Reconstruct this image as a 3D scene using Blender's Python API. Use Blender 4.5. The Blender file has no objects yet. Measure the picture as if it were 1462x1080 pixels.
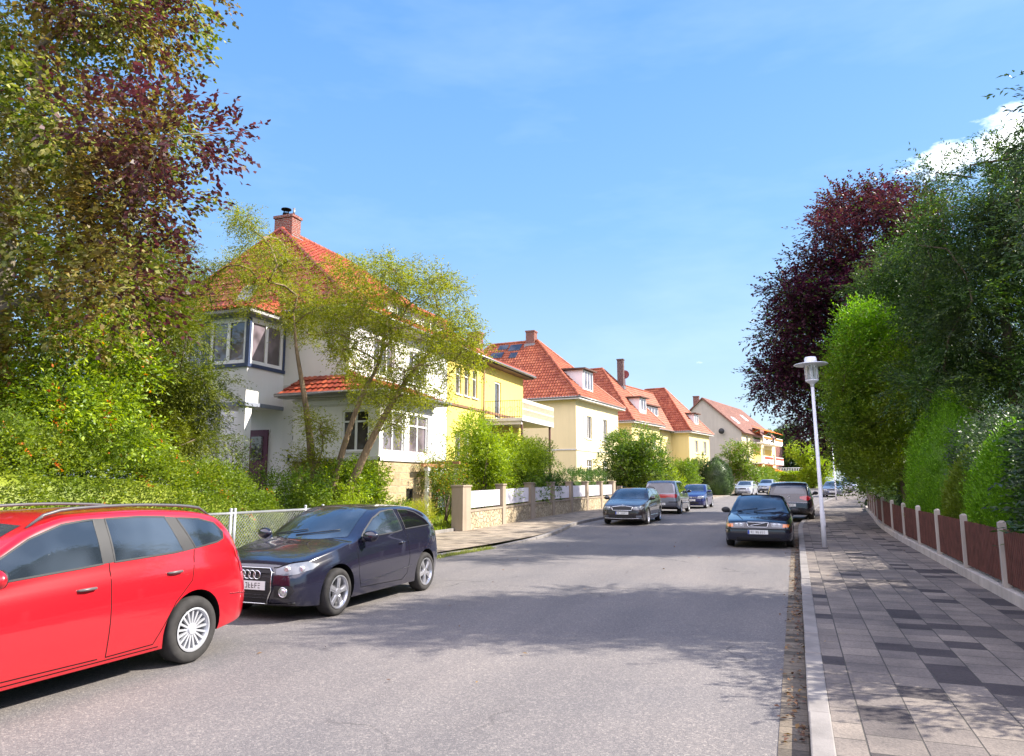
import bpy, bmesh, math, random
import numpy as np
from mathutils import Vector, Matrix
from mathutils.bvhtree import BVHTree
R = math.radians
S = bpy.context.scene
COL = S.collection
rnd = random.Random(7)

# ---------------------------------------------------------------- mesh helper
class MB:
    def __init__(s): s.v=[]; s.f=[]; s.m=[]; s.sm=[]
    def face(s, pts, m=0, sm=False):
        n=len(s.v); s.v.extend([tuple(p) for p in pts]); s.f.append(tuple(range(n,n+len(pts)))); s.m.append(m); s.sm.append(sm)
    def hexa(s, p, m=0):   # p: 8 points, bottom 4 ccw from above, top 4
        n=len(s.v); s.v.extend([tuple(q) for q in p])
        for f in ((3,2,1,0),(4,5,6,7),(0,1,5,4),(1,2,6,5),(2,3,7,6),(3,0,4,7)):
            s.f.append(tuple(n+i for i in f)); s.m.append(m); s.sm.append(False)
    def box(s, x0,x1,y0,y1,z0,z1, m=0):
        s.hexa([(x0,y0,z0),(x1,y0,z0),(x1,y1,z0),(x0,y1,z0),(x0,y0,z1),(x1,y0,z1),(x1,y1,z1),(x0,y1,z1)], m)
    def grid(s, rows, m=0, sm=True, closed=False):
        n=len(s.v); w=len(rows[0])
        for r in rows: s.v.extend([tuple(p) for p in r])
        for i in range(len(rows)-1):
            for j in range(w if closed else w-1):
                k=(j+1)%w
                s.f.append((n+i*w+j, n+i*w+k, n+(i+1)*w+k, n+(i+1)*w+j)); s.m.append(m); s.sm.append(sm)
        return n
    def tube(s, pts, rad, n=8, m=0, cap=True, sm=True):
        pts=[Vector(p) for p in pts]
        if not hasattr(rad,'__len__'): rad=[rad]*len(pts)
        rows=[]; up=Vector((0,0,1)); prev=None
        for i,p in enumerate(pts):
            d=(pts[min(i+1,len(pts)-1)]-pts[max(i-1,0)]).normalized()
            if prev is None:
                a=up if abs(d.z)<.9 else Vector((1,0,0)); x=d.cross(a).normalized()
            else: x=(prev-d*prev.dot(d)).normalized()
            prev=x; y=d.cross(x)
            rows.append([p+(x*math.cos(2*math.pi*k/n)+y*math.sin(2*math.pi*k/n))*rad[i] for k in range(n)])
        b=s.grid(rows,m,sm,True)
        if cap:
            s.f.append(tuple(b+k for k in range(n))[::-1]); s.m.append(m); s.sm.append(False)
            e=b+(len(rows)-1)*n; s.f.append(tuple(e+k for k in range(n))); s.m.append(m); s.sm.append(False)
    def lathe(s, prof, c=(0,0,0), ax='z', n=24, m=0, sm=True):  # prof: (r,h)
        rows=[]
        for r,h in prof:
            row=[]
            for k in range(n):
                a=2*math.pi*k/n; u,v=r*math.cos(a),r*math.sin(a)
                if ax=='z': p=(c[0]+u,c[1]+v,c[2]+h)
                elif ax=='y': p=(c[0]+u,c[1]+h,c[2]+v)
                else: p=(c[0]+h,c[1]+u,c[2]+v)
                row.append(p)
            rows.append(row)
        s.grid(rows,m,sm,True)
    def ell(s, c, r, m=0, nu=16, nv=10, jit=0):
        rows=[]
        for i in range(nv+1):
            t=math.pi*i/nv
            rows.append([(c[0]+r[0]*math.sin(t)*math.cos(2*math.pi*k/nu), c[1]+r[1]*math.sin(t)*math.sin(2*math.pi*k/nu), c[2]-r[2]*math.cos(t)) for k in range(nu)])
        s.grid(rows,m,True,True)
    def build(s, name, mats, parent=None, bevel=0, uv=True, sharp=None):
        me=bpy.data.meshes.new(name); me.from_pydata(s.v,[],s.f)
        if not isinstance(mats,(list,tuple)): mats=[mats]
        for m in mats: me.materials.append(m)
        me.polygons.foreach_set('material_index', s.m); me.polygons.foreach_set('use_smooth', s.sm)
        if uv: box_uv(me)
        o=bpy.data.objects.new(name,me); COL.objects.link(o)
        if bevel:
            b=o.modifiers.new('b','BEVEL'); b.width=bevel; b.segments=2; b.limit_method='ANGLE'; b.angle_limit=R(50)
        if sharp is not None: me.set_sharp_from_angle(angle=R(sharp))
        adopt(o,parent)
        return o
def box_uv(me):
    n=len(me.loops)
    if n==0: return
    vi=np.empty(n,np.int32); me.loops.foreach_get('vertex_index',vi)
    co=np.empty(len(me.vertices)*3,np.float32); me.vertices.foreach_get('co',co); co=co.reshape(-1,3)[vi]
    pn=np.empty(len(me.polygons)*3,np.float32); me.polygons.foreach_get('normal',pn); pn=pn.reshape(-1,3)
    lt=np.empty(len(me.polygons),np.int32); me.polygons.foreach_get('loop_total',lt); nn=np.repeat(pn,lt,axis=0)
    h=np.hypot(nn[:,0],nn[:,1])+1e-9; tx=-nn[:,1]/h; ty=nn[:,0]/h
    flat=np.abs(nn[:,2])>.8
    u=np.where(flat,co[:,0],co[:,0]*tx+co[:,1]*ty); v=np.where(flat,co[:,1],co[:,2])
    l=me.uv_layers.new(name='UVMap'); l.data.foreach_set('uv',np.stack([u,v],1).ravel().astype(np.float32))
def adopt(o,parent):
    if parent is not None:
        o.parent=parent
        if parent.type=='EMPTY' and not parent.get('_local'):
            o.matrix_parent_inverse=Matrix.Translation(-parent.location)
def thing(name,label,cat,loc=(0,0,0),group=None,local=False):
    e=bpy.data.objects.new(name,None); e.location=loc; e.empty_display_size=.3; COL.objects.link(e)
    e['label']=label; e['category']=cat
    if group: e['group']=group
    if local: e['_local']=1
    return e
def tag(o,label,cat,group=None,kind=None):
    o['label']=label; o['category']=cat
    if group: o['group']=group
    if kind: o['kind']=kind
    return o
def struct(o): o['kind']='structure'; return o
class Fr:   # wall frame: u runs left to right as seen from outside, n points outward
    def __init__(s,ox,oy,ang): s.o=(ox,oy); a=R(ang); s.u=(math.cos(a),math.sin(a)); s.n=(s.u[1],-s.u[0]); s.ang=ang
    def p(s,a,b,z): return (s.o[0]+s.u[0]*a+s.n[0]*b, s.o[1]+s.u[1]*a+s.n[1]*b, z)
    def box(s,mb,a0,a1,b0,b1,z0,z1,m=0):
        mb.hexa([s.p(a0,b1,z0),s.p(a1,b1,z0),s.p(a1,b0,z0),s.p(a0,b0,z0),s.p(a0,b1,z1),s.p(a1,b1,z1),s.p(a1,b0,z1),s.p(a0,b0,z1)],m)
def smooth_interp(pts):
    xs=[p[0] for p in pts]; ys=[p[1] for p in pts]; n=len(xs)
    d=[(ys[i+1]-ys[i])/(xs[i+1]-xs[i]) for i in range(n-1)]
    m=[d[0]]+[0 if d[i-1]*d[i]<=0 else 2*d[i-1]*d[i]/(d[i-1]+d[i]) for i in range(1,n-1)]+[d[-1]]
    def f(x):
        if x<=xs[0]: return ys[0]
        if x>=xs[-1]: return ys[-1]
        i=0
        while x>xs[i+1]: i+=1
        h=xs[i+1]-xs[i]; t=(x-xs[i])/h
        return (2*t**3-3*t*t+1)*ys[i]+(t**3-2*t*t+t)*h*m[i]+(-2*t**3+3*t*t)*ys[i+1]+(t**3-t*t)*h*m[i+1]
    return f

# ---------------------------------------------------------------- materials
MC={}
def nt(name):
    m=bpy.data.materials.new(name); m.use_nodes=True; t=m.node_tree; t.nodes.clear()
    o=t.nodes.new('ShaderNodeOutputMaterial'); return m,t,o
def N(t,ty,**k):
    n=t.nodes.new(ty)
    for a,b in k.items():
        if a.startswith('i_'):
            n.inputs[a[2:].replace('_',' ')].default_value=b
        else: setattr(n,a,b)
    return n
def L(t,a,b): t.links.new(a,b)
def c4(c): return (c[0],c[1],c[2],1)
def noise(t,vec,scale,detail=4,rough=.6):
    n=N(t,'ShaderNodeTexNoise'); n.inputs['Scale'].default_value=scale; n.inputs['Detail'].default_value=detail; n.inputs['Roughness'].default_value=rough
    L(t,vec,n.inputs['Vector']); return n.outputs['Fac']
def ramp(t,fac,stops):
    r=N(t,'ShaderNodeValToRGB'); e=r.color_ramp.elements
    while len(e)<len(stops): e.new(.5)
    for i,(p,c) in enumerate(stops): e[i].position=p; e[i].color=c4(c) if len(c)==3 else c
    L(t,fac,r.inputs[0]); return r.outputs[0]
def mix(t,fac,a,b,mode='MIX'):
    n=N(t,'ShaderNodeMix',data_type='RGBA',blend_type=mode)
    for s,v in ((0,fac),(6,a),(7,b)):
        if hasattr(v,'is_linked') or hasattr(v,'links'): L(t,v,n.inputs[s])
        else: n.inputs[s].default_value=v if s==0 else c4(v)
    return n.outputs[2]
def pbsdf(t,o,col,rough=.6,spec=.5,metal=0,coat=0,bump=None,bd=.01,bs=.5):
    p=N(t,'ShaderNodeBsdfPrincipled')
    if hasattr(col,'links'): L(t,col,p.inputs['Base Color'])
    else: p.inputs['Base Color'].default_value=c4(col)
    if hasattr(rough,'links'): L(t,rough,p.inputs['Roughness'])
    else: p.inputs['Roughness'].default_value=rough
    p.inputs['Specular IOR Level'].default_value=spec; p.inputs['Metallic'].default_value=metal; p.inputs['Coat Weight'].default_value=coat; p.inputs['Coat Roughness'].default_value=.02
    if bump is not None:
        b=N(t,'ShaderNodeBump'); b.inputs['Distance'].default_value=bd; b.inputs['Strength'].default_value=bs
        L(t,bump,b.inputs['Height']); L(t,b.outputs[0],p.inputs['Normal'])
    if o: L(t,p.outputs[0],o.inputs[0])
    return p
def coord(t,kind='Object'):
    return N(t,'ShaderNodeTexCoord').outputs[kind]
def mapping(t,vec,scale=(1,1,1),rot=(0,0,0),loc=(0,0,0)):
    m=N(t,'ShaderNodeMapping'); m.inputs['Scale'].default_value=scale; m.inputs['Rotation'].default_value=rot; m.inputs['Location'].default_value=loc
    L(t,vec,m.inputs['Vector']); return m.outputs[0]

def plain(name,col,rough=.6,spec=.5,metal=0,coat=0,var=.12,ns=6,bump=0,bd=.004):
    if name in MC: return MC[name]
    m,t,o=nt(name); c=coord(t); f=noise(t,c,ns)
    a=tuple(x*(1-var) for x in col); b=tuple(min(1,x*(1+var)) for x in col)
    cc=ramp(t,f,[(.3,a),(.7,b)])
    bf=noise(t,c,ns*14) if bump else None
    pbsdf(t,o,cc,rough,spec,metal,coat,bf,bd,bump); MC[name]=m; return m
def stucco(name,col,dirt=.12):
    if name in MC: return MC[name]
    m,t,o=nt(name); c=coord(t)
    big=noise(t,c,.5,5); st=noise(t,mapping(t,c,(2.2,2.2,.25)),1.2,5)
    a=tuple(x*(1-dirt) for x in col)
    cc=mix(t,.5,ramp(t,big,[(.35,a),(.65,col)]),ramp(t,st,[(.35,tuple(x*(1-dirt*1.4) for x in col)),(.6,col)]))
    pbsdf(t,o,cc,.9,.2,0,0,noise(t,c,60,3),.006,.5); MC[name]=m; return m
def tile_mat(name,c1,c2,c3):
    if name in MC: return MC[name]
    m,t,o=nt(name); c=coord(t); g=N(t,'ShaderNodeNewGeometry')
    col=ramp(t,g.outputs['Random Per Island'],[(0,c1),(.5,c2),(1,c3)])
    d=ramp(t,noise(t,c,1.1,5),[(.42,(1,1,1)),(.75,(.55,.5,.5))])
    col=mix(t,.55,col,mix(t,1.0,col,d,'MULTIPLY'))
    pbsdf(t,o,col,.55,.45,0,0,noise(t,c,40,3),.004,.4); MC[name]=m; return m
def stone_mat(name,c1,c2,mortar,w=.42,h=.24,rubble=False):
    if name in MC: return MC[name]
    m,t,o=nt(name); u=coord(t,'UV'); 
    nz=N(t,'ShaderNodeTexNoise'); nz.inputs['Scale'].default_value=3.; L(t,u,nz.inputs['Vector'])
    mx=N(t,'ShaderNodeVectorMath',operation='MULTIPLY_ADD'); L(t,nz.outputs['Color'],mx.inputs[0]); mx.inputs[1].default_value=(.09,.09,0); L(t,u,mx.inputs[2])
    if rubble:
        vo=N(t,'ShaderNodeTexVoronoi',feature='DISTANCE_TO_EDGE'); vo.inputs['Scale'].default_value=1/h; L(t,mx.outputs[0],vo.inputs['Vector'])
        v2=N(t,'ShaderNodeTexVoronoi'); v2.inputs['Scale'].default_value=1/h; L(t,mx.outputs[0],v2.inputs['Vector'])
        sep=N(t,'ShaderNodeSeparateColor'); L(t,v2.outputs['Color'],sep.inputs[0])
        base=ramp(t,sep.outputs[0],[(0,c1),(1,c2)])
        ed=ramp(t,vo.outputs['Distance'],[(.0,(0,0,0)),(.10,(1,1,1))])
        col=mix(t,ed,mortar,base); hgt=ed
    else:
        b=N(t,'ShaderNodeTexBrick'); b.inputs['Scale'].default_value=1; b.inputs['Brick Width'].default_value=w; b.inputs['Row Height'].default_value=h; b.inputs['Mortar Size'].default_value=.014; b.inputs['Mortar Smooth'].default_value=.4
        b.inputs['Color1'].default_value=c4(c1); b.inputs['Color2'].default_value=c4(c2); b.inputs['Mortar'].default_value=c4(mortar); b.squash=1.4; b.squash_frequency=3
        L(t,mx.outputs[0],b.inputs['Vector']); col=b.outputs['Color']; hgt=b.outputs['Fac']
        inv=N(t,'ShaderNodeMath',operation='SUBTRACT'); inv.inputs[0].default_value=1; L(t,hgt,inv.inputs[1]); hgt=inv.outputs[0]
    n2=noise(t,u,9,6); col=mix(t,.6,col,ramp(t,n2,[(.3,(.55,.5,.45)),(.7,(1.15,1.1,1.05))]),'MULTIPLY')
    ad=N(t,'ShaderNodeMath',operation='MULTIPLY_ADD'); L(t,n2,ad.inputs[0]); ad.inputs[1].default_value=.8; L(t,hgt,ad.inputs[2])
    pbsdf(t,o,col,.9,.2,0,0,ad.outputs[0],.03,.8); MC[name]=m; return m
def brick_mat(name,c1,c2,mortar=(.35,.32,.3)): return stone_mat(name,c1,c2,mortar,.24,.075)
def leaf_mat(name,c1,c2,c3=None,patch=None,trans=.35,rough=.45,spec=.35,ps=.6):
    if name in MC: return MC[name]
    m,t,o=nt(name); g=N(t,'ShaderNodeNewGeometry'); c=coord(t)
    st=[(0,c1),(1,c2)] if c3 is None else [(0,c1),(.62,c2),(1,c3)]
    col=ramp(t,g.outputs['Random Per Island'],st)
    if patch is not None:
        f=ramp(t,noise(t,c,ps,3),[(.45,(0,0,0)),(.6,(1,1,1))]); col=mix(t,f,col,mix(t,.75,col,patch))
    p=pbsdf(t,None,col,rough,spec); tr=N(t,'ShaderNodeBsdfTranslucent')
    hs=N(t,'ShaderNodeHueSaturation'); hs.inputs['Saturation'].default_value=1.15; hs.inputs['Value'].default_value=1.6; L(t,col,hs.inputs['Color']); L(t,hs.outputs[0],tr.inputs['Color'])
    mx=N(t,'ShaderNodeMixShader'); mx.inputs[0].default_value=trans; L(t,p.outputs[0],mx.inputs[1]); L(t,tr.outputs[0],mx.inputs[2]); L(t,mx.outputs[0],o.inputs[0])
    MC[name]=m; return m
def paint(name,col,rough=.28,metal=0.0,coat=1,flake=0):
    dust=.10 if max(col)>.1 and col[0]<2*col[1] else .02
    if name in MC: return MC[name]
    m,t,o=nt(name); c=coord(t); d=noise(t,c,1.7,5); z=N(t,'ShaderNodeSeparateXYZ'); L(t,c,z.inputs[0])
    # thin road dust, a little more of it low on the body
    dz=N(t,'ShaderNodeMapRange'); dz.inputs[1].default_value=.15; dz.inputs[2].default_value=.75; dz.inputs[3].default_value=dust; dz.inputs[4].default_value=.0; L(t,z.outputs[2],dz.inputs[0])
    mu=N(t,'ShaderNodeMath',operation='MULTIPLY'); L(t,dz.outputs[0],mu.inputs[0]); L(t,d,mu.inputs[1])
    cc=mix(t,mu.outputs[0],col,(.3,.27,.23))
    pbsdf(t,o,cc,rough,.5,metal,coat); MC[name]=m; return m
def bark(name,col=(.13,.10,.075)):
    if name in MC: return MC[name]
    m,t,o=nt(name); c=mapping(t,coord(t),(7,7,1.5)); f=noise(t,c,3,6,.7)
    cc=ramp(t,f,[(.3,tuple(x*.45 for x in col)),(.7,tuple(x*1.5 for x in col))])
    pbsdf(t,o,cc,.9,.15,0,0,f,.02,.8); MC[name]=m; return m
def glass_mat(name,tint=(.03,.04,.05),rough=.03,refl=.5,var=True):
    if name in MC: return MC[name]
    m,t,o=nt(name); c=coord(t)
    cc=ramp(t,noise(t,c,1.2,2),[(.4,tint),(.62,tuple(min(1,x*2.6+.01) for x in tint))]) if var else tint
    pbsdf(t,o,cc,rough,refl,0,1,noise(t,c,.9,1),.02,.15 if var else .04); MC[name]=m; return m
# world positions of leaf clumps, in decimetres
C_WIL='-106,189,77 -119,204,85 -83,179,65 -129,180,79 -100,194,59 -109,186,35 -95,182,50 -205,199,91 -147,191,88 -109,185,51 -149,198,66 -132,189,71 -86,188,56 -110,202,44 -108,190,43 -118,174,64 -130,184,64 -119,188,56 -111,174,69 -183,196,86 -140,188,76 -87,179,58 -111,173,41 -97,180,58 -120,192,70 -207,205,88 -100,201,77 -103,181,65 -109,185,61 -158,195,88 -116,189,76 -187,206,84 -98,179,69 -123,204,43 -108,180,61 -164,201,84 -100,200,45 -163,181,93 -100,203,60 -191,186,86 -147,175,78 -143,183,76 -131,192,59 -93,176,69 -101,178,48 -136,184,70 -150,193,73 -92,194,76 -100,196,71 -115,201,59 -121,181,82 -139,197,89 -95,178,63 -168,203,97 -115,176,66 -103,191,43 -171,199,98 -127,189,76 -103,189,50 -98,188,60 -97,184,54 -117,195,71 -117,179,79 -88,183,52 -106,193,83 -103,176,71 -171,174,85 -114,193,43 -81,180,50 -118,174,59 -144,179,68 -96,195,67 -115,197,48 -100,177,74 -127,173,68 -122,196,68 -79,178,56 -110,175,58 -127,201,88 -91,178,61 -117,178,58 -156,199,70 -180,186,77 -119,181,75 -176,181,82 -136,198,86 -126,205,38 -94,181,76 -160,185,84 -171,191,89 -166,190,83 -121,186,68 -164,203,86 -190,194,81 -137,201,62 -171,200,94 -113,180,62 -154,191,90 -158,181,74 -156,205,73 -189,203,98 -103,199,71 -92,191,63 -130,192,55 -88,173,52 -101,191,77 -201,201,86 -98,173,36 -132,202,55 -118,187,52 -130,184,58 -193,193,91 -102,181,45 -100,204,62 -88,177,46 -173,189,77 -106,195,55 -142,173,86 -92,190,59 -126,189,65 -170,178,84 -133,199,52 -81,178,54 -159,193,89 -148,198,75 -101,177,61 -138,200,79 -128,204,53 -161,177,86 -125,175,61 -153,188,95 -101,172,76 -118,198,54 -130,190,70 -155,206,86 -120,195,47 -149,177,91 -105,176,56 -106,174,78 -163,203,80 -111,203,52 -96,193,78 -119,200,78 -115,179,72 -87,190,63 -101,173,33 -131,201,48 -130,181,70 -92,184,76 -127,180,68'
C_WIL2='-169,183,106 -156,178,96 -160,181,98 -163,179,100 -157,175,100'
C_WIL3='-134,179,37 -128,177,33 -135,178,24 -134,180,18 -130,180,23 -127,177,31 -128,178,35 -136,180,23 -130,182,23'
C_BEE='-208,101,172 -224,101,184 -144,108,137 -172,87,138 -224,122,39 -230,112,148 -137,111,160 -126,91,82 -218,127,200 -114,96,78 -141,124,90 -123,102,87 -133,90,93 -147,84,45 -207,95,80 -153,98,96 -199,112,160 -226,118,142 -226,125,106 -214,93,175 -119,93,69 -197,104,158 -268,125,85 -207,119,32 -134,96,46 -178,89,100 -282,120,197 -157,87,116 -180,85,156 -176,89,67 -209,94,101 -152,102,54 -163,84,99 -218,125,165 -183,92,134 -163,89,40 -224,109,38 -136,120,75 -113,86,80 -131,114,120 -149,121,79 -175,115,78 -226,128,40 -258,128,33 -185,125,197 -221,114,31 -184,127,68 -149,121,167 -134,83,78 -232,105,93 -104,89,66 -181,107,59 -261,122,57 -214,100,97 -121,93,108 -256,112,195 -187,91,40 -162,124,164 -226,106,173 -207,116,102 -255,108,151 -164,105,65 -278,123,181 -190,112,61 -132,97,73 -144,124,135 -197,99,58 -126,86,128 -178,91,50 -128,110,111 -151,86,70 -146,91,32 -139,96,112 -126,110,144 -200,127,100 -235,114,86 -129,93,110 -222,125,93 -210,121,132 -230,115,106 -189,128,137 -129,85,125 -109,97,70 -134,108,67 -121,107,124 -183,84,150 -164,85,141 -136,125,136 -150,113,63 -153,115,90 -204,105,49 -122,101,111 -224,124,213 -187,89,30 -201,105,95 -170,122,162 -202,122,51 -175,112,170 -182,123,153 -189,129,108 -220,116,193 -172,85,132 -174,122,176 -182,84,58 -169,99,151 -159,102,168 -140,115,129 -183,102,60 -160,95,162 -177,129,189 -233,130,130 -260,122,176 -126,86,62 -146,116,152 -195,91,57 -134,90,102 -234,128,35 -199,89,142 -123,89,143 -192,99,80 -217,127,78 -264,129,159 -222,117,56 -94,84,74 -179,101,65 -221,104,128 -172,96,154 -181,112,158 -169,117,87 -274,120,137 -183,97,106 -176,128,102 -153,100,86 -218,111,45 -148,120,172 -189,96,101 -280,123,120 -276,126,143 -226,128,54 -161,126,159 -189,102,97 -177,95,119 -131,102,83 -201,128,174 -139,104,60 -174,92,120 -165,100,126 -181,84,149 -176,82,40 -238,120,201 -129,98,80 -142,82,60 -163,101,61 -202,92,115 -206,88,130 -148,124,172 -158,116,112 -130,91,119 -152,99,40 -138,105,55 -120,89,109 -176,119,79 -210,118,110 -121,94,63 -170,113,155 -240,121,212 -115,95,74 -122,93,66 -148,111,168 -176,93,52 -172,116,91 -193,101,102 -232,113,51 -148,100,43 -176,113,146 -211,124,103 -251,128,68 -150,108,112 -108,91,49 -152,90,74 -180,128,169 -276,117,184 -196,115,39 -132,105,49 -196,103,140 -138,106,164 -170,99,114 -272,129,134 -159,127,70 -259,122,88 -246,106,130 -244,102,178 -116,90,55 -219,94,128 -206,111,188 -112,96,59 -171,126,75 -204,118,104 -192,113,115 -153,125,64 -191,90,95 -167,89,75 -150,86,103 -180,99,118 -178,127,97 -144,88,68 -164,89,50 -178,85,138 -127,89,87 -128,111,93 -237,109,105 -128,92,115 -231,114,73 -190,93,85 -209,129,129'
C_BTIP='-128,110,93 -119,104,89 -108,102,85 -123,109,94 -124,110,96 -104,107,87 -113,103,91 -124,107,93 -120,109,93'
C_YEW='-156,155,34 -175,166,60 -164,147,37 -153,153,40 -155,144,42 -156,147,34 -194,168,89 -142,140,54 -173,148,46 -171,160,69 -188,157,31 -167,142,54 -190,164,33 -145,148,45 -160,141,59 -159,154,30 -176,147,39 -157,146,62 -159,146,27 -179,173,26 -167,149,48 -188,168,60 -180,174,69 -186,161,27 -185,161,82 -174,161,81 -180,172,30 -181,154,27 -194,162,36 -158,143,81 -192,167,91 -145,150,41 -169,156,58 -180,152,51 -168,162,42 -186,171,43 -168,165,45 -157,137,74 -152,138,32 -171,151,76 -172,161,52 -157,141,66 -140,142,28 -162,141,68 -201,167,51 -194,169,87 -181,164,85 -172,161,41 -194,171,56 -179,165,25 -144,140,46 -163,153,82 -171,160,48 -179,155,47 -152,146,32 -177,158,65 -190,157,61 -153,142,30 -181,153,67 -180,151,46 -167,151,70 -170,151,41 -177,155,65 -173,150,37 -174,157,76 -188,155,54 -191,169,26 -152,146,43 -208,174,70 -160,151,65 -166,145,32 -179,172,34 -183,167,48 -143,136,25 -206,169,47'
C_ROW='-141,111,50 -136,98,47 -135,99,23 -184,123,33 -161,124,41 -164,104,22 -144,100,23 -136,106,30 -128,97,47 -156,109,32 -117,104,26 -139,112,26 -133,116,42 -130,97,28 -152,125,31 -156,99,25 -180,121,42 -176,111,38 -136,121,24 -163,116,34 -141,99,38 -132,98,34 -176,111,19 -147,96,32 -168,118,50 -137,105,25 -184,125,25 -134,111,44 -159,108,28 -151,120,21 -192,122,31 -129,109,26 -163,117,40 -181,119,21 -175,115,24 -141,108,20 -148,106,48 -146,108,32 -126,96,32 -130,109,46 -127,105,32 -140,108,26 -141,110,35 -137,111,36 -177,120,35 -158,107,19 -134,101,39 -144,121,52'
C_PUR='-6,363,71 2,399,84 23,373,98 56,377,149 17,391,47 41,418,123 13,402,78 38,410,48 61,373,96 68,424,93 60,389,126 68,428,159 63,403,55 28,362,93 65,422,103 8,391,113 49,372,46 23,418,157 75,428,148 48,371,115 24,394,139 25,411,117 34,432,130 30,448,81 32,388,67 65,438,152 42,447,162 37,400,102 33,367,101 22,423,75 28,424,167 40,357,79 15,364,105 4,426,106 6,407,136 38,429,42 7,374,54 15,435,43 14,413,138 61,444,82 46,412,59 27,381,54 -11,381,70 55,383,126 51,381,96 60,389,109 56,432,145 33,390,56 48,392,60 44,449,69 56,368,58 33,363,71 24,441,56 70,413,160 55,385,77 56,424,61 37,383,122 17,404,130 48,360,141 49,408,106 65,386,145 34,394,86 69,448,81 34,420,135 25,406,39 62,376,121 31,433,70 43,392,152 70,421,126 43,447,170 23,447,93 27,377,142 57,415,121 41,385,48 18,408,125 10,430,88 51,410,70 61,415,111 26,387,80 19,422,102 55,415,144 4,374,49 50,416,94 31,423,110 44,418,42 15,417,93 5,374,73 17,380,74 29,394,87 -2,417,64 56,402,63 50,417,131 27,420,52 66,447,55 2,412,75 0,409,80 8,368,105 5,435,98 0,445,75 27,413,94 8,374,92 42,387,157 -2,431,113 35,400,38 26,439,72 32,421,83 62,409,70 64,397,83 6,407,48 44,397,75 49,407,146 38,383,81 24,386,118 14,421,105 34,400,63 40,367,105 26,408,137 14,403,63 29,384,52 1,411,47 70,436,148 54,441,138 51,415,171 43,444,104 51,389,77 56,403,45 46,427,75 48,415,51 56,355,60 49,436,104 10,376,44 57,437,96 7,361,98 39,442,57 44,405,119 52,436,173 56,439,164 -1,357,108 19,393,36 11,393,70 34,394,134 13,423,122 15,401,106 30,392,160 3,383,102 4,376,112 70,439,114 -1,420,97 12,441,95 70,441,156 48,385,113 26,428,92 -4,427,83 31,358,105 7,359,103 26,414,102 50,361,86 46,392,45 3,447,82 35,369,119 52,422,116 -4,356,86 22,401,130 30,435,132 52,406,153 62,446,150 36,389,98 55,425,80 27,418,166 61,397,133 -3,409,104 10,436,65 10,425,108 30,390,109 53,380,66 20,364,138 26,427,165 8,377,72 54,364,112 37,408,83 32,381,135 -8,376,65 6,359,72 27,406,57 40,443,176 -12,437,68 26,376,41 9,407,128 59,372,63 30,379,72'
C_LIM='26,269,51 25,267,23 27,266,37 24,279,34 23,280,67 37,288,40 26,273,67 22,289,59 20,291,24 18,280,52 16,268,48 31,282,66 19,293,47 17,270,40 27,267,20 22,295,18 19,294,34 20,266,38 23,283,25 27,282,51 23,271,48 35,286,45 21,278,32 23,270,69 36,283,18 22,283,52 35,292,53 33,265,58 26,279,63 35,266,41 28,281,44 30,268,32 32,280,47 21,287,27 39,295,41 23,272,37 21,271,43 22,289,29 34,271,31 20,268,62 34,286,18 31,290,63 23,266,19 29,289,26 21,275,38 17,267,60 30,291,57 31,282,55 26,267,33 30,267,32 27,278,72 24,294,21 17,265,55 24,294,35 33,282,24 33,287,59 26,273,26 28,271,48 31,275,42 24,294,52'
C_DK1='64,258,73 66,236,47 59,241,80 66,230,16 71,248,53 49,252,48 61,235,46 73,278,17 61,228,102 57,275,85 51,251,60 43,272,61 46,249,94 42,271,70 70,272,64 71,268,110 55,242,88 62,234,92 62,262,103 70,253,37 48,228,67 67,245,79 43,258,73 54,263,29 49,255,64 58,250,74 45,250,72 43,253,71 60,275,44 70,262,74 49,264,55 69,271,58 62,278,36 81,279,40 56,238,23 76,252,26 56,257,49 74,262,28 42,252,92 68,251,66 61,264,69 65,249,34 70,265,19 62,238,83 52,269,115 84,267,96 68,273,75 67,245,37 35,231,44 58,249,29 55,230,28 74,246,61 53,246,56 56,238,96 68,269,60 52,236,92 63,237,26 46,264,49 41,253,52 69,270,115 52,271,93 52,260,94 78,263,79 57,255,48 55,269,39 66,266,32 67,241,92 49,273,83 66,271,48 47,248,99 68,233,67 82,265,52 64,270,54 85,268,86 74,241,43 70,270,41 64,269,57 69,273,26 69,237,53 73,249,89 68,242,85 48,233,76 84,275,105 63,229,54 67,276,68 62,235,105 81,258,74 58,248,54 76,271,46 73,258,112 74,262,43 53,250,86 75,250,108 73,248,81 61,251,99 46,237,65 64,265,38 44,265,53 43,238,59 63,273,92 52,243,49 48,246,68 78,279,23 76,273,93 58,233,85 82,272,34 60,267,57 79,259,67 58,273,73 53,236,94 68,253,70 60,247,17 44,254,86 78,274,93 64,233,30 76,260,104 79,279,34 73,242,69 60,251,35 78,279,82 40,251,79 47,251,103 45,232,39 43,245,51 67,246,50'
C_DTIP='40,217,99 40,218,102 40,216,99'+" "+'48,217,99 47,212,100 49,213,100'+" "+'58,213,102 59,218,105 57,216,102 56,217,104'+" "+'38,230,88 37,230,85 35,227,87'
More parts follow.
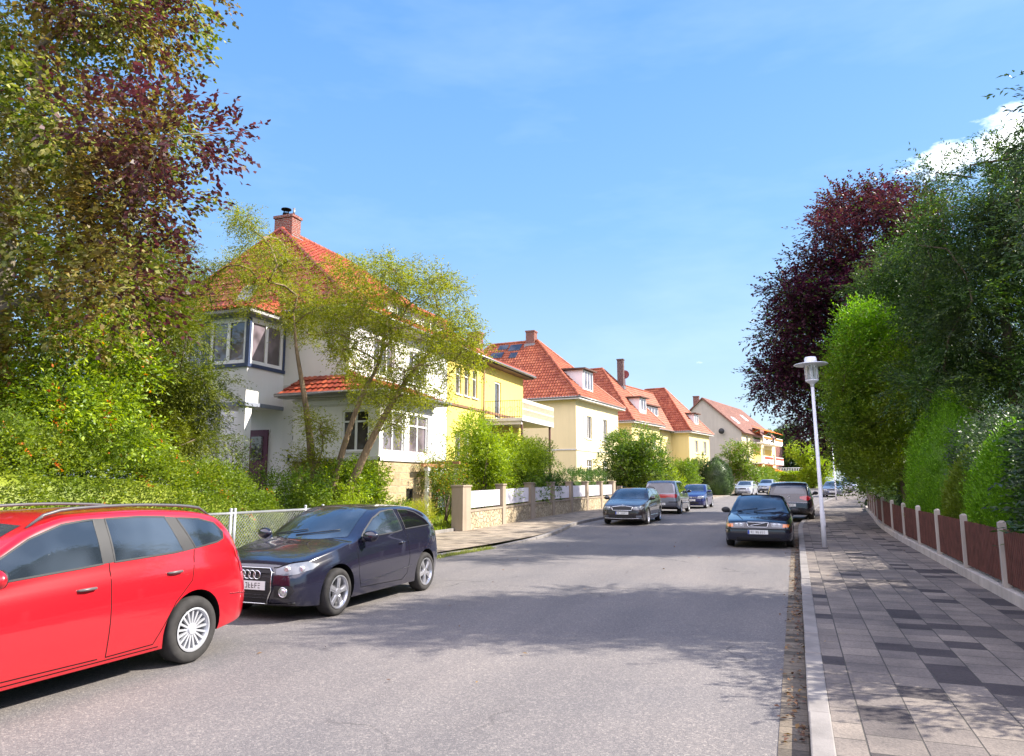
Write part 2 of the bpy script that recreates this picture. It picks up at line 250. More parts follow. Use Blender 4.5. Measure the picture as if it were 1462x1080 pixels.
C_DK2='48,332,60 47,316,63 48,294,35 44,326,107 50,297,50 31,301,91 43,313,32 54,320,64 51,335,89 55,300,77 43,308,19 60,295,38 48,299,66 45,302,88 40,293,79 46,333,71 40,331,102 50,298,79 58,303,51 46,298,101 66,333,46 44,304,41 50,323,42 52,306,36 55,329,27 45,329,38 52,330,18 59,323,75 50,331,55 39,320,97 56,309,90 60,330,26 60,322,31 40,309,90 57,310,19 53,321,35 41,321,80 44,307,51 50,326,29 49,310,98 45,309,74 40,291,44 59,321,64 36,295,100 56,320,90 50,291,37 63,313,58 43,301,64 55,318,101 47,323,18 31,309,86 55,318,59 47,309,40 50,331,25 44,332,76 50,319,58 46,320,80 62,328,49 34,302,79 56,294,67 46,327,69 46,309,103 46,296,95 55,335,90 53,313,94 53,324,46 60,328,66 45,314,57 48,304,68 53,294,54 58,299,26 61,329,83 55,293,35 43,297,38 42,321,70 36,308,86 47,332,101 47,303,34 57,329,49 39,297,74'
def dec(*ss,r=.5,f=.7,seed=1,var=(.7,1.3)):
    q=random.Random(seed); out=[]
    for s in ss:
        for t_ in s.split():
            x,y,z=[int(v)/10+q.uniform(-.05,.05) for v in t_.split(',')]; k=r*q.uniform(*var); out.append([x,y,z,k,k,k*f])
    return np.array(out)
# ---------------------------------------------------------------- camera, light, sky
cam=bpy.data.cameras.new('camera'); co=bpy.data.objects.new('camera',cam); COL.objects.link(co); S.camera=co
cam.sensor_width=36; cam.lens=25.61; cam.clip_end=3000; cam.clip_start=.05
co.location=(0,0,1.75); co.rotation_euler=(R(98.207),0,R(21.078))
SUN_EL,SUN_ROT=38,65
sd=bpy.data.lights.new('sun','SUN'); sd.energy=5.0; sd.angle=R(.5); sd.color=(1,.93,.82)
so=bpy.data.objects.new('sun',sd); COL.objects.link(so)
sv=Vector((math.sin(R(SUN_ROT))*math.cos(R(SUN_EL)),math.cos(R(SUN_ROT))*math.cos(R(SUN_EL)),math.sin(R(SUN_EL))))
so.rotation_euler=sv.to_track_quat('Z','Y').to_euler(); so.location=(30,10,40)
w=bpy.data.worlds.new('World'); S.world=w; w.use_nodes=True; t=w.node_tree; t.nodes.clear()
wo=N(t,'ShaderNodeOutputWorld'); bg=N(t,'ShaderNodeBackground'); bg.inputs[1].default_value=.15; L(t,bg.outputs[0],wo.inputs[0])
sk=N(t,'ShaderNodeTexSky',sky_type='NISHITA'); sk.sun_disc=False; sk.sun_elevation=R(SUN_EL); sk.sun_rotation=R(SUN_ROT); sk.air_density=1.5; sk.dust_density=.7; sk.ozone_density=3.0; sk.altitude=100
tc=N(t,'ShaderNodeTexCoord').outputs['Generated']
def dirn(az,el): return (math.sin(R(az))*math.cos(R(el)),math.cos(R(az))*math.cos(R(el)),math.sin(R(el)))
def blob(az,el,r0,r1):
    vm=N(t,'ShaderNodeVectorMath',operation='SUBTRACT'); L(t,tc,vm.inputs[0]); vm.inputs[1].default_value=dirn(az,el)
    ms=N(t,'ShaderNodeVectorMath',operation='MULTIPLY'); L(t,vm.outputs[0],ms.inputs[0]); ms.inputs[1].default_value=(1,1,2.2)
    ln=N(t,'ShaderNodeVectorMath',operation='LENGTH'); L(t,ms.outputs[0],ln.inputs[0])
    mr=N(t,'ShaderNodeMapRange'); L(t,ln.outputs['Value'],mr.inputs[0]); mr.inputs[1].default_value=r1; mr.inputs[2].default_value=r0; return mr.outputs[0]
cn=noise(t,mapping(t,tc,(1,1,2.4)),9,7,.62)
def addm(a,b,op='ADD'):
    n=N(t,'ShaderNodeMath',operation=op)
    for i,x in enumerate((a,b)):
        if hasattr(x,'links'): L(t,x,n.inputs[i])
        else: n.inputs[i].default_value=x
    return n.outputs[0]
acc=None
for az,el,a,b,g in ((15.5,22.0,.0,.12,1.1),(11.3,21.6,.0,.085,.95),(-2.4,12.1,.0,.03,.72),(-6.4,9.1,.0,.03,.5),(-1.8,14.4,.0,.02,.5)):
    q=addm(blob(az,el,a,b),g,'MULTIPLY'); acc=q if acc is None else addm(acc,q,'MAXIMUM')
dens=addm(addm(acc,.62,'MULTIPLY'),cn)
fac=ramp(t,dens,[(.78,(0,0,0)),(1.28,(1,1,1))])
thin=ramp(t,noise(t,mapping(t,tc,(1,1,3.5)),2.2,5),[(.5,(0,0,0)),(.8,(.06,.06,.06))])
fac=addm(fac,thin)
sz=N(t,'ShaderNodeSeparateXYZ'); L(t,tc,sz.inputs[0])
grad=ramp(t,sz.outputs[2],[(0,(1.75,2.3,2.8)),(.12,(1.25,1.9,2.75)),(.33,(.62,1.42,2.8)),(.6,(.38,1.1,2.65)),(1,(.34,1.0,2.5))])
skc=mix(t,.84,sk.outputs[0],grad)
# unseen bright clouds behind and beside the viewer, added as fill for the shade
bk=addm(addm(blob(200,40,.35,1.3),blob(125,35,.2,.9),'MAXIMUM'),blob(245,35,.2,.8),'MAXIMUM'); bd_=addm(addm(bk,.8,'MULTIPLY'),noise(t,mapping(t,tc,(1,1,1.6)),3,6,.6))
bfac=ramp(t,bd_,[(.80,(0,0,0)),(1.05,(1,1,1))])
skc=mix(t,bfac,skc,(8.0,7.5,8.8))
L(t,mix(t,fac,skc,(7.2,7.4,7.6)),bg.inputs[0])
S.view_settings.view_transform='Standard'; S.view_settings.look='None'; S.view_settings.exposure=1.32; S.view_settings.gamma=1
S.render.resolution_x=1024; S.render.resolution_y=756

# ---------------------------------------------------------------- street shape
offR=smooth_interp([(-60,0),(28,0),(36,.35),(50,1.15),(64,2.3),(80,4.6),(100,9),(140,22),(220,60)])
offL=smooth_interp([(-60,0),(36,0),(50,.3),(64,1.1),(80,2.4),(100,6),(140,19),(220,57)])
gz=smooth_interp([(-60,0),(23,0),(32,.12),(46,.2),(64,.32),(77,.5),(90,.74),(110,1.0),(150,1.6),(220,2.2)])
lk=smooth_interp([(-60,-8.05),(15.6,-8.0),(19,-7.75),(22,-7.65),(25,-7.85),(29,-8.35),(34,-8.2),(60,-8.1),(220,-8.1)])
kL=lambda y: lk(y)+offL(y)
kR=lambda y: offR(y)
def strip(xa,xb,y0,y1,z,nx=2,dy=1.5,mb=None,m=0):
    mb=mb or MB(); n=max(2,int((y1-y0)/dy)+1); rows=[]
    for i in range(n):
        y=y0+(y1-y0)*i/(n-1); a,b=xa(y),xb(y)
        rows.append([(a+(b-a)*j/(nx-1),y,z+gz(y)) for j in range(nx)])
    mb.grid([r[::1] for r in rows][::-1],m,True); return mb
# asphalt
m,t,o=nt('asphalt'); c=coord(t)
f1=noise(t,c,120,2,.7); f2=noise(t,c,.35,5,.55); f3=noise(t,mapping(t,c,(1.2,.12,1)),1.0,4); vo=N(t,'ShaderNodeTexVoronoi'); vo.inputs['Scale'].default_value=70; L(t,c,vo.inputs['Vector'])
sp=N(t,'ShaderNodeSeparateColor'); L(t,vo.outputs['Color'],sp.inputs[0])
cc=ramp(t,f1,[(.28,(.086,.081,.080)),(.5,(.160,.150,.146)),(.72,(.26,.243,.234))])
cc=mix(t,.8,cc,ramp(t,sp.outputs[0],[(.1,(.72,.72,.74)),(.8,(1.08,1.06,1.04)),(.97,(1.6,1.55,1.45))]),'MULTIPLY')
cc=mix(t,1,cc,ramp(t,f2,[(.3,(.84,.85,.88)),(.7,(1.1,1.07,1.04))]),'MULTIPLY')
cc=mix(t,1,cc,ramp(t,f3,[(.35,(.88,.88,.89)),(.65,(1.06,1.05,1.04))]),'MULTIPLY')
# old repair patches and hairline cracks
rp=N(t,'ShaderNodeTexVoronoi',feature='F1',distance='CHEBYCHEV'); rp.inputs['Scale'].default_value=.11; L(t,mapping(t,c,(1,.55,1),(0,0,.04)),rp.inputs['Vector'])
s2=N(t,'ShaderNodeSeparateColor'); L(t,rp.outputs['Color'],s2.inputs[0])
cc=mix(t,1,cc,ramp(t,s2.outputs[0],[(0,(.90,.90,.92)),(.35,(1,1,1)),(.8,(1,1,1)),(1,(1.06,1.05,1.03))]),'MULTIPLY')
wc_=N(t,'ShaderNodeTexNoise'); wc_.inputs['Scale'].default_value=1.6; L(t,c,wc_.inputs['Vector']); wa=N(t,'ShaderNodeVectorMath',operation='MULTIPLY_ADD'); L(t,wc_.outputs['Color'],wa.inputs[0]); wa.inputs[1].default_value=(.9,.9,0); L(t,c,wa.inputs[2])
ck=N(t,'ShaderNodeTexVoronoi',feature='DISTANCE_TO_EDGE'); ck.inputs['Scale'].default_value=.30; L(t,wa.outputs[0],ck.inputs['Vector'])
ckf=ramp(t,ck.outputs['Distance'],[(0,(.45,.45,.46)),(.006,(1,1,1))]); ckm=ramp(t,noise(t,c,.22,2),[(.5,(0,0,0)),(.58,(1,1,1))])
cc=mix(t,1,cc,mix(t,ckm,(1,1,1),ckf),'MULTIPLY')
pbsdf(t,o,cc,.82,.35,0,0,f1,.006,.7); ASPH=m
def slabs(name,bw,rh,c_dark,c_mid,c_light,pd=.22,joint=(.06,.055,.05),swap=True,warm=(1,1,1)):
    m,t,o=nt(name); c=coord(t); sx=N(t,'ShaderNodeSeparateXYZ'); L(t,c,sx.inputs[0]); cb=N(t,'ShaderNodeCombineXYZ')
    L(t,sx.outputs[1 if swap else 0],cb.inputs[0]); L(t,sx.outputs[0 if swap else 1],cb.inputs[1])
    b=N(t,'ShaderNodeTexBrick'); b.inputs['Scale'].default_value=1; b.inputs['Brick Width'].default_value=bw; b.inputs['Row Height'].default_value=rh; b.inputs['Mortar Size'].default_value=.007; b.inputs['Mortar Smooth'].default_value=.6; b.offset=.37; b.offset_frequency=3
    b.inputs['Color1'].default_value=(0,0,0,1); b.inputs['Color2'].default_value=(1,1,1,1); b.inputs['Mortar'].default_value=(.5,.5,.5,1)
    L(t,cb.outputs[0],b.inputs['Vector'])
    col=ramp(t,b.outputs['Color'],[(0,c_dark),(pd,c_dark),(pd+.05,c_mid),(1,c_light)])
    col=mix(t,.8,col,ramp(t,noise(t,c,1.6,6),[(.3,(.52,.51,.52)),(.7,(1.2,1.15,1.10))]),'MULTIPLY')
    col=mix(t,.8,col,ramp(t,noise(t,c,38,4,.7),[(.3,(.62,.62,.62)),(.7,(1.25,1.22,1.2))]),'MULTIPLY')
    col=mix(t,b.outputs['Fac'],col,joint)
    inv=N(t,'ShaderNodeMath',operation='MULTIPLY_ADD'); L(t,b.outputs['Fac'],inv.inputs[0]); inv.inputs[1].default_value=-1.2; L(t,noise(t,c,50,3),inv.inputs[2])
    pbsdf(t,o,col,.85,.3,0,0,inv.outputs[0],.008,.7); return m
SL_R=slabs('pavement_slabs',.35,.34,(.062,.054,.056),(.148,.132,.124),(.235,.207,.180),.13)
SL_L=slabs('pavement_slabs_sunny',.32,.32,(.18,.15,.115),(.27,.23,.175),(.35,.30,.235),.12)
SETT=slabs('gutter_setts',.16,.30,(.09,.078,.062),(.15,.128,.10),(.22,.185,.14),.15,(.07,.06,.045))
CONC=stucco('kerb_concrete',(.26,.24,.225),.35)
def soil(name,c1,c2,c3):
    m,t,o=nt(name); c=coord(t); f=noise(t,c,1.3,6); g=noise(t,c,30,4)
    cc=mix(t,.6,ramp(t,f,[(.35,c1),(.5,c2),(.7,c3)]),ramp(t,g,[(.3,(.5,.5,.5)),(.7,(1.3,1.3,1.2))]),'MULTIPLY'); pbsdf(t,o,cc,.95,.1,0,0,g,.03,.8); return m
SOIL=soil('garden_soil',(.045,.05,.018),(.07,.09,.025),(.12,.10,.06))
GRASSY=soil('far_grass',(.05,.07,.02),(.07,.10,.03),(.10,.11,.045))
mb=MB(); rows=[]
ys=[-200,-60,-20,0,20,42]+[50+8*i for i in range(20)]+[240,400,900]
for y in ys: rows.append([(x,y,gz(y)-.06) for x in (-900,-200,-60,-20,0,20,60,200,900)])
mb.grid(rows[::-1]); struct(mb.build('ground',GRASSY))
struct(strip(lambda y:kL(y)-.05,lambda y:kR(y)+.02,-30,200,0,9,1.5).build('road',ASPH))
struct(strip(lambda y:kR(y)-.2,lambda y:kR(y)+.01,-20,120,.005,2,1.5).build('gutter',SETT))
def kerb(edge,side,name,y0,y1,lo=lambda y:.11,w=.15,L_=1.0):
    mb=MB(); y=y0
    while y<y1:
        L2=L_ if y<60 else 4; a,b=y+.006,y+L2-.006; h0,h1=lo(a),lo(b)
        xa,xb=edge(a),edge(b); j=rnd.uniform(-.004,.004)
        if side>0: p=[(xa+j,a),(xa+w,a),(xb+w,b),(xb+j,b)]
        else: p=[(xa-w,a),(xa+j,a),(xb+j,b),(xb-w,b)]
        z=lambda yy,h: gz(yy)+h
        mb.hexa([(p[0][0],p[0][1],-.1),(p[1][0],p[1][1],-.1),(p[2][0],p[2][1],-.1),(p[3][0],p[3][1],-.1),
                 (p[0][0],p[0][1],z(a,h0)+j),(p[1][0],p[1][1],z(a,h0)+j),(p[2][0],p[2][1],z(b,h1)+j),(p[3][0],p[3][1],z(b,h1)+j)])
        y+=L2
    return struct(mb.build(name,CONC,bevel=.012))
kerb(kR,1,'kerb',-8,130)
kerb(kL,-1,'kerb',-8,120,lambda y:.03+.08*min(1,abs(y-19)/6) if 10<y<28 else .11)
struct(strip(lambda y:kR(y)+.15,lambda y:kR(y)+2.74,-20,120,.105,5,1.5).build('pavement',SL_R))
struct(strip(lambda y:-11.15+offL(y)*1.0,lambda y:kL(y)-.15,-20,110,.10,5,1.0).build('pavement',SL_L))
def gl(x,y):  # left garden height
    d=-11.2+offL(y)-x
    return gz(y)+.14+.42*max(0,min(1,(d-.3)/3.0))
mb=MB(); rows=[]
for i in range(84):
    y=-18+i*1.6; rows.append([(-11.12+offL(y)-d,y,gl(-11.2+offL(y)-d,y)) for d in (0,.4,1,2,3,4,8,16,40)][::-1])
mb.grid(rows[::-1]); struct(mb.build('garden_ground',SOIL))
mb=MB(); rows=[]
for i in range(90):
    y=-18+i*1.6; rows.append([(kR(y)+2.9+d,y,gz(y)+.22+.1*math.sin(d+y*.3)) for d in (0,1,2,4,8,16,40)])
mb.grid(rows[::-1]); struct(mb.build('garden_ground',SOIL))
# ---------------------------------------------------------------- foliage
def unit(a): return a/(np.linalg.norm(a,axis=-1,keepdims=True)+1e-9)
def leafmesh(name,P,D,Nn,ln,wd,mi,mats,parent,fold=.25,extra=None):
    """P base, D direction, Nn normal; one bent rhombic leaf each"""
    n=len(P); D=unit(D); Sd=unit(np.cross(D,Nn)); Nn=np.cross(Sd,D)
    ln=np.broadcast_to(ln,(n,))[:,None]; wd=np.broadcast_to(wd,(n,))[:,None]
    V=np.empty((n,4,3),np.float32)
    V[:,0]=P; V[:,1]=P+D*ln*.45+Sd*wd*.5+Nn*ln*fold*.3; V[:,2]=P+D*ln-Nn*ln*fold*.25; V[:,3]=P+D*ln*.45-Sd*wd*.5+Nn*ln*fold*.3
    V=V.reshape(-1,3); F=np.arange(n*4,dtype=np.int32); m2=np.asarray(mi,np.int32)*np.ones(n,np.int32); nf=n; lt=[np.full(n,4,np.int32)]
    if extra is not None:  # extra MB geometry (dense inner growth) in the same mesh
        ev=np.array(extra.v,np.float32); off=len(V); V=np.vstack([V,ev])
        fl=[off+i for f in extra.f for i in f]; F=np.concatenate([F,np.array(fl,np.int32)]); lt.append(np.array([len(f) for f in extra.f],np.int32)); m2=np.concatenate([m2,np.zeros(len(extra.f),np.int32)]); nf+=len(extra.f)
    lt=np.concatenate(lt); ls=np.concatenate([[0],np.cumsum(lt)[:-1]]).astype(np.int32)
    me=bpy.data.meshes.new(name); me.vertices.add(len(V)); me.vertices.foreach_set('co',V.ravel())
    me.loops.add(len(F)); me.loops.foreach_set('vertex_index',F); me.polygons.add(nf)
    me.polygons.foreach_set('loop_start',ls); me.polygons.foreach_set('material_index',m2)
    for m in (mats if isinstance(mats,(list,tuple)) else [mats]): me.materials.append(m)
    me.update(calc_edges=True); me.validate()
    o=bpy.data.objects.new(name,me); COL.objects.link(o); adopt(o,parent); return o
def twigs(rg,B,D,tl,nl,spread=.8,up=.35,droop=.0,jit=.03,flat=.0):
    """leaves along twigs: returns P,D,N,twig index"""
    n=len(B); D=unit(D); T=np.repeat(np.arange(n),nl); s=np.tile((np.arange(nl)+.5)/nl,n)+rg.uniform(-.5,.5,n*nl)/nl
    L_=(tl*rg.uniform(.6,1.3,n))[T]; d=D[T]; 
    P=B[T]+d*(s*L_)[:,None]; P[:,2]-=droop*(s*L_)**2; P+=rg.normal(0,jit,P.shape)
    q=unit(np.cross(d,np.array([0,0,1.])+rg.normal(0,.05,d.shape))); sg=np.where(np.arange(n*nl)%2==0,1,-1)[:,None]
    LD=d+q*sg*spread+rg.normal(0,.28,d.shape); LD[:,2]-=droop*.8
    Nn=rg.normal(0,1,d.shape)*(1-flat)+np.array([0,0,1.])*(.6+flat*1.2)
    return P,LD,Nn,T
def in_clumps(rg,cl,n,shell=.55,up=.2,rand=.45):
    """cl: array rows cx,cy,cz,rx,ry,rz -> twig bases and outward directions"""
    cl=np.asarray(cl,float); wgt=(cl[:,3]*cl[:,4]*cl[:,5])**(2/3); k=rg.choice(len(cl),n,p=wgt/wgt.sum())
    d=unit(rg.normal(0,1,(n,3))); r=shell+(1-shell)*rg.random(n)**.7
    B=cl[k,:3]+d*cl[k,3:6]*r[:,None]; D=d+rg.normal(0,rand,(n,3)); D[:,2]+=up; return B,D,k
def crown(seed,c,r,n,cr,power=.55,flatz=.7,zmin=None):
    """fill an ellipsoid with smaller uneven clumps"""
    rg=np.random.default_rng(seed); out=[]
    while len(out)<n:
        d=unit(rg.normal(0,1,3)); q=rg.random()**power; p=np.array(c)+d*np.array(r)*q
        if zmin is not None and p[2]<zmin: continue
        s=cr*rg.uniform(.6,1.35); out.append([*p,s,s,s*flatz])
    return np.array(out)
def grow(mb,mains,targets,seed=1,rbase=.006,rmax=.09,step=.45,wob=.12,low=.55,n=6):
    """branches grown outward from the stems to every clump, thick where many share them"""
    rg=random.Random(seed); nodes=[]; par=[]; cnt=[]; fixed=[]
    for pts,rad in mains:
        for i,p in enumerate(pts): nodes.append(Vector(p)); par.append(-1); cnt.append(0); fixed.append(rad[i])
    start=len(nodes)
    rem=[Vector(t[:3]) for t in targets]
    def best(t):
        bi,bd=0,1e9
        for i in range(len(nodes)):
            q=nodes[i]; d=(t-q).length+max(0,q.z-t.z+.1)*1.2
            if i<start and fixed[i]>.5*max(fixed): d+=low
            if d<bd: bi,bd=i,d
        return bi,bd
    bb=[best(t) for t in rem]
    while rem:
        k=min(range(len(rem)),key=lambda i:bb[i][1]); t=rem.pop(k); i0,_=bb.pop(k); p=i0; q0=nodes[i0]; L_=(t-q0).length; m=max(1,int(L_/step)); k0=len(nodes)
        for a in range(1,m+1):
            q=q0.lerp(t,a/m)+Vector((rg.uniform(-wob,wob),rg.uniform(-wob,wob),rg.uniform(-wob*.5,wob)+.12*L_*math.sin(math.pi*a/m)*.8))*(a<m)
            nodes.append(q); par.append(p); cnt.append(0); fixed.append(0); p=len(nodes)-1
        c=p
        while c>=start: cnt[c]+=1; c=par[c]
        for i in range(len(rem)):
            for a in range(k0,len(nodes)):
                q=nodes[a]; d=(rem[i]-q).length+max(0,q.z-rem[i].z+.1)*1.2
                if d<bb[i][1]: bb[i]=(a,d)
    kids={}
    for i in range(start,len(nodes)): kids.setdefault(par[i],[]).append(i)
    R_=lambda i: min(rmax,rbase*(cnt[i]**.55)+.002)
    done=set()
    for i in range(start,len(nodes)):
        if i in done: continue
        path=[par[i]]; c=i
        while True:
            path.append(c); done.add(c); ch=[x for x in kids.get(c,[]) if x not in done]
            if not ch: break
            c=max(ch,key=lambda x:cnt[x])
        r=[R_(path[1])*1.1]+[R_(x) for x in path[1:]]
        mb.tube([nodes[x] for x in path],r,n)
    return nodes
def trunkset(name,base,top,r0,clumps,parent,mat,nl=10,seed=1,bend=.25,lim0=.35,minr=.018):
    rg=random.Random(seed); mb=MB(); b=Vector(base); tp=Vector(top); pts=[];rad=[]
    for i in range(11):
        s=i/10; p=b.lerp(tp,s)+Vector((rg.uniform(-1,1),rg.uniform(-1,1),0))*bend*math.sin(math.pi*s)*.6; pts.append(p); rad.append(r0*(1.25 if i==0 else (1-.86*s)))
    mb.tube(pts,rad,10); tr=mb.build('trunk',mat,parent)
    mb=MB(); k=max(1,int(lim0*10)); grow(mb,[(pts[k:],rad[k:])],clumps,seed,.011 if r0>.2 else .008,r0*.45,.7,.18,.0,5)
    mb.build('branches',mat,parent); return tr
def tree(name,label,cat,base,top,r0,cl,mats,n=3000,tl=.35,nl=7,leaf=(.07,.045),seed=1,shell=.4,up=.15,droop=.1,group=None,bk=None,flat=.2,nlimb=14,mf=None,spread=.8,bend=.25,lim0=.3,trunk=True,jit=.03,extra=None,rand=.45):
    rg=np.random.default_rng(seed); e=thing(name,label,cat,base,group)
    if trunk: trunkset(name,base,top,r0,cl,e,bk or bark('bark'),nlimb,seed,bend,lim0)
    B,D,k=in_clumps(rg,cl,n,shell,up,rand); P,LD,Nn,T=twigs(rg,B,D,tl,nl,spread,.3,droop,jit,flat)
    mi=0 if mf is None else mf(rg,P,k[T])
    leafmesh('crown',P,LD,Nn,rg.uniform(.7,1.25,len(P))*leaf[0],rg.uniform(.7,1.25,len(P))*leaf[1],mi,mats,e,extra=extra)
    return e
def bush(name,label,cat,cl,mats,n=900,tl=.25,nl=7,leaf=(.06,.035),seed=1,group=None,stems=5,z0=.3,mf=None,**k):
    cl=np.asarray(cl,float); c=cl[:,:3].mean(0); b=(float(c[0]),float(c[1]),z0)
    rg=np.random.default_rng(seed); e=thing(name,label,cat,b,group); mb=MB(); r2=random.Random(seed)
    for i in range(stems):
        q=cl[r2.randrange(len(cl))]; p0=Vector(b)+Vector((r2.uniform(-.15,.15),r2.uniform(-.15,.15),-.1)); p1=Vector(q[:3])
        mb.tube([p0,p0.lerp(p1,.5)+Vector((r2.uniform(-.1,.1),0,.1)),p1],[.03,.02,.008],6)
    mb.build('stems',bark('bark'),e)
    B,D,kk=in_clumps(rg,cl,n,k.get('shell',.45),k.get('up',.25)); P,LD,Nn,T=twigs(rg,B,D,tl,nl,.8,.3,k.get('droop',.1),.02,k.get('flat',.15))
    mi=0 if mf is None else mf(rg,P,kk[T])
    leafmesh('foliage',P,LD,Nn,rg.uniform(.7,1.25,len(P))*leaf[0],rg.uniform(.7,1.25,len(P))*leaf[1],mi,mats,e); return e
def cone_plant(name,label,cat,base,H,rad,prof,mat,n=2500,tl=.22,nl=8,leaf=(.05,.02),seed=1,group=None,up=1.0,lump=.08,trunk=True):
    """clipped or columnar conifer: surface of revolution with lumps and a solid inner growth"""
    rg=np.random.default_rng(seed); e=thing(name,label,cat,base,group); f=smooth_interp(prof)
    z=rg.random(n*2)**.9; r=np.array([f(q) for q in z]); keep=rg.random(len(z))<(r/ r.max()*.85+.15); z=z[keep][:n]; r=r[keep][:n]; n=len(z); a=rg.uniform(0,2*math.pi,n)
    lm=1+lump*np.sin(a*3+z*7+seed)+lump*np.sin(a*7-z*13)+rg.normal(0,lump*.5,n); rr=r*lm*rad*rg.uniform(.86,1.0,n)
    B=np.stack([base[0]+rr*np.cos(a),base[1]+rr*np.sin(a),base[2]+z*H],1); D=np.stack([np.cos(a),np.sin(a),np.full(n,up)],1)+rg.normal(0,.25,(n,3))
    P,LD,Nn,T=twigs(rg,B,D,tl,nl,.55,.3,0,.012,0)
    Nn=unit(np.stack([np.cos(a),np.sin(a),np.full(n,.2)],1))[T]+rg.normal(0,.55,P.shape)
    mb=MB(); rows=[]
    for i in range(15):
        q=i/14; rows.append([(base[0]+f(q)*rad*.86*math.cos(k/9*math.pi),base[1]+f(q)*rad*.86*math.sin(k/9*math.pi),base[2]+q*H*.97) for k in range(18)])
    mb.grid(rows,0,True,True)
    leafmesh('foliage',P,LD,Nn,rg.uniform(.7,1.3,len(P))*leaf[0],rg.uniform(.7,1.3,len(P))*leaf[1],0,mat,e,extra=mb)
    if trunk:
        tb=MB(); tb.tube([(base[0],base[1],base[2]-.15),(base[0],base[1],base[2]+H*.5)],[.09,.03],8); tb.build('trunk',bark('bark'),e)
    return e
def hedge(label,pts,w,h,z0,mat,n=5000,tl=.2,nl=7,leaf=(.05,.03),seed=1,group=None,up=.4,wob=.12,name='hedge',round_=.0,mf=None):
    """pts: centre line [(x,y)]; w width; h height list per point or number"""
    rg=np.random.default_rng(seed); P0=np.array(pts,float); seg=np.linalg.norm(np.diff(P0,axis=0),axis=1); cum=np.concatenate([[0],np.cumsum(seg)]); Lt=cum[-1]
    hs=np.array(h if hasattr(h,'__len__') else [h]*len(pts),float); zs=np.array(z0 if hasattr(z0,'__len__') else [z0]*len(pts),float)
    def at(s):
        x=np.interp(s,cum,P0[:,0]); y=np.interp(s,cum,P0[:,1]); hh=np.interp(s,cum,hs); zz=np.interp(s,cum,zs); i=np.clip(np.searchsorted(cum,s,side='right')-1,0,len(seg)-1); d=(P0[i+1]-P0[i])/seg[i][...,None]; return x,y,hh,zz,d
    e=thing(name,label,'hedge',(float(P0[0,0]),float(P0[0,1]),float(zs[0])),group)
    per=w+2*hs.mean(); s=rg.uniform(0,Lt,n); q=rg.uniform(0,per,n); x,y,hh,zz,d=at(s); nr=np.stack([d[:,1],-d[:,0]],1)
    H=hs.mean(); top=(q>H)&(q<H+w); left=q<=H
    off=np.where(left,-w/2,np.where(top,q-H-w/2,w/2)); zf=np.where(left,q/H,np.where(top,1.0,(q-H-w)/H)); zf=np.clip(zf,0,1)
    wob_=1+wob*np.sin(s*1.7+seed)+wob*np.sin(s*4.1)*.6+rg.normal(0,wob*.45,n)
    off=off*wob_*(1-round_*zf**3); z=zz+zf*hh*(1+.5*wob*np.sin(s*2.3+off*2)+rg.normal(0,wob*.35,n))
    B=np.stack([x+nr[:,0]*off,y+nr[:,1]*off,z],1); sd=np.where(left,-1.,np.where(top,0,1.)); D=np.stack([nr[:,0]*sd,nr[:,1]*sd,np.where(top,1.,up)],1)+rg.normal(0,.35,(n,3))
    # both ends
    ne=max(40,int(n*w*H/(per*Lt+2*w*H))); 
    for end,sg in ((0.,-1.),(Lt,1.)):
        x,y,hh,zz,d=at(np.full(ne,end)); nr=np.stack([d[:,1],-d[:,0]],1); o_=rg.uniform(-w/2,w/2,ne); zf=rg.random(ne)
        B=np.vstack([B,np.stack([x+nr[:,0]*o_,y+nr[:,1]*o_,zz+zf*hh],1)]); D=np.vstack([D,np.stack([d[:,0]*sg,d[:,1]*sg,np.full(ne,up)],1)+rg.normal(0,.35,(ne,3))])
    P,LD,Nn,T=twigs(rg,B,D,tl,nl,.8,.3,.1,.02,.1)
    mb=MB(); rows=[]
    for i in range(int(Lt/1)+2):
        s_=min(Lt,max(0,i*Lt/(int(Lt/1)+1))); x,y,hh,zz,d=at(np.array([s_])); x,y,hh,zz=x[0],y[0],hh[0],zz[0]; dx,dy=d[0]; k=w/2*.66
        rows.append([(x-dy*k,y+dx*k,zz-.1),(x-dy*k,y+dx*k,zz+hh*.68),(x-dy*k*.6,y+dx*k*.6,zz+hh*.78),(x+dy*k*.6,y-dx*k*.6,zz+hh*.78),(x+dy*k,y-dx*k,zz+hh*.68),(x+dy*k,y-dx*k,zz-.1)])
    b=mb.grid(rows,0,True); mb.f.append(tuple(range(b,b+6))); mb.m.append(0); mb.sm.append(False)
    k=b+(len(rows)-1)*6; mb.f.append(tuple(range(k,k+6))[::-1]); mb.m.append(0); mb.sm.append(False)
    mi=0 if mf is None else mf(rg,P,T)
    leafmesh('foliage',P,LD,Nn,rg.uniform(.7,1.25,len(P))*leaf[0],rg.uniform(.7,1.25,len(P))*leaf[1],mi,mat,e,extra=mb); return e
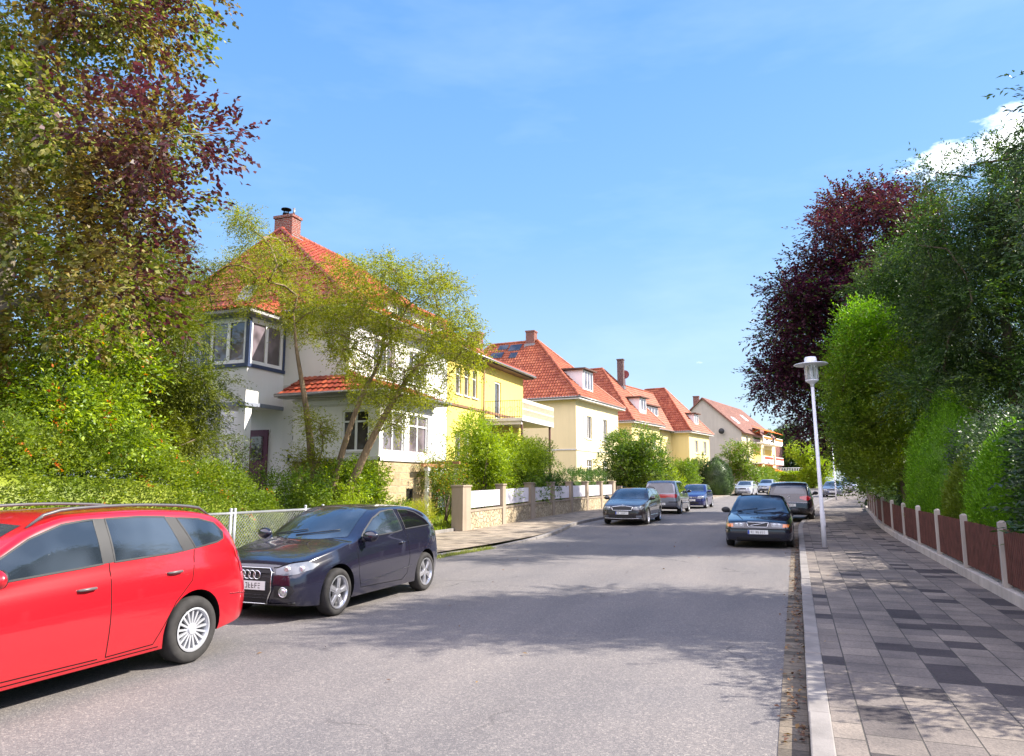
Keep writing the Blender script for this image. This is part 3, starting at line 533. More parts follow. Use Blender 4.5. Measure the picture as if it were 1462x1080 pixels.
# ---------------------------------------------------------------- cars (local frame: front at -y, ground z=0)
TYRE=plain('tyre_rubber',(.035,.033,.032),.85,.25,var=.25,ns=12,bump=.4)
BLK=plain('black_plastic',(.025,.025,.027),.55,.35)
DARK=plain('underbody_black',(.008,.008,.008),.9,.1)
CHR=plain('chrome',(.75,.76,.78),.12,.5,metal=1,var=.03)
ALU=plain('alloy_rim',(.55,.55,.58),.3,.5,metal=.85,var=.1)
HUB=plain('silver_hubcap',(.50,.51,.54),.38,.5,metal=.5,var=.1)
RIMD=plain('rim_shadow_steel',(.05,.05,.055),.6,.3)
CGL=glass_mat('car_glass',(.016,.022,.03),.02,.6)
CGLD=glass_mat('privacy_glass',(.006,.006,.009),.03,.5,False)
LAMP=glass_mat('lamp_lens',(.055,.06,.07),.1,.5)
LAMPC=plain('lamp_reflector',(.7,.72,.75),.18,.6,metal=.7,var=.2,ns=30,bump=.3)
REDL=glass_mat('red_lamp_lens',(.42,.012,.02),.12,.7,False)
ORL=glass_mat('orange_lamp_lens',(.7,.2,.04),.12,.7,False)
PLW=plain('plate_white',(.72,.73,.72),.5,.4,var=.04)
PLB=plain('plate_blue',(.02,.06,.35),.5,.4,var=.04)
INT=plain('seat_cloth',(.16,.15,.15),.9,.1)
def car(sp,name,label,cat,loc,rot=0,group='cars parked along the street'):
    e=thing(name,label,cat,loc,group,local=True); e.rotation_euler=(0,0,R(rot)); Ln=sp['L']
    T=smooth_interp(sp['top']); B=smooth_interp(sp['belt']); Lo=smooth_interp(sp['low']); W=smooth_interp(sp['wid'])
    lean=sp.get('lean',.42); bow=smooth_interp(sp.get('bow',[(0,0),(sp['cowl'],.0),(sp['cowl']+.12,.16),(sp['roof0'],.10),(sp['roof0']+.5,0),(Ln,0)])); cr=sp.get('crown',.035)
    xs=sorted(set([0,.004,.012,.025,.045,.07,.1,.14,.19,.25]+[Ln-q for q in (0,.004,.012,.025,.045,.07,.1,.14,.19,.25)]+[i*Ln/84 for i in range(3,82)]))
    rings=[]
    for x in xs:
        w=W(x); zt=T(x); zl=min(Lo(x),zt-.03); ze=T(max(0,x-bow(x))) if bow(x)>0 else zt
        ze=min(ze,zt)-cr*.6*(w/.87); zb=min(B(x),ze-.02); zb=max(zb,zl+.02)
        half=[]
        for q in (0,.5,.85): half.append((w*q*.93,zl))
        for q,k in ((.03,.945),(.1,.965),(.2,.978),(.34,.992),(.48,1.0),(.6,.998),(.72,.99),(.84,.978),(.94,.962),(1,.94)): half.append((w*k,zl+(zb-zl)*q))
        yb=w*.94; gh=ze-zb; rc=min(.085,.42*gh); rx=min(.13,.1+gh*.1)*(1 if gh>.12 else .9)
        ye=yb-lean*(gh-rc)-.0
        for q in (.12,.35,.6,.85,1): half.append((yb-lean*(gh-rc)*q+.018*math.sin(math.pi*q)*(gh>.2),zb+(gh-rc)*q))
        for a in (22,45,68,90): half.append((ye-rx*(1-math.cos(R(a))),ze-rc+rc*math.sin(R(a))))
        yc=ye-rx
        for q in (.8,.6,.4,.2,0): half.append((yc*q,ze+(zt-ze)*(1-q*q)))
        rings.append([(p[0],x-Ln/2,p[1]) for p in half]+[(-p[0],x-Ln/2,p[1]) for p in half[-2:0:-1]])
    mb=MB(); n0=mb.grid(rings,0,True,True); w_=len(rings[0])
    mb.f.append(tuple(range(w_))[::-1]); mb.m.append(0); mb.sm.append(False)
    k=(len(rings)-1)*w_; mb.f.append(tuple(k+i for i in range(w_))); mb.m.append(0); mb.sm.append(False)
    pm=sp['paint']; body=mb.build('body',[pm,DARK,BLK],e)
    bm=bmesh.new(); bm.from_mesh(body.data); bmesh.ops.recalc_face_normals(bm,faces=bm.faces); bm.to_mesh(body.data)
    bv=BVHTree.FromBMesh(bm); bm.free()
    # wheel arches
    cb=MB(); ra=sp['wr']+sp.get('gap',.05)
    for ax in sp['axles']:
        for sg in (-1,1):
            wy=W(ax); prof=[(0,-.17),(ra,-.17),(ra,.2),(0,.2)]
            cb.lathe([(r,h) for r,h in prof],(sg*(wy-.05),ax-Ln/2,sp['wr']+.01),'x',40,1,False)
    co_=cb.build('cut',[pm,DARK],e); bmc=bmesh.new(); bmc.from_mesh(co_.data); bmesh.ops.remove_doubles(bmc,verts=bmc.verts,dist=1e-4); bmesh.ops.dissolve_degenerate(bmc,edges=bmc.edges,dist=1e-5); bmesh.ops.recalc_face_normals(bmc,faces=bmc.faces); bmc.to_mesh(co_.data); bmc.free()
    md=body.modifiers.new('a','BOOLEAN'); md.operation='DIFFERENCE'; md.object=co_; md.solver='EXACT'
    bpy.context.view_layer.update(); dg=bpy.context.evaluated_depsgraph_get(); nm=bpy.data.meshes.new_from_object(body.evaluated_get(dg)); body.modifiers.clear(); body.data=nm; bpy.data.objects.remove(co_)
    # lower sill / valance in black plastic below a height
    for p in nm.polygons:
        if p.material_index==0 and p.center.z<sp.get('blackz',.0): p.material_index=2
        if p.normal.z<-.9: p.material_index=1
    bt=bmesh.new(); bt.from_mesh(nm); bmesh.ops.triangulate(bt,faces=[f for f in bt.faces if len(f.verts)>4]); bt.to_mesh(nm); bt.free()
    for a_ in list(nm.attributes):
        if a_.name=='custom_normal': nm.attributes.remove(a_)
    nm.set_sharp_from_angle(angle=R(38)); body.data.name='body'
    def cast(o,d):
        h=bv.ray_cast(Vector(o),Vector(d)); return h
    def patch(nm_,poly,ax,sg,off,mat,parent=e,step=.07,sharp=None,thick=0):
        """flat outline projected on the body. ax 'x': poly=(s,z) from side sg; ax 'y': poly=(x,z) from front(-1)/rear(+1); 'z': (x,s) from above"""
        b=bmesh.new(); vs=[b.verts.new((p[0],p[1],0)) for p in poly]; b.faces.new(vs); bmesh.ops.triangulate(b,faces=b.faces)
        for i,a in ((0,(1,0,0)),(1,(0,1,0))):
            lo=min(p[i] for p in poly); hi=max(p[i] for p in poly); q=lo+step
            while q<hi:
                c=[0,0,0]; c[i]=q; bmesh.ops.bisect_plane(b,geom=b.verts[:]+b.edges[:]+b.faces[:],plane_co=c,plane_no=a); q+=step
        bmesh.ops.remove_doubles(b,verts=b.verts,dist=1e-4); bad=[]
        for v in b.verts:
            if ax=='x': o_=(sg*3,v.co.x-Ln/2,v.co.y); d=(-sg,0,0)
            elif ax=='y': o_=(v.co.x,sg*5,v.co.y); d=(0,-sg,0)
            else: o_=(v.co.x,v.co.y-Ln/2,3); d=(0,0,-1)
            h=cast(o_,d)
            if h[0] is None: bad.append(v); v.co=(0,0,-9); continue
            nn=h[1]
            if nn.dot(Vector(d))>0: nn=-nn
            v.co=h[0]+nn*off
        bmesh.ops.delete(b,geom=bad,context='VERTS')
        me=bpy.data.meshes.new(nm_); 
        if b.faces:
            bmesh.ops.recalc_face_normals(b,faces=b.faces); f=b.faces[0]; c=f.calc_center_median(); ref=Vector((sg,0,0)) if ax=='x' else (Vector((0,sg,0)) if ax=='y' else Vector((0,0,1)))
            if sum((f.normal.dot(ref)*f.calc_area() for f in b.faces))<0: bmesh.ops.reverse_faces(b,faces=b.faces)
        for f in b.faces: f.smooth=True
        b.to_mesh(me); b.free(); me.materials.append(mat); o=bpy.data.objects.new(nm_,me); COL.objects.link(o); adopt(o,parent)
        if thick:
            s_=o.modifiers.new('s','SOLIDIFY'); s_.thickness=thick; s_.offset=1
        return o
    def line(nm_,pts,wd,ax,sg,off,mat,parent=e,closed=False,thick=0):
        """thin strip following a polyline on the body"""
        P=[Vector(p) for p in pts]; out=[]
        Q=[]
        for i in range(len(P)-1+(1 if closed else 0)):
            a,b2=P[i],P[(i+1)%len(P)]; m_=max(1,int((b2-a).length/.05))
            for k in range(m_): Q.append(a.lerp(b2,k/m_))
        if not closed: Q.append(P[-1])
        rows=[]
        for i,q in enumerate(Q):
            a=Q[i-1] if (i>0 or closed) else q; b2=Q[(i+1)%len(Q)] if (i<len(Q)-1 or closed) else q
            d=(b2-a).normalized(); nrm=Vector((-d.y,d.x)); row=[]
            for s_ in (-.5,.5):
                v=q+nrm*wd*s_
                if ax=='x': h=cast((sg*3,v.x-Ln/2,v.y),(-sg,0,0))
                elif ax=='y': h=cast((v.x,sg*5,v.y),(0,-sg,0))
                else: h=cast((v.x,v.y-Ln/2,3),(0,0,-1))
                row.append(None if h[0] is None else h[0]+(h[1] if h[1].dot(Vector(((sg,0,0) if ax=='x' else (0,sg,0) if ax=='y' else (0,0,1))))>0 else -h[1])*off)
            rows.append(row)
        if mat is CHR and not closed:
            m2=MB(); pts_=[(a[0]+a[1])*.5 for a in rows if None not in a]
            if len(pts_)<2: return None
            m2.tube(pts_,wd*.5,6); return m2.build(nm_,mat,parent)
        m2=MB()
        for i in range(len(rows)-(0 if closed else 1)):
            a,b2=rows[i],rows[(i+1)%len(rows)]
            if None in a or None in b2: continue
            m2.face([a[0],a[1],b2[1],b2[0]],0,True)
        if not m2.f: return None
        o=m2.build(nm_,mat,parent)
        if thick:
            s_=o.modifiers.new('s','SOLIDIFY'); s_.thickness=thick; s_.offset=0
        return o
    # wheels
    wr=sp['wr']; ww=sp.get('ww',.2); cache={}
    for ai,ax in enumerate(sp['axles']):
        for sg in (-1,1):
            if not cache:
                tb=MB(); rr=sp['rim']; h=ww/2
                tb.lathe([(rr*.98,-h*.7),(rr+.02,-h),(wr-.03,-h*1.02),(wr-.008,-h*.82),(wr,-h*.6),(wr,h*.6),(wr-.008,h*.82),(wr-.03,h*1.02),(rr+.02,h),(rr*.98,h*.7)],(0,0,0),'x',48,0)
                rb=MB(); rb.lathe([(rr+.005,h*.97),(rr-.012,h*1.0),(rr-.022,h*.86),(rr-.03,h*.2),(rr-.03,-h*.6)],(0,0,0),'x',48,0)
                rb.lathe([(0,-h*.1),(rr-.03,-h*.1)],(0,0,0),'x',48,1)
                st=sp['spokes']; nS,style=st; f0=h*.86
                rb.lathe([(0,f0),(.045,f0-.002),(.062,f0-.02),(.065,f0-.06)],(0,0,0),'x',20,0)
                for q in range(nS):
                    a=2*math.pi*q/nS
                    def sp_(a0,a1,r0,r1,w0,w1,x0,x1):
                        c0,s0=math.cos(a0),math.sin(a0); c1,s1=math.cos(a1),math.sin(a1)
                        A=[]
                        for (xx0,xx1) in ((x0-.03,x1-.03),(x0,x1)):
                            A+= [(xx0,r0*c0-w0*s0,r0*s0+w0*c0),(xx0,r0*c0+w0*s0,r0*s0-w0*c0),(xx1,r1*c1+w1*s1,r1*s1-w1*c1),(xx1,r1*c1-w1*s1,r1*s1+w1*c1)]
                        rb.hexa(A,0)
                    if style=='multi': sp_(a,a,.05,rr-.015,.009,.011,f0-.015,h*.8)
                    elif style=='wide': sp_(a,a,.03,rr-.012,.030,.042,f0-.006,h*.78); sp_(a,a+.0,.06,rr-.02,.012,.02,f0+.004,h*.8)
                    elif style=='twin': sp_(a,a+.17,.04,rr-.012,.02,.018,f0-.006,h*.78); sp_(a,a-.17,.04,rr-.012,.02,.018,f0-.007,h*.78)
                rw=rb.build('wheel',[sp.get('rimmat',ALU),RIMD],e,sharp=40); tw=tb.build('tyre',TYRE,rw); cache['r']=rw; cache['t']=tw
            else:
                rw=cache['r'].copy(); tw=cache['t'].copy(); COL.objects.link(rw); COL.objects.link(tw); rw.parent=e; tw.parent=rw
            rw.location=(sg*(W(ax)-ww/2-.012),ax-Ln/2,wr); rw.rotation_euler=(R(ai*37+11),0,0 if sg>0 else math.pi)
    far=sp.get('far',False)
    # glazing
    for sg in (-1,1):
        for i,(nm_,poly) in enumerate(sp['side']):
            o=patch(nm_,poly,'x',sg,.004,CGLD if 'dark' in nm_ or (sp.get('darkrear') and i>0) else CGL); o.name='side_window'
            if not far: line('window_trim',poly,.016,'x',sg,.006,sp.get('trim',BLK),o,True)
        for poly in sp.get('pillars',[]): patch('pillar_cover',poly,'x',sg,.003,BLK)
        if not far:
            for poly in sp.get('doors',[]):
                line('door_seam',poly,.009,'x',sg,.0015,DARK)
            for (hx,hz) in sp.get('handles',[]):
                h=cast((sg*3,hx-Ln/2,hz),(-sg,0,0))
                if h[0]:
                    m2=MB(); yy=h[0].x; m2.tube([(yy-sg*.01,hx-Ln/2-.09,hz-.004),(yy+sg*.022,hx-Ln/2-.075,hz),(yy+sg*.03,hx-Ln/2,hz+.002),(yy+sg*.022,hx-Ln/2+.075,hz+.002),(yy-sg*.01,hx-Ln/2+.09,hz)],[.008,.012,.014,.012,.008],8)
                    m2.build('door_handle',sp.get('handlemat',BLK),e)
            for pts,wd in sp.get('creases',[]):
                line('side_moulding',pts,wd,'x',sg,.006,sp.get('mould',BLK),thick=.004)
        # mirror
        mx,mz=sp['mirror']; h=cast((sg*3,mx-Ln/2,mz),(-sg,0,0)); yy=h[0].x
        m2=MB(); m2.ell((yy+sg*.14,mx-Ln/2-.02,mz+.04),(.125,.065,.082),0,16,10); mo=m2.build('mirror',sp.get('mirmat',pm),e)
        m2=MB(); m2.tube([(yy-sg*.03,mx-Ln/2,mz-.02),(yy+sg*.08,mx-Ln/2-.01,mz-.01)],[.035,.03],8); m2.tube([(yy+sg*.14,mx-Ln/2+.03,mz+.04),(yy+sg*.14,mx-Ln/2+.047,mz+.04)],[.07,.07],12); m2.build('mirror_mount',BLK,mo)
    patch('windscreen',sp['wscreen'],'y',-1,.004,CGL)
    patch('rear_window',sp['rscreen'],'y',1,.004,CGL)
    for nm_,poly,ax,sg,off,mat in sp['patches']:
        ps=[poly] if ax!='yy' else [poly,[(-a,b) for a,b in poly][::-1]]
        for p in ps: patch(nm_,p,ax[0],sg,off,mat,step=.045)
    for nm_,pts,wd,ax,sg,off,mat in sp.get('lines',[]):
        ps=[pts] if ax!='yy' else [pts,[(-a,b) for a,b in pts]]
        for p in ps: line(nm_,p,wd,ax[0],sg,off,mat,thick=.004)
    for end,(pz) in sp.get('plates',{}).items():
        sg=-1 if end=='f' else 1; h=cast((0,sg*5,pz),(0,-sg,0)); y=h[0].y+sg*.012
        h2=cast((.2,sg*5,pz),(0,-sg,0)); y=sg*max(sg*y,sg*h2[0].y+.008)
        m2=MB(); m2.box(-.26,.26,min(y,y+sg*.008),max(y,y+sg*.008),pz-.055,pz+.055); pl=m2.build('number_plate',PLW,e)
        m2=MB(); a=y+sg*.0105; m2.box(-.258*1,-.215,min(a,a-sg*.002),max(a,a-sg*.002),pz-.052,pz+.052) if sg<0 else m2.box(.215,.258,min(a,a-sg*.002),max(a,a-sg*.002),pz-.052,pz+.052); m2.build('plate_band',PLB,pl)
        m2=MB(); rr=random.Random(name); q=-.19
        for ch in range(8):   # blurred, unreadable characters
            if ch in (2,): q+=.04; continue
            for (u0,u1,v0,v1) in rr.sample([(0,.008,-.032,.032),(.024,.032,-.032,.032),(0,.032,.025,.032),(0,.032,-.032,-.025),(0,.032,-.004,.004)],3):
                uu0,uu1=(q+u0,q+u1) if sg<0 else (-(q+u1),-(q+u0)); m2.box(uu0,uu1,min(a,a-sg*.002),max(a,a-sg*.002),pz+v0,pz+v1)
            q+=.05
        m2.build('plate_characters',BLK,pl)
    if sp.get('rails'):
        x0,x1,ry,rz0,rz1=sp['rails']
        for sg in (-1,1):
            pts=[];n_=14
            for i in range(n_+1):
                s_=i/n_; x=x0+(x1-x0)*s_; hh=cast((sg*ry,x-Ln/2,3),(0,0,-1))[0].z; lift=.05*min(1,min(s_/.07,(1-s_)/.07)); pts.append((sg*ry,x-Ln/2,hh+lift))
            m2=MB(); m2.tube(pts,[.010 if i in(0,n_) else .015 for i in range(n_+1)],8)
            m2.build('roof_rail',sp.get('railmat',BLK),e)
    if sp.get('wipers'):
        zc=sp['wipers']
        for (xa,xb) in ((-.15,.45),(-.62,-.05)) :
            pts=[]
            for i in range(6):
                x=xa+(xb-xa)*i/5; z=zc+.015*i; h=cast((x,-5,z),(0,1,0))
                if h[0]: pts.append(h[0]+Vector((0,-.02,.01)))
            if len(pts)>2: m2=MB(); m2.tube(pts,.008,6); m2.build('wiper',BLK,e)
    for fn in sp.get('extra',[]): fn(e,cast,Ln,patch,line)
    return e
def copy_tree(o,parent=None):
    c=o.copy(); COL.objects.link(c)
    if parent is not None: c.parent=parent
    for ch in list(o.children): copy_tree(ch,c)
    return c
def rect(x0,x1,z0,z1,r=.03):
    out=[]
    for cx,cz,a0 in ((x1-r,z1-r,0),(x0+r,z1-r,90),(x0+r,z0+r,180),(x1-r,z0+r,270)):
        for k in range(4): a=R(a0+k*30); out.append((cx+r*math.cos(a),cz+r*math.sin(a)))
    return out
def rings_badge(zc,n=4,r=.052,sep=.078,name='ring_badge'):
    def f(e,cast,Ln,patch,line):
        m2=MB()
        y=min(cast((q,-5,zc),(0,1,0))[0].y for q in (-.12,0,.12))-.016
        for i in range(n):
            cx=(i-(n-1)/2)*sep; pts=[(cx+r*math.cos(a),y,zc+r*math.sin(a)) for a in [2*math.pi*k/24 for k in range(25)]]
            m2.tube(pts,.0085,6,0,False)
        m2.build(name,CHR,e)
    return f
def round_badge(zc,r,sg=-1,inner=True):
    def f(e,cast,Ln,patch,line):
        y=cast((0,sg*5,zc),(0,-sg,0))[0].y+sg*.012; m2=MB(); pts=[(r*math.cos(a),y,zc+r*math.sin(a)) for a in [2*math.pi*k/20 for k in range(21)]]
        m2.tube(pts,r*.14,6,0,False)
        if inner:
            for s_ in (-1,1): m2.tube([(s_*r*.6,y,zc+r*.7),(s_*r*.2,y,zc-r*.75),(0,y,zc)],r*.1,5)
        m2.build('badge',CHR,e)
    return f
def fog_lamp(x,z,r):
    def f(e,cast,Ln,patch,line):
        for sx in (-1,1):
            h=cast((sx*x,-5,z),(0,1,0)); y=h[0].y-.012; m2=MB(); m2.lathe([(0,0),(r*.8,-.008),(r*.85,.02)],(sx*x,y,z),'y',20,0); o=m2.build('fog_lamp',LAMPC,e)
            m2=MB(); pts=[(sx*x+r*math.cos(a)*1.05,y-.003,z+r*math.sin(a)) for a in [2*math.pi*k/20 for k in range(21)]]; m2.tube(pts,.009,6,0,False); m2.build('lamp_ring',CHR,o)
    return f
def lights(x,z,r,n=2,dx=.13):
    def f(e,cast,Ln,patch,line):
        for sx in (-1,1):
            for i in range(n):
                xx=sx*(x-i*dx); h=cast((xx,-5,z),(0,1,0))
                if h[0] is None: continue
                m2=MB(); m2.lathe([(0,-.002),(r*.6,-.009),(r,-.004),(r*1.02,.03)],(xx,h[0].y-.006,z),'y',16,0); m2.build('headlight_reflector',LAMPC,e)
    return f
RED=paint('red_paint',(.37,.003,.010),.3); NAVY=paint('blue_black_paint',(.010,.010,.022),.18); GREYM=paint('dark_brown_grey_paint',(.035,.028,.03),.25,.3)
SILV=paint('grey_silver_paint',(.20,.21,.25),.32,.6); BLUE=paint('deep_blue_paint',(.012,.016,.10),.25,.2); BLKP=paint('black_paint',(.010,.009,.014),.2); DNAVY=paint('dark_navy_paint',(.006,.008,.018),.2); PALE=paint('pale_silver_paint',(.48,.50,.55),.35,.4)
A1=dict(L=3.95,axles=(.76,3.23),wr=.308,rim=.215,ww=.205,spokes=(5,'wide'),paint=NAVY,cowl=1.02,roof0=1.9,lean=.40,
 top=[(0,.50),(.015,.60),(.05,.69),(.12,.745),(.35,.82),(.7,.90),(1.02,.965),(1.12,1.0),(1.5,1.20),(1.9,1.365),(2.2,1.41),(2.6,1.415),(3.0,1.39),(3.35,1.31),(3.6,1.18),(3.78,1.02),(3.88,.92),(3.94,.75),(3.95,.55)],
 belt=[(0,.55),(.2,.66),(.6,.76),(1.1,.87),(1.6,.925),(2.5,.965),(3.3,.99),(3.7,.95),(3.95,.7)],
 low=[(0,.42),(.02,.28),(.1,.20),(.5,.165),(1.2,.17),(2.9,.17),(3.6,.22),(3.9,.30),(3.95,.42)],
 wid=[(0,.50),(.015,.58),(.05,.65),(.12,.715),(.25,.775),(.45,.825),(.76,.865),(1.5,.862),(2.6,.868),(3.23,.872),(3.6,.83),(3.82,.76),(3.92,.69),(3.95,.60)],
 side=[('glass',[(1.36,.975),(1.52,1.08),(1.80,1.23),(2.05,1.315),(2.30,1.338),(2.42,1.335),(2.50,1.02),(2.3,1.0)]),
       ('dark',[(2.60,1.03),(2.54,1.335),(2.8,1.325),(3.05,1.275),(3.28,1.17),(3.42,1.06),(3.3,1.055)])],
 doors=[[(1.24,.96),(1.2,.8),(1.22,.5),(1.3,.30),(2.45,.27),(2.6,.35),(2.66,.6),(2.60,1.02)]],handles=[(2.42,.84)],handlemat=NAVY,
 wscreen=[(-.62,.99),(-.3,.965),(0,.96),(.3,.965),(.62,.99),(.55,1.2),(.50,1.345),(.25,1.375),(0,1.382),(-.25,1.375),(-.50,1.345),(-.55,1.2)],
 rscreen=rect(-.48,.48,1.03,1.30,.08),mirror=(1.40,.96),
 patches=[('grille',[(-.34,.62),(-.35,.40),(-.26,.235),(.26,.235),(.35,.40),(.34,.62),(.30,.665),(-.30,.665)],'y',-1,.004,BLK),
          ('headlight',[(.385,.66),(.40,.60),(.52,.585),(.66,.60),(.76,.65),(.775,.70),(.70,.745),(.55,.72)],'yy',-1,.006,LAMP),
          ('air_intake',[(.40,.46),(.38,.32),(.60,.31),(.66,.40),(.62,.46)],'yy',-1,.004,BLK),
          ('tail_light',[(.46,.92),(.46,.76),(.66,.76),(.70,.92)],'yy',1,.006,REDL)],
 lines=[('grille_frame',[(-.34,.62),(-.35,.40),(-.26,.235),(.26,.235),(.35,.40),(.34,.62),(.30,.665),(-.30,.665),(-.34,.62)],.016,'y',-1,.016,CHR),
        ('grille_bar',[(-.33,.60),(.33,.60)],.008,'y',-1,.008,DARK),('grille_bar',[(-.34,.56),(.34,.56)],.008,'y',-1,.008,RIMD),('grille_bar',[(-.34,.50),(.34,.50)],.008,'y',-1,.008,RIMD),('grille_bar',[(-.32,.34),(.32,.34)],.008,'y',-1,.008,RIMD),('grille_bar',[(-.30,.30),(.30,.30)],.008,'y',-1,.008,RIMD),
        ('bumper_lip',[(-.66,.25),(-.4,.225),(0,.22),(.4,.225),(.66,.25)],.02,'y',-1,.012,BLK),
        ('bonnet_seam',[(.70,.755),(.55,.74),(.40,.68),(.34,.675)],.007,'yy',-1,.003,DARK)],
 creases=[([(1.28,.36),(1.8,.39),(2.75,.46)],.008)],mould=NAVY,
 plates={'f':.455,'r':.62},wipers=1.0,extra=[rings_badge(.585),fog_lamp(.53,.385,.058),lights(.68,.66,.042,2,.14)])
I30=dict(L=4.475,axles=(.86,3.56),wr=.318,rim=.205,ww=.2,spokes=(17,'multi'),rimmat=HUB,paint=RED,cowl=1.0,roof0=1.95,lean=.36,gap=.055,
 top=[(0,.50),(.02,.62),(.08,.72),(.3,.82),(.7,.91),(1.0,.97),(1.12,1.02),(1.5,1.24),(1.95,1.44),(2.3,1.505),(2.9,1.52),(3.5,1.50),(3.95,1.44),(4.12,1.33),(4.28,1.10),(4.38,.92),(4.44,.78),(4.47,.62),(4.475,.52)],
 belt=[(0,.55),(.2,.68),(.6,.80),(1.1,.90),(2,.955),(3,.995),(3.7,1.01),(4.1,1.0),(4.35,.86),(4.475,.6)],
 low=[(0,.42),(.02,.28),(.1,.2),(.5,.17),(1.2,.175),(3.2,.18),(4.0,.24),(4.38,.29),(4.46,.36),(4.475,.44)],
 wid=[(0,.52),(.02,.6),(.08,.7),(.2,.78),(.45,.85),(.86,.885),(1.6,.885),(3,.888),(3.56,.89),(3.95,.87),(4.2,.83),(4.36,.77),(4.44,.71),(4.475,.62)],
 side=[('glass',[(1.36,.985),(1.6,1.14),(1.9,1.30),(2.2,1.40),(2.42,1.425),(2.50,1.43),(2.52,1.05),(2.3,1.035)]),
       ('glass',[(2.64,1.055),(2.62,1.43),(3.0,1.435),(3.28,1.42),(3.42,1.09),(3.3,1.08)]),
       ('glass',[(3.58,1.105),(3.42,1.405),(3.7,1.385),(3.92,1.33),(4.02,1.23),(4.0,1.17),(3.9,1.14)])],
 pillars=[[(2.51,1.05),(2.49,1.435),(2.63,1.435),(2.65,1.055)],[(3.41,1.08),(3.27,1.425),(3.43,1.41),(3.59,1.10)]],
 doors=[[(1.22,.97),(1.16,.75),(1.2,.45),(1.30,.27),(2.5,.26)],[(2.58,1.05),(2.58,.26)],[(2.58,.26),(3.08,.27),(3.18,.42),(3.3,.62),(3.5,.80),(3.56,1.09)],[(1.3,.23),(3.15,.235)]],
 handles=[(2.34,.86),(3.28,.90)],handlemat=plain('grey_handle',(.10,.085,.085),.4,.5),
 wscreen=[(-.64,1.0),(0,.98),(.64,1.0),(.57,1.22),(.52,1.40),(0,1.44),(-.52,1.40),(-.57,1.22)],
 rscreen=rect(-.5,.5,1.02,1.36,.08),mirror=(1.50,1.0),
 patches=[('grille',rect(-.35,.35,.52,.62),'y',-1,.004,BLK),('headlight',[(.40,.62),(.46,.56),(.7,.60),(.80,.72),(.7,.78),(.5,.72)],'yy',-1,.006,LAMP),
          ('tail_light',[(.50,1.0),(.52,.78),(.80,.80),(.78,1.06),(.66,1.08)],'yy',1,.006,REDL),
          ('lamp_edge',[(4.26,1.03),(4.33,.86),(4.24,.94),(4.20,1.05)],'x',1,.007,LAMP)],
 creases=[([(4.05,.60),(4.25,.585),(4.42,.56)],.008)],mould=paint('red_paint',(0,0,0)),
 plates={'f':.42,'r':.72},rails=(1.95,3.95,.60,0,0),railmat=plain('anthracite_rail',(.075,.07,.075),.4,.5))
OCT=dict(L=4.66,axles=(.9,3.6),wr=.318,rim=.22,ww=.2,spokes=(5,'wide'),paint=GREYM,cowl=1.1,roof0=2.0,lean=.40,
 top=[(0,.5),(.02,.64),(.08,.74),(.3,.82),(.8,.92),(1.1,.98),(1.25,1.04),(1.65,1.28),(2.05,1.42),(2.6,1.46),(3.3,1.45),(3.9,1.40),(4.25,1.28),(4.5,1.02),(4.6,.9),(4.65,.7),(4.66,.55)],
 belt=[(0,.55),(.2,.68),(.6,.78),(1.2,.9),(2.4,.95),(3.6,.98),(4.4,.95),(4.66,.65)],
 low=[(0,.42),(.02,.26),(.1,.19),(.5,.165),(4.0,.2),(4.55,.28),(4.66,.42)],
 wid=[(0,.62),(.02,.68),(.08,.75),(.2,.82),(.45,.88),(.9,.905),(3.6,.905),(4.2,.87),(4.5,.8),(4.66,.66)],
 side=[('g',[(1.45,.99),(1.75,1.19),(2.1,1.345),(2.5,1.375),(2.55,1.0)]),('g',[(2.65,1.0),(2.62,1.38),(3.2,1.375),(3.5,1.03)]),('g',[(3.62,1.04),(3.4,1.365),(3.9,1.33),(4.15,1.12)])],
 wscreen=[(-.66,1.02),(0,.99),(.66,1.02),(.58,1.22),(.53,1.37),(0,1.40),(-.53,1.37),(-.58,1.22)],rscreen=rect(-.5,.5,1.04,1.3,.08),mirror=(1.5,1.0),
 patches=[('grille',[(-.42,.70),(-.38,.57),(.38,.57),(.42,.70),(.1,.735),(-.1,.735)],'y',-1,.005,BLK),('headlight',[(.44,.70),(.47,.58),(.76,.60),(.84,.70),(.72,.755)],'yy',-1,.006,LAMP),
  ('air_intake',rect(-.5,.5,.27,.38,.03),'y',-1,.004,BLK),('fog_lamp',rect(.56,.76,.30,.38,.02),'yy',-1,.006,LAMP),('tail_light',[(.5,.95),(.5,.75),(.8,.78),(.8,.95)],'yy',1,.006,REDL)],
 lines=[('grille_frame',[(-.42,.70),(-.38,.57),(.38,.57),(.42,.70),(.1,.735),(-.1,.735),(-.42,.70)],.03,'y',-1,.009,CHR),('bumper_trim',[(-.78,.27),(0,.25),(.78,.27)],.015,'y',-1,.008,CHR)],
 doors=[[(1.3,.98),(1.3,.35),(2.6,.3)],[(2.6,1.0),(2.6,.3)],[(2.6,.3),(3.2,.35),(3.55,1.0)]],handles=[(2.45,.88),(3.4,.9)],creases=[([(1.35,.36),(3.1,.36)],.02)],mould=CHR,trim=CHR,
 plates={'f':.47,'r':.75},rails=(2.0,4.1,.6,0,0),railmat=BLK,extra=[round_badge(.745,.04,-1,False),lights(.70,.665,.045,2,.15)])
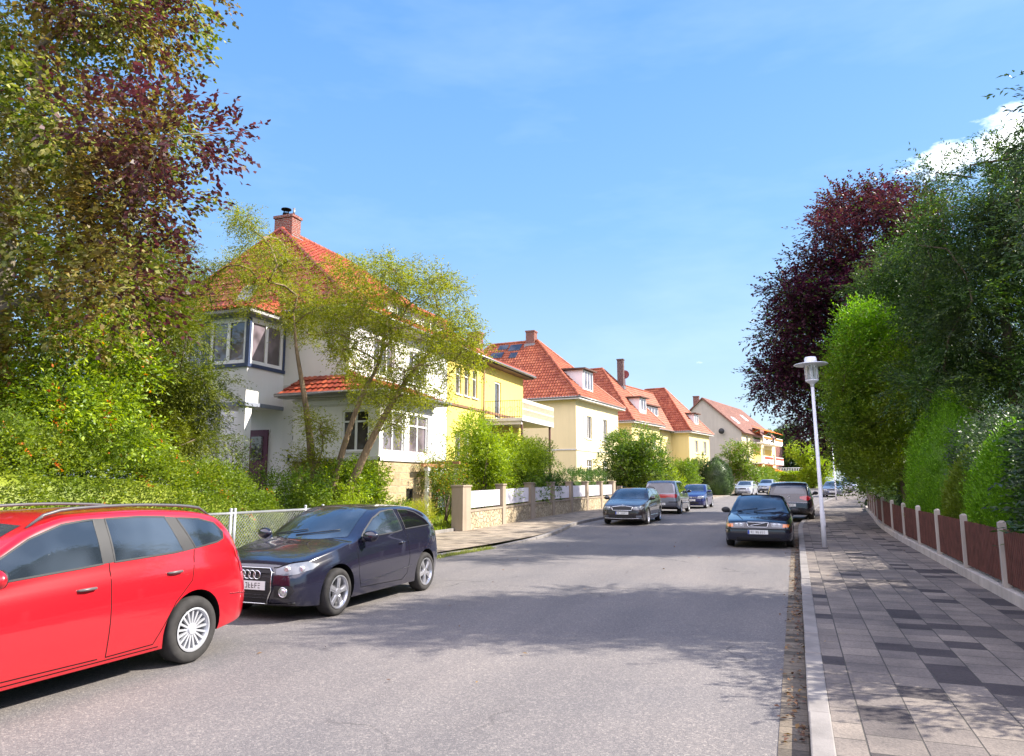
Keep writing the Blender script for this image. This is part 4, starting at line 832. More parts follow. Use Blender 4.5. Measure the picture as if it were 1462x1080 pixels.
VAN=dict(L=4.85,axles=(.95,3.85),wr=.33,rim=.21,ww=.2,spokes=(7,'wide'),rimmat=HUB,paint=SILV,cowl=.95,roof0=1.9,lean=.27,
 top=[(0,.55),(.03,.7),(.1,.8),(.5,.95),(.95,1.08),(1.1,1.15),(1.5,1.45),(1.95,1.66),(2.5,1.73),(3.8,1.73),(4.4,1.70),(4.6,1.58),(4.72,1.3),(4.80,1.0),(4.84,.75),(4.85,.6)],
 belt=[(0,.6),(.3,.75),(1,1.0),(2,1.04),(4.4,1.06),(4.7,1.0),(4.85,.7)],low=[(0,.42),(.05,.28),(.4,.2),(4.2,.23),(4.7,.33),(4.83,.42),(4.85,.5)],
 wid=[(0,.6),(.03,.68),(.1,.76),(.3,.86),(.9,.94),(4.2,.94),(4.6,.90),(4.76,.86),(4.83,.81),(4.85,.74)],
 side=[('g',[(1.4,1.09),(1.7,1.36),(2.0,1.56),(2.4,1.60),(2.42,1.1)]),('g',[(2.52,1.1),(2.5,1.605),(3.4,1.605),(3.42,1.1)]),('g',[(3.52,1.1),(3.5,1.60),(4.2,1.57),(4.42,1.3),(4.45,1.12)])],
 wscreen=[(-.7,1.12),(.7,1.12),(.58,1.6),(-.58,1.6)],rscreen=[(-.70,1.10),(-.64,1.08),(.64,1.08),(.70,1.10),(.62,1.48),(.52,1.60),(-.52,1.60),(-.62,1.48)],mirror=(1.45,1.1),
 patches=[('tail_light',[(.30,1.0),(.30,.86),(.82,.84),(.86,.95),(.84,1.02)],'yy',1,.007,REDL),('bumper_trim',rect(.42,.86,.60,.645,.015),'yy',1,.007,BLK),('headlight',[(.5,.8),(.5,.65),(.8,.7),(.8,.85)],'yy',-1,.006,LAMP),
   ('number_plate_recess',rect(-.32,.32,.83,1.01,.02),'y',1,.005,REDL),('side_reflector',rect(4.0,4.6,.55,.6,.02),'x',1,.004,BLK)],
 doors=[[(2.47,1.1),(2.47,.3)],[(3.47,1.1),(3.5,.5)],[(1.2,.9),(1.3,.3),(3.3,.3)]],handles=[(2.35,.95),(2.65,.95)],creases=[([(1.3,.55),(3.4,.55)],.05)],mould=SILV,
 plates={'f':.5,'r':.52})
POLO=dict(L=3.97,axles=(.80,3.27),wr=.30,rim=.2,ww=.19,spokes=(7,'wide'),rimmat=HUB,paint=BLUE,cowl=1.0,roof0=1.8,lean=.38,
 top=[(0,.5),(.02,.64),(.08,.74),(.3,.84),(.7,.93),(1.0,1.0),(1.12,1.05),(1.5,1.3),(1.85,1.45),(2.4,1.485),(3.1,1.46),(3.5,1.38),(3.75,1.12),(3.88,.95),(3.96,.7),(3.97,.55)],
 belt=[(0,.55),(.2,.7),(.6,.8),(1.1,.93),(2.4,.96),(3.6,.98),(3.97,.65)],low=[(0,.42),(.02,.28),(.1,.2),(.5,.17),(3.4,.2),(3.9,.3),(3.97,.42)],
 wid=[(0,.6),(.02,.66),(.08,.72),(.2,.78),(.45,.82),(.8,.84),(3.3,.84),(3.7,.8),(3.9,.72),(3.97,.62)],
 side=[('g',[(1.35,1.0),(1.6,1.18),(1.95,1.36),(2.3,1.40),(2.35,1.01)]),('g',[(2.43,1.01),(2.4,1.40),(2.9,1.385),(3.2,1.30),(3.35,1.06)])],
 wscreen=[(-.62,1.04),(.62,1.04),(.55,1.25),(.50,1.4),(0,1.43),(-.50,1.4),(-.55,1.25)],rscreen=rect(-.45,.45,1.05,1.35,.08),mirror=(1.42,1.0),
 patches=[('grille',rect(-.36,.36,.62,.70,.03),'y',-1,.005,BLK),('headlight',[(.40,.74),(.38,.62),(.56,.57),(.74,.63),(.76,.76),(.6,.78)],'yy',-1,.006,LAMP),('air_intake',rect(-.45,.45,.28,.40,.04),'y',-1,.004,BLK),('tail_light',[(.5,.95),(.5,.78),(.7,.8),(.7,.95)],'yy',1,.006,REDL)],
 lines=[('grille_bar',[(-.36,.67),(.36,.67)],.015,'y',-1,.01,CHR)],doors=[[(1.25,.98),(1.25,.35),(2.38,.3),(2.38,1.0)]],handles=[(2.25,.88)],
 plates={'f':.50,'r':.6},extra=[round_badge(.66,.055),lights(.60,.68,.05,2,.14)])
C70=dict(L=4.72,axles=(.95,3.62),wr=.315,rim=.21,ww=.2,spokes=(7,'wide'),paint=DNAVY,cowl=1.3,roof0=2.1,lean=.42,
 top=[(0,.50),(.02,.60),(.06,.69),(.14,.745),(.5,.81),(1.0,.875),(1.3,.91),(1.45,.98),(1.8,1.19),(2.15,1.335),(2.5,1.40),(3.0,1.395),(3.5,1.22),(3.85,1.03),(4.1,.99),(4.5,.96),(4.65,.88),(4.71,.7),(4.72,.55)],
 belt=[(0,.55),(.2,.64),(.6,.72),(1.3,.83),(2.4,.88),(3.6,.9),(4.5,.88),(4.72,.62)],low=[(0,.40),(.02,.27),(.1,.20),(.5,.17),(4.0,.2),(4.6,.3),(4.72,.42)],
 wid=[(0,.70),(.02,.755),(.06,.80),(.14,.845),(.35,.88),(.95,.905),(3.6,.905),(4.3,.87),(4.6,.8),(4.72,.68)],
 side=[('g',[(1.7,.94),(2.0,1.13),(2.3,1.25),(2.6,1.30),(2.75,.95)]),('g',[(2.83,.95),(2.7,1.30),(3.1,1.24),(3.35,1.0)])],
 wscreen=[(-.68,.955),(-.35,.925),(0,.92),(.35,.925),(.68,.955),(.60,1.15),(.55,1.30),(.3,1.34),(0,1.35),(-.3,1.34),(-.55,1.30),(-.60,1.15)],rscreen=rect(-.4,.4,1.08,1.26,.08),mirror=(1.75,.93),mirmat=BLK,
 patches=[('headlight',[(.33,.685),(.36,.575),(.62,.565),(.64,.655),(.50,.685)],'yy',-1,.006,LAMP),('indicator_lamp',[(.645,.655),(.63,.567),(.78,.575),(.80,.645)],'yy',-1,.006,ORL),
   ('grille',[(-.28,.69),(-.24,.57),(.24,.57),(.28,.69)],'y',-1,.006,BLK),('air_intake',rect(-.55,.55,.22,.30,.02),'y',-1,.004,BLK),('tail_light',[(.5,.9),(.5,.72),(.8,.75),(.8,.88)],'yy',1,.006,REDL),
   ('fabric_roof',[(-.56,2.35),(.56,2.35),(.54,3.0),(.46,3.4),(-.46,3.4),(-.54,3.0)],'z',1,.005,plain('roof_canvas',(.016,.016,.022),.9,.15))],
 lines=[('grille_frame',[(-.28,.69),(-.24,.57),(.24,.57),(.28,.69),(-.28,.69)],.018,'y',-1,.012,CHR),('grille_bar',[(-.22,.60),(.20,.675)],.014,'y',-1,.014,CHR),('bumper_strip',[(-.80,.52),(0,.52),(.80,.52)],.03,'y',-1,.01,BLK),('bonnet_seam',[(-.34,.70),(-.40,.76),(-.62,.88)],.008,'y',-1,.003,DARK),('bonnet_seam',[(.34,.70),(.40,.76),(.62,.88)],.008,'y',-1,.003,DARK)],
 doors=[[(1.5,.9),(1.5,.35),(2.85,.3),(2.85,.95)]],handles=[(2.7,.8)],plates={'f':.44,'r':.6},wipers=.945,extra=[lights(.55,.625,.05,2,.12)])
SUV=dict(L=4.55,axles=(.9,3.6),wr=.36,rim=.23,ww=.22,spokes=(5,'wide'),paint=BLKP,cowl=1.05,roof0=1.95,lean=.33,gap=.06,
 top=[(0,.6),(.03,.78),(.1,.9),(.5,1.0),(1.05,1.1),(1.2,1.17),(1.6,1.43),(2.0,1.60),(2.6,1.68),(3.6,1.66),(4.05,1.60),(4.2,1.48),(4.38,1.2),(4.46,1.05),(4.53,.8),(4.55,.6)],
 belt=[(0,.65),(.3,.85),(1,1.0),(2,1.05),(4.0,1.10),(4.4,1.0),(4.55,.72)],low=[(0,.45),(.05,.32),(.4,.25),(4.1,.28),(4.45,.36),(4.54,.46),(4.55,.52)],
 wid=[(0,.62),(.03,.7),(.1,.78),(.3,.87),(.9,.93),(3.8,.935),(4.2,.90),(4.42,.84),(4.52,.79),(4.55,.7)],
 side=[('g',[(1.45,1.12),(1.8,1.38),(2.1,1.53),(2.5,1.57),(2.55,1.12)]),('g',[(2.63,1.12),(2.6,1.57),(3.3,1.56),(3.5,1.14)]),('g',[(3.6,1.15),(3.4,1.55),(3.9,1.48),(4.1,1.22)])],
 wscreen=[(-.68,1.14),(.68,1.14),(.57,1.52),(-.57,1.52)],rscreen=[(-.62,1.16),(.62,1.16),(.60,1.26),(.50,1.49),(-.50,1.49),(-.60,1.26)],mirror=(1.5,1.12),
 patches=[('tail_light',[(.42,1.05),(.42,.96),(.66,.88),(.82,.92),(.84,1.04),(.70,1.09)],'yy',1,.007,REDL),('bumper_trim',rect(-.6,.6,.45,.53,.03),'y',1,.005,BLK),('headlight',[(.5,.9),(.5,.75),(.8,.8),(.8,.92)],'yy',-1,.006,LAMP)],
 lines=[('chrome_strip',[(-.8,.80),(0,.82),(.8,.80)],.012,'y',1,.008,CHR)],plates={'f':.55,'r':.70},extra=[round_badge(1.03,.045,1,False)])
def build_cars():
    car(A1,'hatchback','blue-black three-door hatchback with a four-ring badge parked behind the red estate','car',(-6.63,7.80+1.975,0),0)
    car(I30,'estate_car','bright red estate car with roof rails, cut off by the left edge','car',(-6.50,2.29+2.2375,0),0)
    car(OCT,'estate_car','dark grey-brown estate car facing us with a chrome-framed grille, on the far left side','car',(-6.5,29.0+2.33,gz(30.5)),0)
    car(VAN,'minivan','silver-grey minivan seen from behind with a full-width red lamp band','car',(-6.55,38.2+2.42,gz(40)),180)
    car(POLO,'hatchback','deep blue hatchback facing us beyond the silver minivan','car',(-5.95,48,gz(48)),-2)
    car(C70,'convertible','dark navy convertible with closed black fabric roof parked by the white lamp post','car',(-1.02,21.1+2.36,0),0)
    car(SUV,'suv','black suv seen from behind, parked beyond the dark convertible','car',(-.22,33.0+2.27,gz(35)),178)
    far=dict(A1); far.update(paint=PALE,far=True,extra=[],plates={'f':.455}); O2=dict(OCT); O2.update(far=True,paint=PALE); P2=dict(POLO); P2.update(far=True,paint=paint('pale_blue_paint',(.30,.34,.42),.3,.4))
    car(O2,'parked_car','pale silver car facing us, left one of the two above the convertible roof','car',(-4.75,79,gz(79)),-6)
    car(P2,'parked_car','pale blue-grey car facing us, right one of the two above the convertible roof','car',(-3.0,88,gz(88)),-9)
    V2=dict(VAN); V2.update(far=True,paint=PALE); D2=dict(OCT); D2.update(far=True,paint=paint('mid_grey_paint',(.10,.11,.14),.3,.4))
    car(D2,'parked_car','grey car with pale bonnet just right of the near lamp pole in the distance','car',(3.35,76,gz(76)),-8)
    car(V2,'parked_car','pale car farthest back on the right, behind the grey one','car',(5.6,88,gz(88)),-12)
# ---------------------------------------------------------------- houses
TILE=tile_mat('clay_tiles',(.24,.038,.019),(.34,.064,.028),(.42,.098,.042))
TILE3=tile_mat('orange_clay_tiles',(.25,.055,.022),(.34,.088,.036),(.42,.13,.058))
TILEB=tile_mat('brown_roof_tiles',(.16,.06,.04),(.21,.085,.055),(.26,.11,.075))
WHITE=stucco('white_stucco',(.80,.78,.77),.05); YEL=stucco('yellow_stucco',(.80,.62,.17),.08); CRM=stucco('cream_stucco',(.80,.67,.40),.07); CRM2=stucco('pale_yellow_stucco',(.78,.64,.30),.08); GRYW=stucco('grey_beige_render',(.50,.45,.38),.12)
WF=plain('white_window_frame',(.80,.80,.80),.35,.5,var=.03); BLUEF=plain('slate_blue_paint',(.035,.055,.12),.45,.4,var=.1); GREYB=plain('blue_grey_band',(.22,.24,.30),.6,.3)
PANE=glass_mat('window_pane',(.075,.06,.07),.04,.6); PANED=glass_mat('dark_window_pane',(.03,.025,.025),.04,.6)
FASC=plain('pale_fascia',(.36,.35,.36),.6,.3); GUT=plain('zinc_gutter',(.25,.24,.24),.4,.5,metal=.6); BRWN=plain('dark_wood',(.10,.05,.035),.7,.3,bump=.3); COPP=plain('brown_downpipe',(.22,.12,.06),.5,.4)
BRICK=brick_mat('red_brick',(.30,.07,.045),(.20,.05,.035)); STONE=stone_mat('sandstone_blocks',(.50,.40,.24),(.36,.28,.17),(.46,.40,.30)); SOFF=plain('soffit',(.55,.52,.5),.8,.2)
IRON=plain('wrought_iron',(.03,.03,.03),.5,.4); BAND=plain('sill_stone',(.60,.58,.56),.8,.2); VIOL=plain('plum_door',(.10,.02,.05),.4,.4)
def facade(mb,fr,a0,a1,z0,z1,holes=(),dep=.14,m=0,mr=None):
    xs=sorted({a0,a1}|{h[0] for h in holes}|{h[1] for h in holes}); zs=sorted({z0,z1}|{h[2] for h in holes}|{h[3] for h in holes})
    for i in range(len(xs)-1):
        for j in range(len(zs)-1):
            ca,cz=(xs[i]+xs[i+1])/2,(zs[j]+zs[j+1])/2
            if any(h[0]<ca<h[1] and h[2]<cz<h[3] for h in holes): continue
            mb.face([fr.p(xs[i],0,zs[j]),fr.p(xs[i+1],0,zs[j]),fr.p(xs[i+1],0,zs[j+1]),fr.p(xs[i],0,zs[j+1])],m)
    k=m if mr is None else mr
    for a,b,c,d in holes:
        q=[(a,c),(b,c),(b,d),(a,d)]
        for i in range(4):
            (u0,w0),(u1,w1)=q[i],q[(i+1)%4]; mb.face([fr.p(u0,0,w0),fr.p(u0,-dep,w0),fr.p(u1,-dep,w1),fr.p(u1,0,w1)],k)
def window(fr,h,parent,cols=2,tr=None,fm=None,pm=None,dep=.12,sill=True,name='window',fw=.06,blind=None,shut=None):
    a,b,c,d=h; fm=fm or WF; pm=pm or PANE; mb=MB(); mb.face([fr.p(a,-dep,c),fr.p(b,-dep,c),fr.p(b,-dep,d),fr.p(a,-dep,d)])
    w=mb.build(name,pm,parent); mb=MB(); e=.003; B0,B1=-dep+.004,-dep+.05
    fr.box(mb,a+e,b-e,B0,B1,c+e,c+fw); fr.box(mb,a+e,b-e,B0,B1,d-fw,d-e); fr.box(mb,a+e,a+fw,B0,B1,c+fw,d-fw); fr.box(mb,b-fw,b-e,B0,B1,c+fw,d-fw)
    zt=d-fw
    if tr: zt=c+(d-c)*tr; fr.box(mb,a+fw,b-fw,B0,B1-.002,zt-fw*.5,zt+fw*.5)
    for i in range(1,cols):
        u=a+(b-a)*i/cols; fr.box(mb,u-fw*.65,u+fw*.65,B0,B1-.004,c+fw,d-fw)
    mb.build('frame',fm,w)
    if sill: mb=MB(); fr.box(mb,a-.06,b+.06,-dep+.05,.06,c-.07,c-.004); mb.build('sill',BAND,w)
    if blind: mb=MB(); fr.box(mb,a+fw,b-fw,-dep+.001,-dep+.003,d-(d-c)*blind,d-fw); mb.build('blind',plain('roller_blind',(.6,.56,.48),.8,.2),w)
    if shut:
        for (u0,u1) in ((a-(b-a)*.5-.02,a-.04),(b+.04,b+(b-a)*.5+.02)):
            mb=MB(); fr.box(mb,u0,u1,.004,.04,c,d)
            for k in range(9): z=c+.06+(d-c-.12)*k/9; fr.box(mb,u0+.05,u1-.05,.04,.052,z,z+(d-c)/16)
            mb.build('shutter',shut,w)
    return w
def slope(mb,ea,eb,ta,tb,tw=.24,th=.34,amp=.042,m=0,seed=1):
    """pantile roof plane: ea,eb eave corners left to right seen from outside, ta,tb top corners above them"""
    ea,eb,ta,tb=map(Vector,(ea,eb,ta,tb)); U=(eb-ea); Lu=U.length; U.normalize(); Vv=((ta+tb)/2-(ea+eb)/2); Vv=Vv-U*Vv.dot(U); Lv=Vv.length; Vv.normalize(); Nn=U.cross(Vv).normalized()
    a1=(ta-ea).dot(U); b1=(tb-ea).dot(U); rows=max(1,int(Lv/th)); th=Lv/rows
    for r in range(rows):
        v0,v1=r*th,(r+1)*th
        lo=lambda v:a1*v/Lv
        hi=lambda v:Lu+(b1-Lu)*v/Lv
        n0=math.floor(min(lo(v0),lo(v1))/tw); n1=math.ceil(max(hi(v0),hi(v1))/tw)
        for k in range(n0,n1):
            u0=k*tw; um=u0+tw/2
            if um<min(lo(v0),lo(v1))-tw*.3 or um>max(hi(v0),hi(v1))+tw*.3: continue
            us=[u0+tw*q for q in (0,.22,.42,.62,.82,1.)]; hs=[.3,1,.9,0,-.15,.3]; R0=[];R1=[];RL=[]
            for u,hq in zip(us,hs):
                c0=min(max(u,lo(v0)),hi(v0)); c1=min(max(u,lo(v1)),hi(v1))
                R0.append(ea+U*c0+Vv*(v0-.02)+Nn*(amp*hq+.045)); R1.append(ea+U*c1+Vv*v1+Nn*(amp*hq)); RL.append(ea+U*c0+Vv*(v0-.02)+Nn*(amp*hq-.004))
            mb.grid([RL,R0],m,False); mb.grid([R0,R1],m,True)
def plain_slope(mb,ea,eb,ta,tb,th=.12,m=0):
    ea,eb,ta,tb=map(Vector,(ea,eb,ta,tb)); n=(eb-ea).cross(ta-ea)
    if n.length<1e-6: n=(eb-ea).cross(tb-ea)
    n.normalize(); q=[ea,eb,tb,ta]
    if (ta-tb).length<1e-4: q=[ea,eb,ta]
    k=len(mb.v); N_=len(q); mb.v.extend([tuple(p-n*th) for p in q]+[tuple(p) for p in q])
    mb.f.append(tuple(k+i for i in range(N_))[::-1]); mb.f.append(tuple(k+N_+i for i in range(N_)))
    for i in range(N_): j=(i+1)%N_; mb.f.append((k+i,k+j,k+N_+j,k+N_+i))
    mb.m+= [m]*(N_+2); mb.sm+=[False]*(N_+2)
def ridge(mb,a,b,r=.10,m=0):
    a,b=Vector(a),Vector(b); n=max(1,int((b-a).length/.36))
    for i in range(n):
        p=a.lerp(b,i/n); q=a.lerp(b,min(1,(i+1.08)/n)); mb.tube([p,q],[r*1.12,r*.95],8,m,False)
def chimney(par,x,y,z0,z1,sx,sy,ang=0,pot=True,mat=None):
    f=Fr(x,y,ang); mb=MB(); f.box(mb,-sx/2,sx/2,-sy/2,sy/2,z0,z1-.12); f.box(mb,-sx/2-.05,sx/2+.05,-sy/2-.05,sy/2+.05,z1-.12,z1,0); c=mb.build('chimney',mat or BRICK,par)
    mb=MB(); f.box(mb,-sx/2-.1,sx/2+.1,-sy/2-.1,sy/2+.1,z0+.0,z0+.35); mb.build('flashing',GUT,c)
    if pot:
        mb=MB(); mb.lathe([(.15,0),(.15,.2)],(*f.p(-sx*.12,0,0)[:2],z1),'z',12); 
        for k in range(4): a=k*math.pi/2; q=f.p(-sx*.12,0,z1+.2); mb.tube([(q[0]+.13*math.cos(a),q[1]+.13*math.sin(a),z1+.2),(q[0]+.13*math.cos(a),q[1]+.13*math.sin(a),z1+.36)],.015,5)
        mb.lathe([(0,.42),(.22,.40),(.23,.36),(0,.35)],(*f.p(-sx*.12,0,0)[:2],z1),'z',12); mb.build('chimney_pot',DARK,c)
        mb=MB(); q=f.p(sx*.33,0,z1); mb.tube([q,(q[0],q[1],z1+.38)],.05,8); mb.build('flue',GUT,c)
    return c
def gutter(par,pts,r=.07):
    mb=MB(); mb.tube(pts,r,8); return mb.build('gutter',GUT,par)
def downpipe(par,x,y,z0,z1,mat=None):
    mb=MB(); mb.tube([(x,y,z0),(x,y,z1)],.05,8); return mb.build('downpipe',mat or COPP,par)

# ---- white half of the double house
Z0=-.1; XM=-15.1; XB=-24.1; YF=22.5; YD=30.65; YE=41.0; ZE=8.15; RX,RZ=-20.45,12.75; RY=25.0
H1=thing('villa','white stuccoed villa with steep red hip roof and blue-framed corner bay above the porch','house',(-19.6,26.5,0))
fE=Fr(XM,YF,90); fS=Fr(XB,YF,0); wall=MB()
up=[(1.7,3.3,5.95,7.35),(4.5,6.1,5.95,7.35)]
facade(wall,fE,0,YD-YF,Z0,ZE,up)
facade(wall,fS,0,9.0,Z0,ZE,[(1.2,2.4,2.9,4.3),(1.2,2.6,6.0,7.5),(8.0-.65,8.0+.15,2.1,2.11)][:2])
wall.face([(XB,YD,Z0),(XB,YF,Z0),(XB,YF,ZE),(XB,YD,ZE)])
# erker
EX,EY=-13.3,21.8; gE=Fr(EX,EY,90); gS=Fr(-16.9,EY,0)
eh=[(.25,1.75,2.85,4.28),(2.1,3.6,2.85,4.28)]; es=[(2.05,3.15,2.85,4.3)]
facade(wall,gE,0,3.95,2.6,4.85,eh); facade(wall,gS,0,3.6,2.6,4.85,es)
fN=Fr(EX,EY+3.95,180); facade(wall,fN,0,1.8,2.6,4.85); fW=Fr(-16.9,YF,-90); facade(wall,fW,0,.7,2.6,4.85)
# bay box over the porch
BX0,BX1,BY=-20.1,-18.0,20.5; bS=Fr(BX0,BY,0); bE=Fr(BX1,BY,90); bW=Fr(BX0,YF,-90)
bh_s=[(.35,1.98,6.02,7.62)]; bh_e=[(.12,1.88,6.02,7.62)]
facade(wall,bS,0,2.1,4.5,ZE-.1,bh_s); facade(wall,bE,0,2.0,4.5,ZE-.1,bh_e); facade(wall,bW,0,2.0,4.5,ZE-.1); wall.face([(BX0,BY,4.5),(BX0,YF,4.5),(BX1,YF,4.5),(BX1,BY,4.5)])
W1=wall.build('wall',WHITE,H1)
mb=MB(); facade(mb,gE,0,3.95,Z0,2.6,[(1.95,2.5,.95,1.55)],.1); facade(mb,gS,0,3.6,Z0,2.6); facade(mb,fN,0,1.8,Z0,2.6); facade(mb,fW,0,.7,Z0,2.6); pb=mb.build('stone_plinth',STONE,H1)
mb=MB(); o_=.06
for f,a,b in ((gE,-o_,3.95+o_),(gS,-o_,3.6+o_),(fN,-o_,1.75)): f.box(mb,a,b,.002,o_,2.52,2.66); f.box(mb,a+.02,b-.02,.002,.035,4.45,4.52); f.box(mb,a+.02,b-.02,.002,.05,4.66,4.72)
fE.box(mb,3.3,YD-YF,.002,.04,2.52,2.64); fE.box(mb,0,YD-YF,.002,.03,5.3,5.42); fS.box(mb,6.15,9.0,.002,.03,5.3,5.42)
mb.build('moulding',BAND,H1)
for h in eh: window(gE,h,H1,2,.72,sill=False)
window(gS,es[0],H1,2,.72,pm=PANED); 
for h in up: window(fE,h,H1,3,None)
window(fS,(1.2,2.4,2.9,4.3),H1,2); window(fS,(1.2,2.6,6.0,7.5),H1,2)
window(gE,(1.95,2.5,.95,1.55),H1,1,None,IRON,PANED,dep=.09,name='cellar_window',sill=False)
for f,h in ((bS,bh_s[0]),(bE,bh_e[0])):
    window(f,h,H1,2,None,fw=.11,dep=.07,sill=False)
mb=MB(); bS.box(mb,-.04,2.14,.002,.06,5.86,5.99); bE.box(mb,-.04,2.0,.002,.06,5.86,5.985)
bS.box(mb,.02,.33,.002,.03,5.99,7.66); bS.box(mb,1.99,2.13,.002,.034,5.99,7.66); bE.box(mb,-.03,.11,.002,.03,5.985,7.66); bE.box(mb,1.89,2.0,.002,.03,5.985,7.66)
mb.build('window_surround',BLUEF,H1)
mb=MB(); bS.box(mb,-.05,2.15,.002,.07,4.46,4.6); bE.box(mb,-.05,2.0,.002,.065,4.46,4.598); bS.box(mb,-.03,2.13,.002,.05,7.68,7.80); bE.box(mb,-.04,2.0,.002,.048,7.68,7.798); bS.box(mb,-.05,-.03,-.01,.03,4.5,7.7); mb.build('cornice',GREYB,H1)
# porch: piers, steps, door
mb=MB(); mb.box(-18.33,-18.02,20.54,20.86,Z0,4.498); mb.box(-20.08,-19.45,20.54,20.9,Z0,4.498); mb.box(-19.0,-18.85,20.56,20.72,Z0,2.9); mb.build('porch_pier',WHITE,H1)
mb=MB(); mb.box(-20.08,-18.0,20.5,22.49,Z0,1.4); mb.box(-18.0,-17.6,20.9,22.2,Z0,1.15); mb.box(-17.6,-17.2,20.9,22.2,Z0,.9); mb.build('steps',CONC,H1)
mb=MB(); mb.box(-19.5,-18.55,22.42,22.48,1.4,3.75); dr=mb.build('door',VIOL,H1); mb=MB(); mb.box(-19.3,-18.75,22.40,22.418,2.6,3.5); mb.build('door_pane',PANED,dr)
mb=MB(); mb.box(-17.62,-17.5,22.45,22.495,2.55,2.8); mb.build('letter_box',IRON,H1)
mb=MB(); mb.box(-17.45,-17.39,22.475,22.497,3.35,3.5); mb.box(-17.33,-17.28,22.475,22.497,3.33,3.48); mb.box(-17.27,-17.2,22.475,22.497,3.33,3.38); mb.build('house_number',IRON,H1)
mb=MB(); mb.tube([(-18.0,21.0,2.2),(-17.7,21.0,2.2),(-17.1,21.0,1.75),(-17.1,21.0,Z0)],.025,8); mb.build('handrail',IRON,H1)
# roof
def hip_roof(par,mat,x0,x1,y0,y1,ze,apA,apB,south=True,north=True,name='roof',west=True):
    mb=MB(); A,B=apA,apB
    slope(mb,(x1,y0,ze),(x1,y1,ze),(A[0],A[1],A[2]),(B[0],B[1],B[2]))
    if south: slope(mb,(x0,y0,ze),(x1,y0,ze),A,A)
    if north: slope(mb,(x1,y1,ze),(x0,y1,ze),B,B)
    if west: plain_slope(mb,(x0,y1,ze),(x0,y0,ze),A,B,.05)
    up_=Vector((0,0,.05))
    if south: ridge(mb,Vector((x1,y0,ze))+up_,Vector(A)+up_); ridge(mb,Vector((x0,y0,ze))+up_,Vector(A)+up_)
    if north: ridge(mb,Vector((x1,y1,ze))+up_,Vector(B)+up_)
    ridge(mb,Vector(A)+up_,Vector(B)+up_); return mb.build(name,mat,par)
X0,X1=XB-.55,XM+.55
RT=hip_roof(H1,TILE,X0,X1,YF-.55,34.0,ZE,(RX,RY,RZ),(RX,30.2,RZ),True,True)
mb=MB(); mb.box(-18.4,XM-.02,25.2,30.2,ZE+.02,9.15); dm=mb.build('dormer',WHITE,H1); mb=MB(); mb.box(-18.6,XM+.3,24.95,30.45,9.153,9.28); mb.build('dormer_roof',TILE,dm)
for y_ in (25.9,28.2):
    mb=MB(); mb.box(XM-.018,XM+.0,y_,y_+1.3,8.42,9.0); wn=mb.build('window',PANED,dm); mb=MB(); mb.box(XM+.002,XM+.03,y_-.06,y_+1.36,8.36,8.44); mb.box(XM+.002,XM+.03,y_-.06,y_+1.36,8.98,9.04)
    for k in range(3): mb.box(XM+.002,XM+.028,y_-.06+k*.67,y_+.02+k*.67,8.441,8.979)
    mb.build('frame',WF,wn)
mb=MB(); slope(mb,(BX0-.3,BY-.4,ZE-.22),(BX1+.35,BY-.4,ZE-.22),(BX0-.3,YF-.2,ZE+.5),(BX1-.2,YF-.2,ZE+.5)); slope(mb,(BX1+.35,BY-.4,ZE-.22),(BX1+.35,YF-.2,ZE-.22),(BX1-.2,YF-.2,ZE+.5),(BX1-.2,YF-.2,ZE+.5)); mb.build('bay_roof',TILE,H1)
mb=MB(); mb.box(X0+.02,X1-.02,YF-.53,YF-.002,ZE-.16,ZE-.02); mb.box(XM+.002,X1-.02,YF,YD,ZE-.162,ZE-.022); mb.box(BX0-.28,BX1+.33,BY-.38,YF-.54,ZE-.36,ZE-.24); mb.build('eaves',FASC,H1)
chimney(RT,RX-.1,RY+.5,RZ-.6,RZ+.75,.95,.6)
mb=MB(); f=Fr(-21.0,YF,0)
# skylight lying in the hip slope
ms=(RZ-ZE)/(RY-(YF-.55)); 
def hipz(y): return ZE+(y-(YF-.55))*ms
yy=YF-.1; k=len(mb.v); nrm=Vector((0,-ms,1)).normalized()
for off,m_ in ((.09,0),): mb.hexa([Vector((-20.4,yy,hipz(yy))),Vector((-19.7,yy,hipz(yy))),Vector((-19.7,yy+.5,hipz(yy+.5))),Vector((-20.4,yy+.5,hipz(yy+.5)))]+[Vector(p)+nrm*off for p in ((-20.4,yy,hipz(yy)),(-19.7,yy,hipz(yy)),(-19.7,yy+.5,hipz(yy+.5)),(-20.4,yy+.5,hipz(yy+.5)))])
sk_=mb.build('skylight',GUT,RT); mb=MB(); mb.face([Vector(p)+nrm*.094 for p in ((-20.34,yy+.05,hipz(yy+.05)),(-19.76,yy+.05,hipz(yy+.05)),(-19.76,yy+.45,hipz(yy+.45)),(-20.34,yy+.45,hipz(yy+.45)))]); mb.build('pane',PANED,sk_)
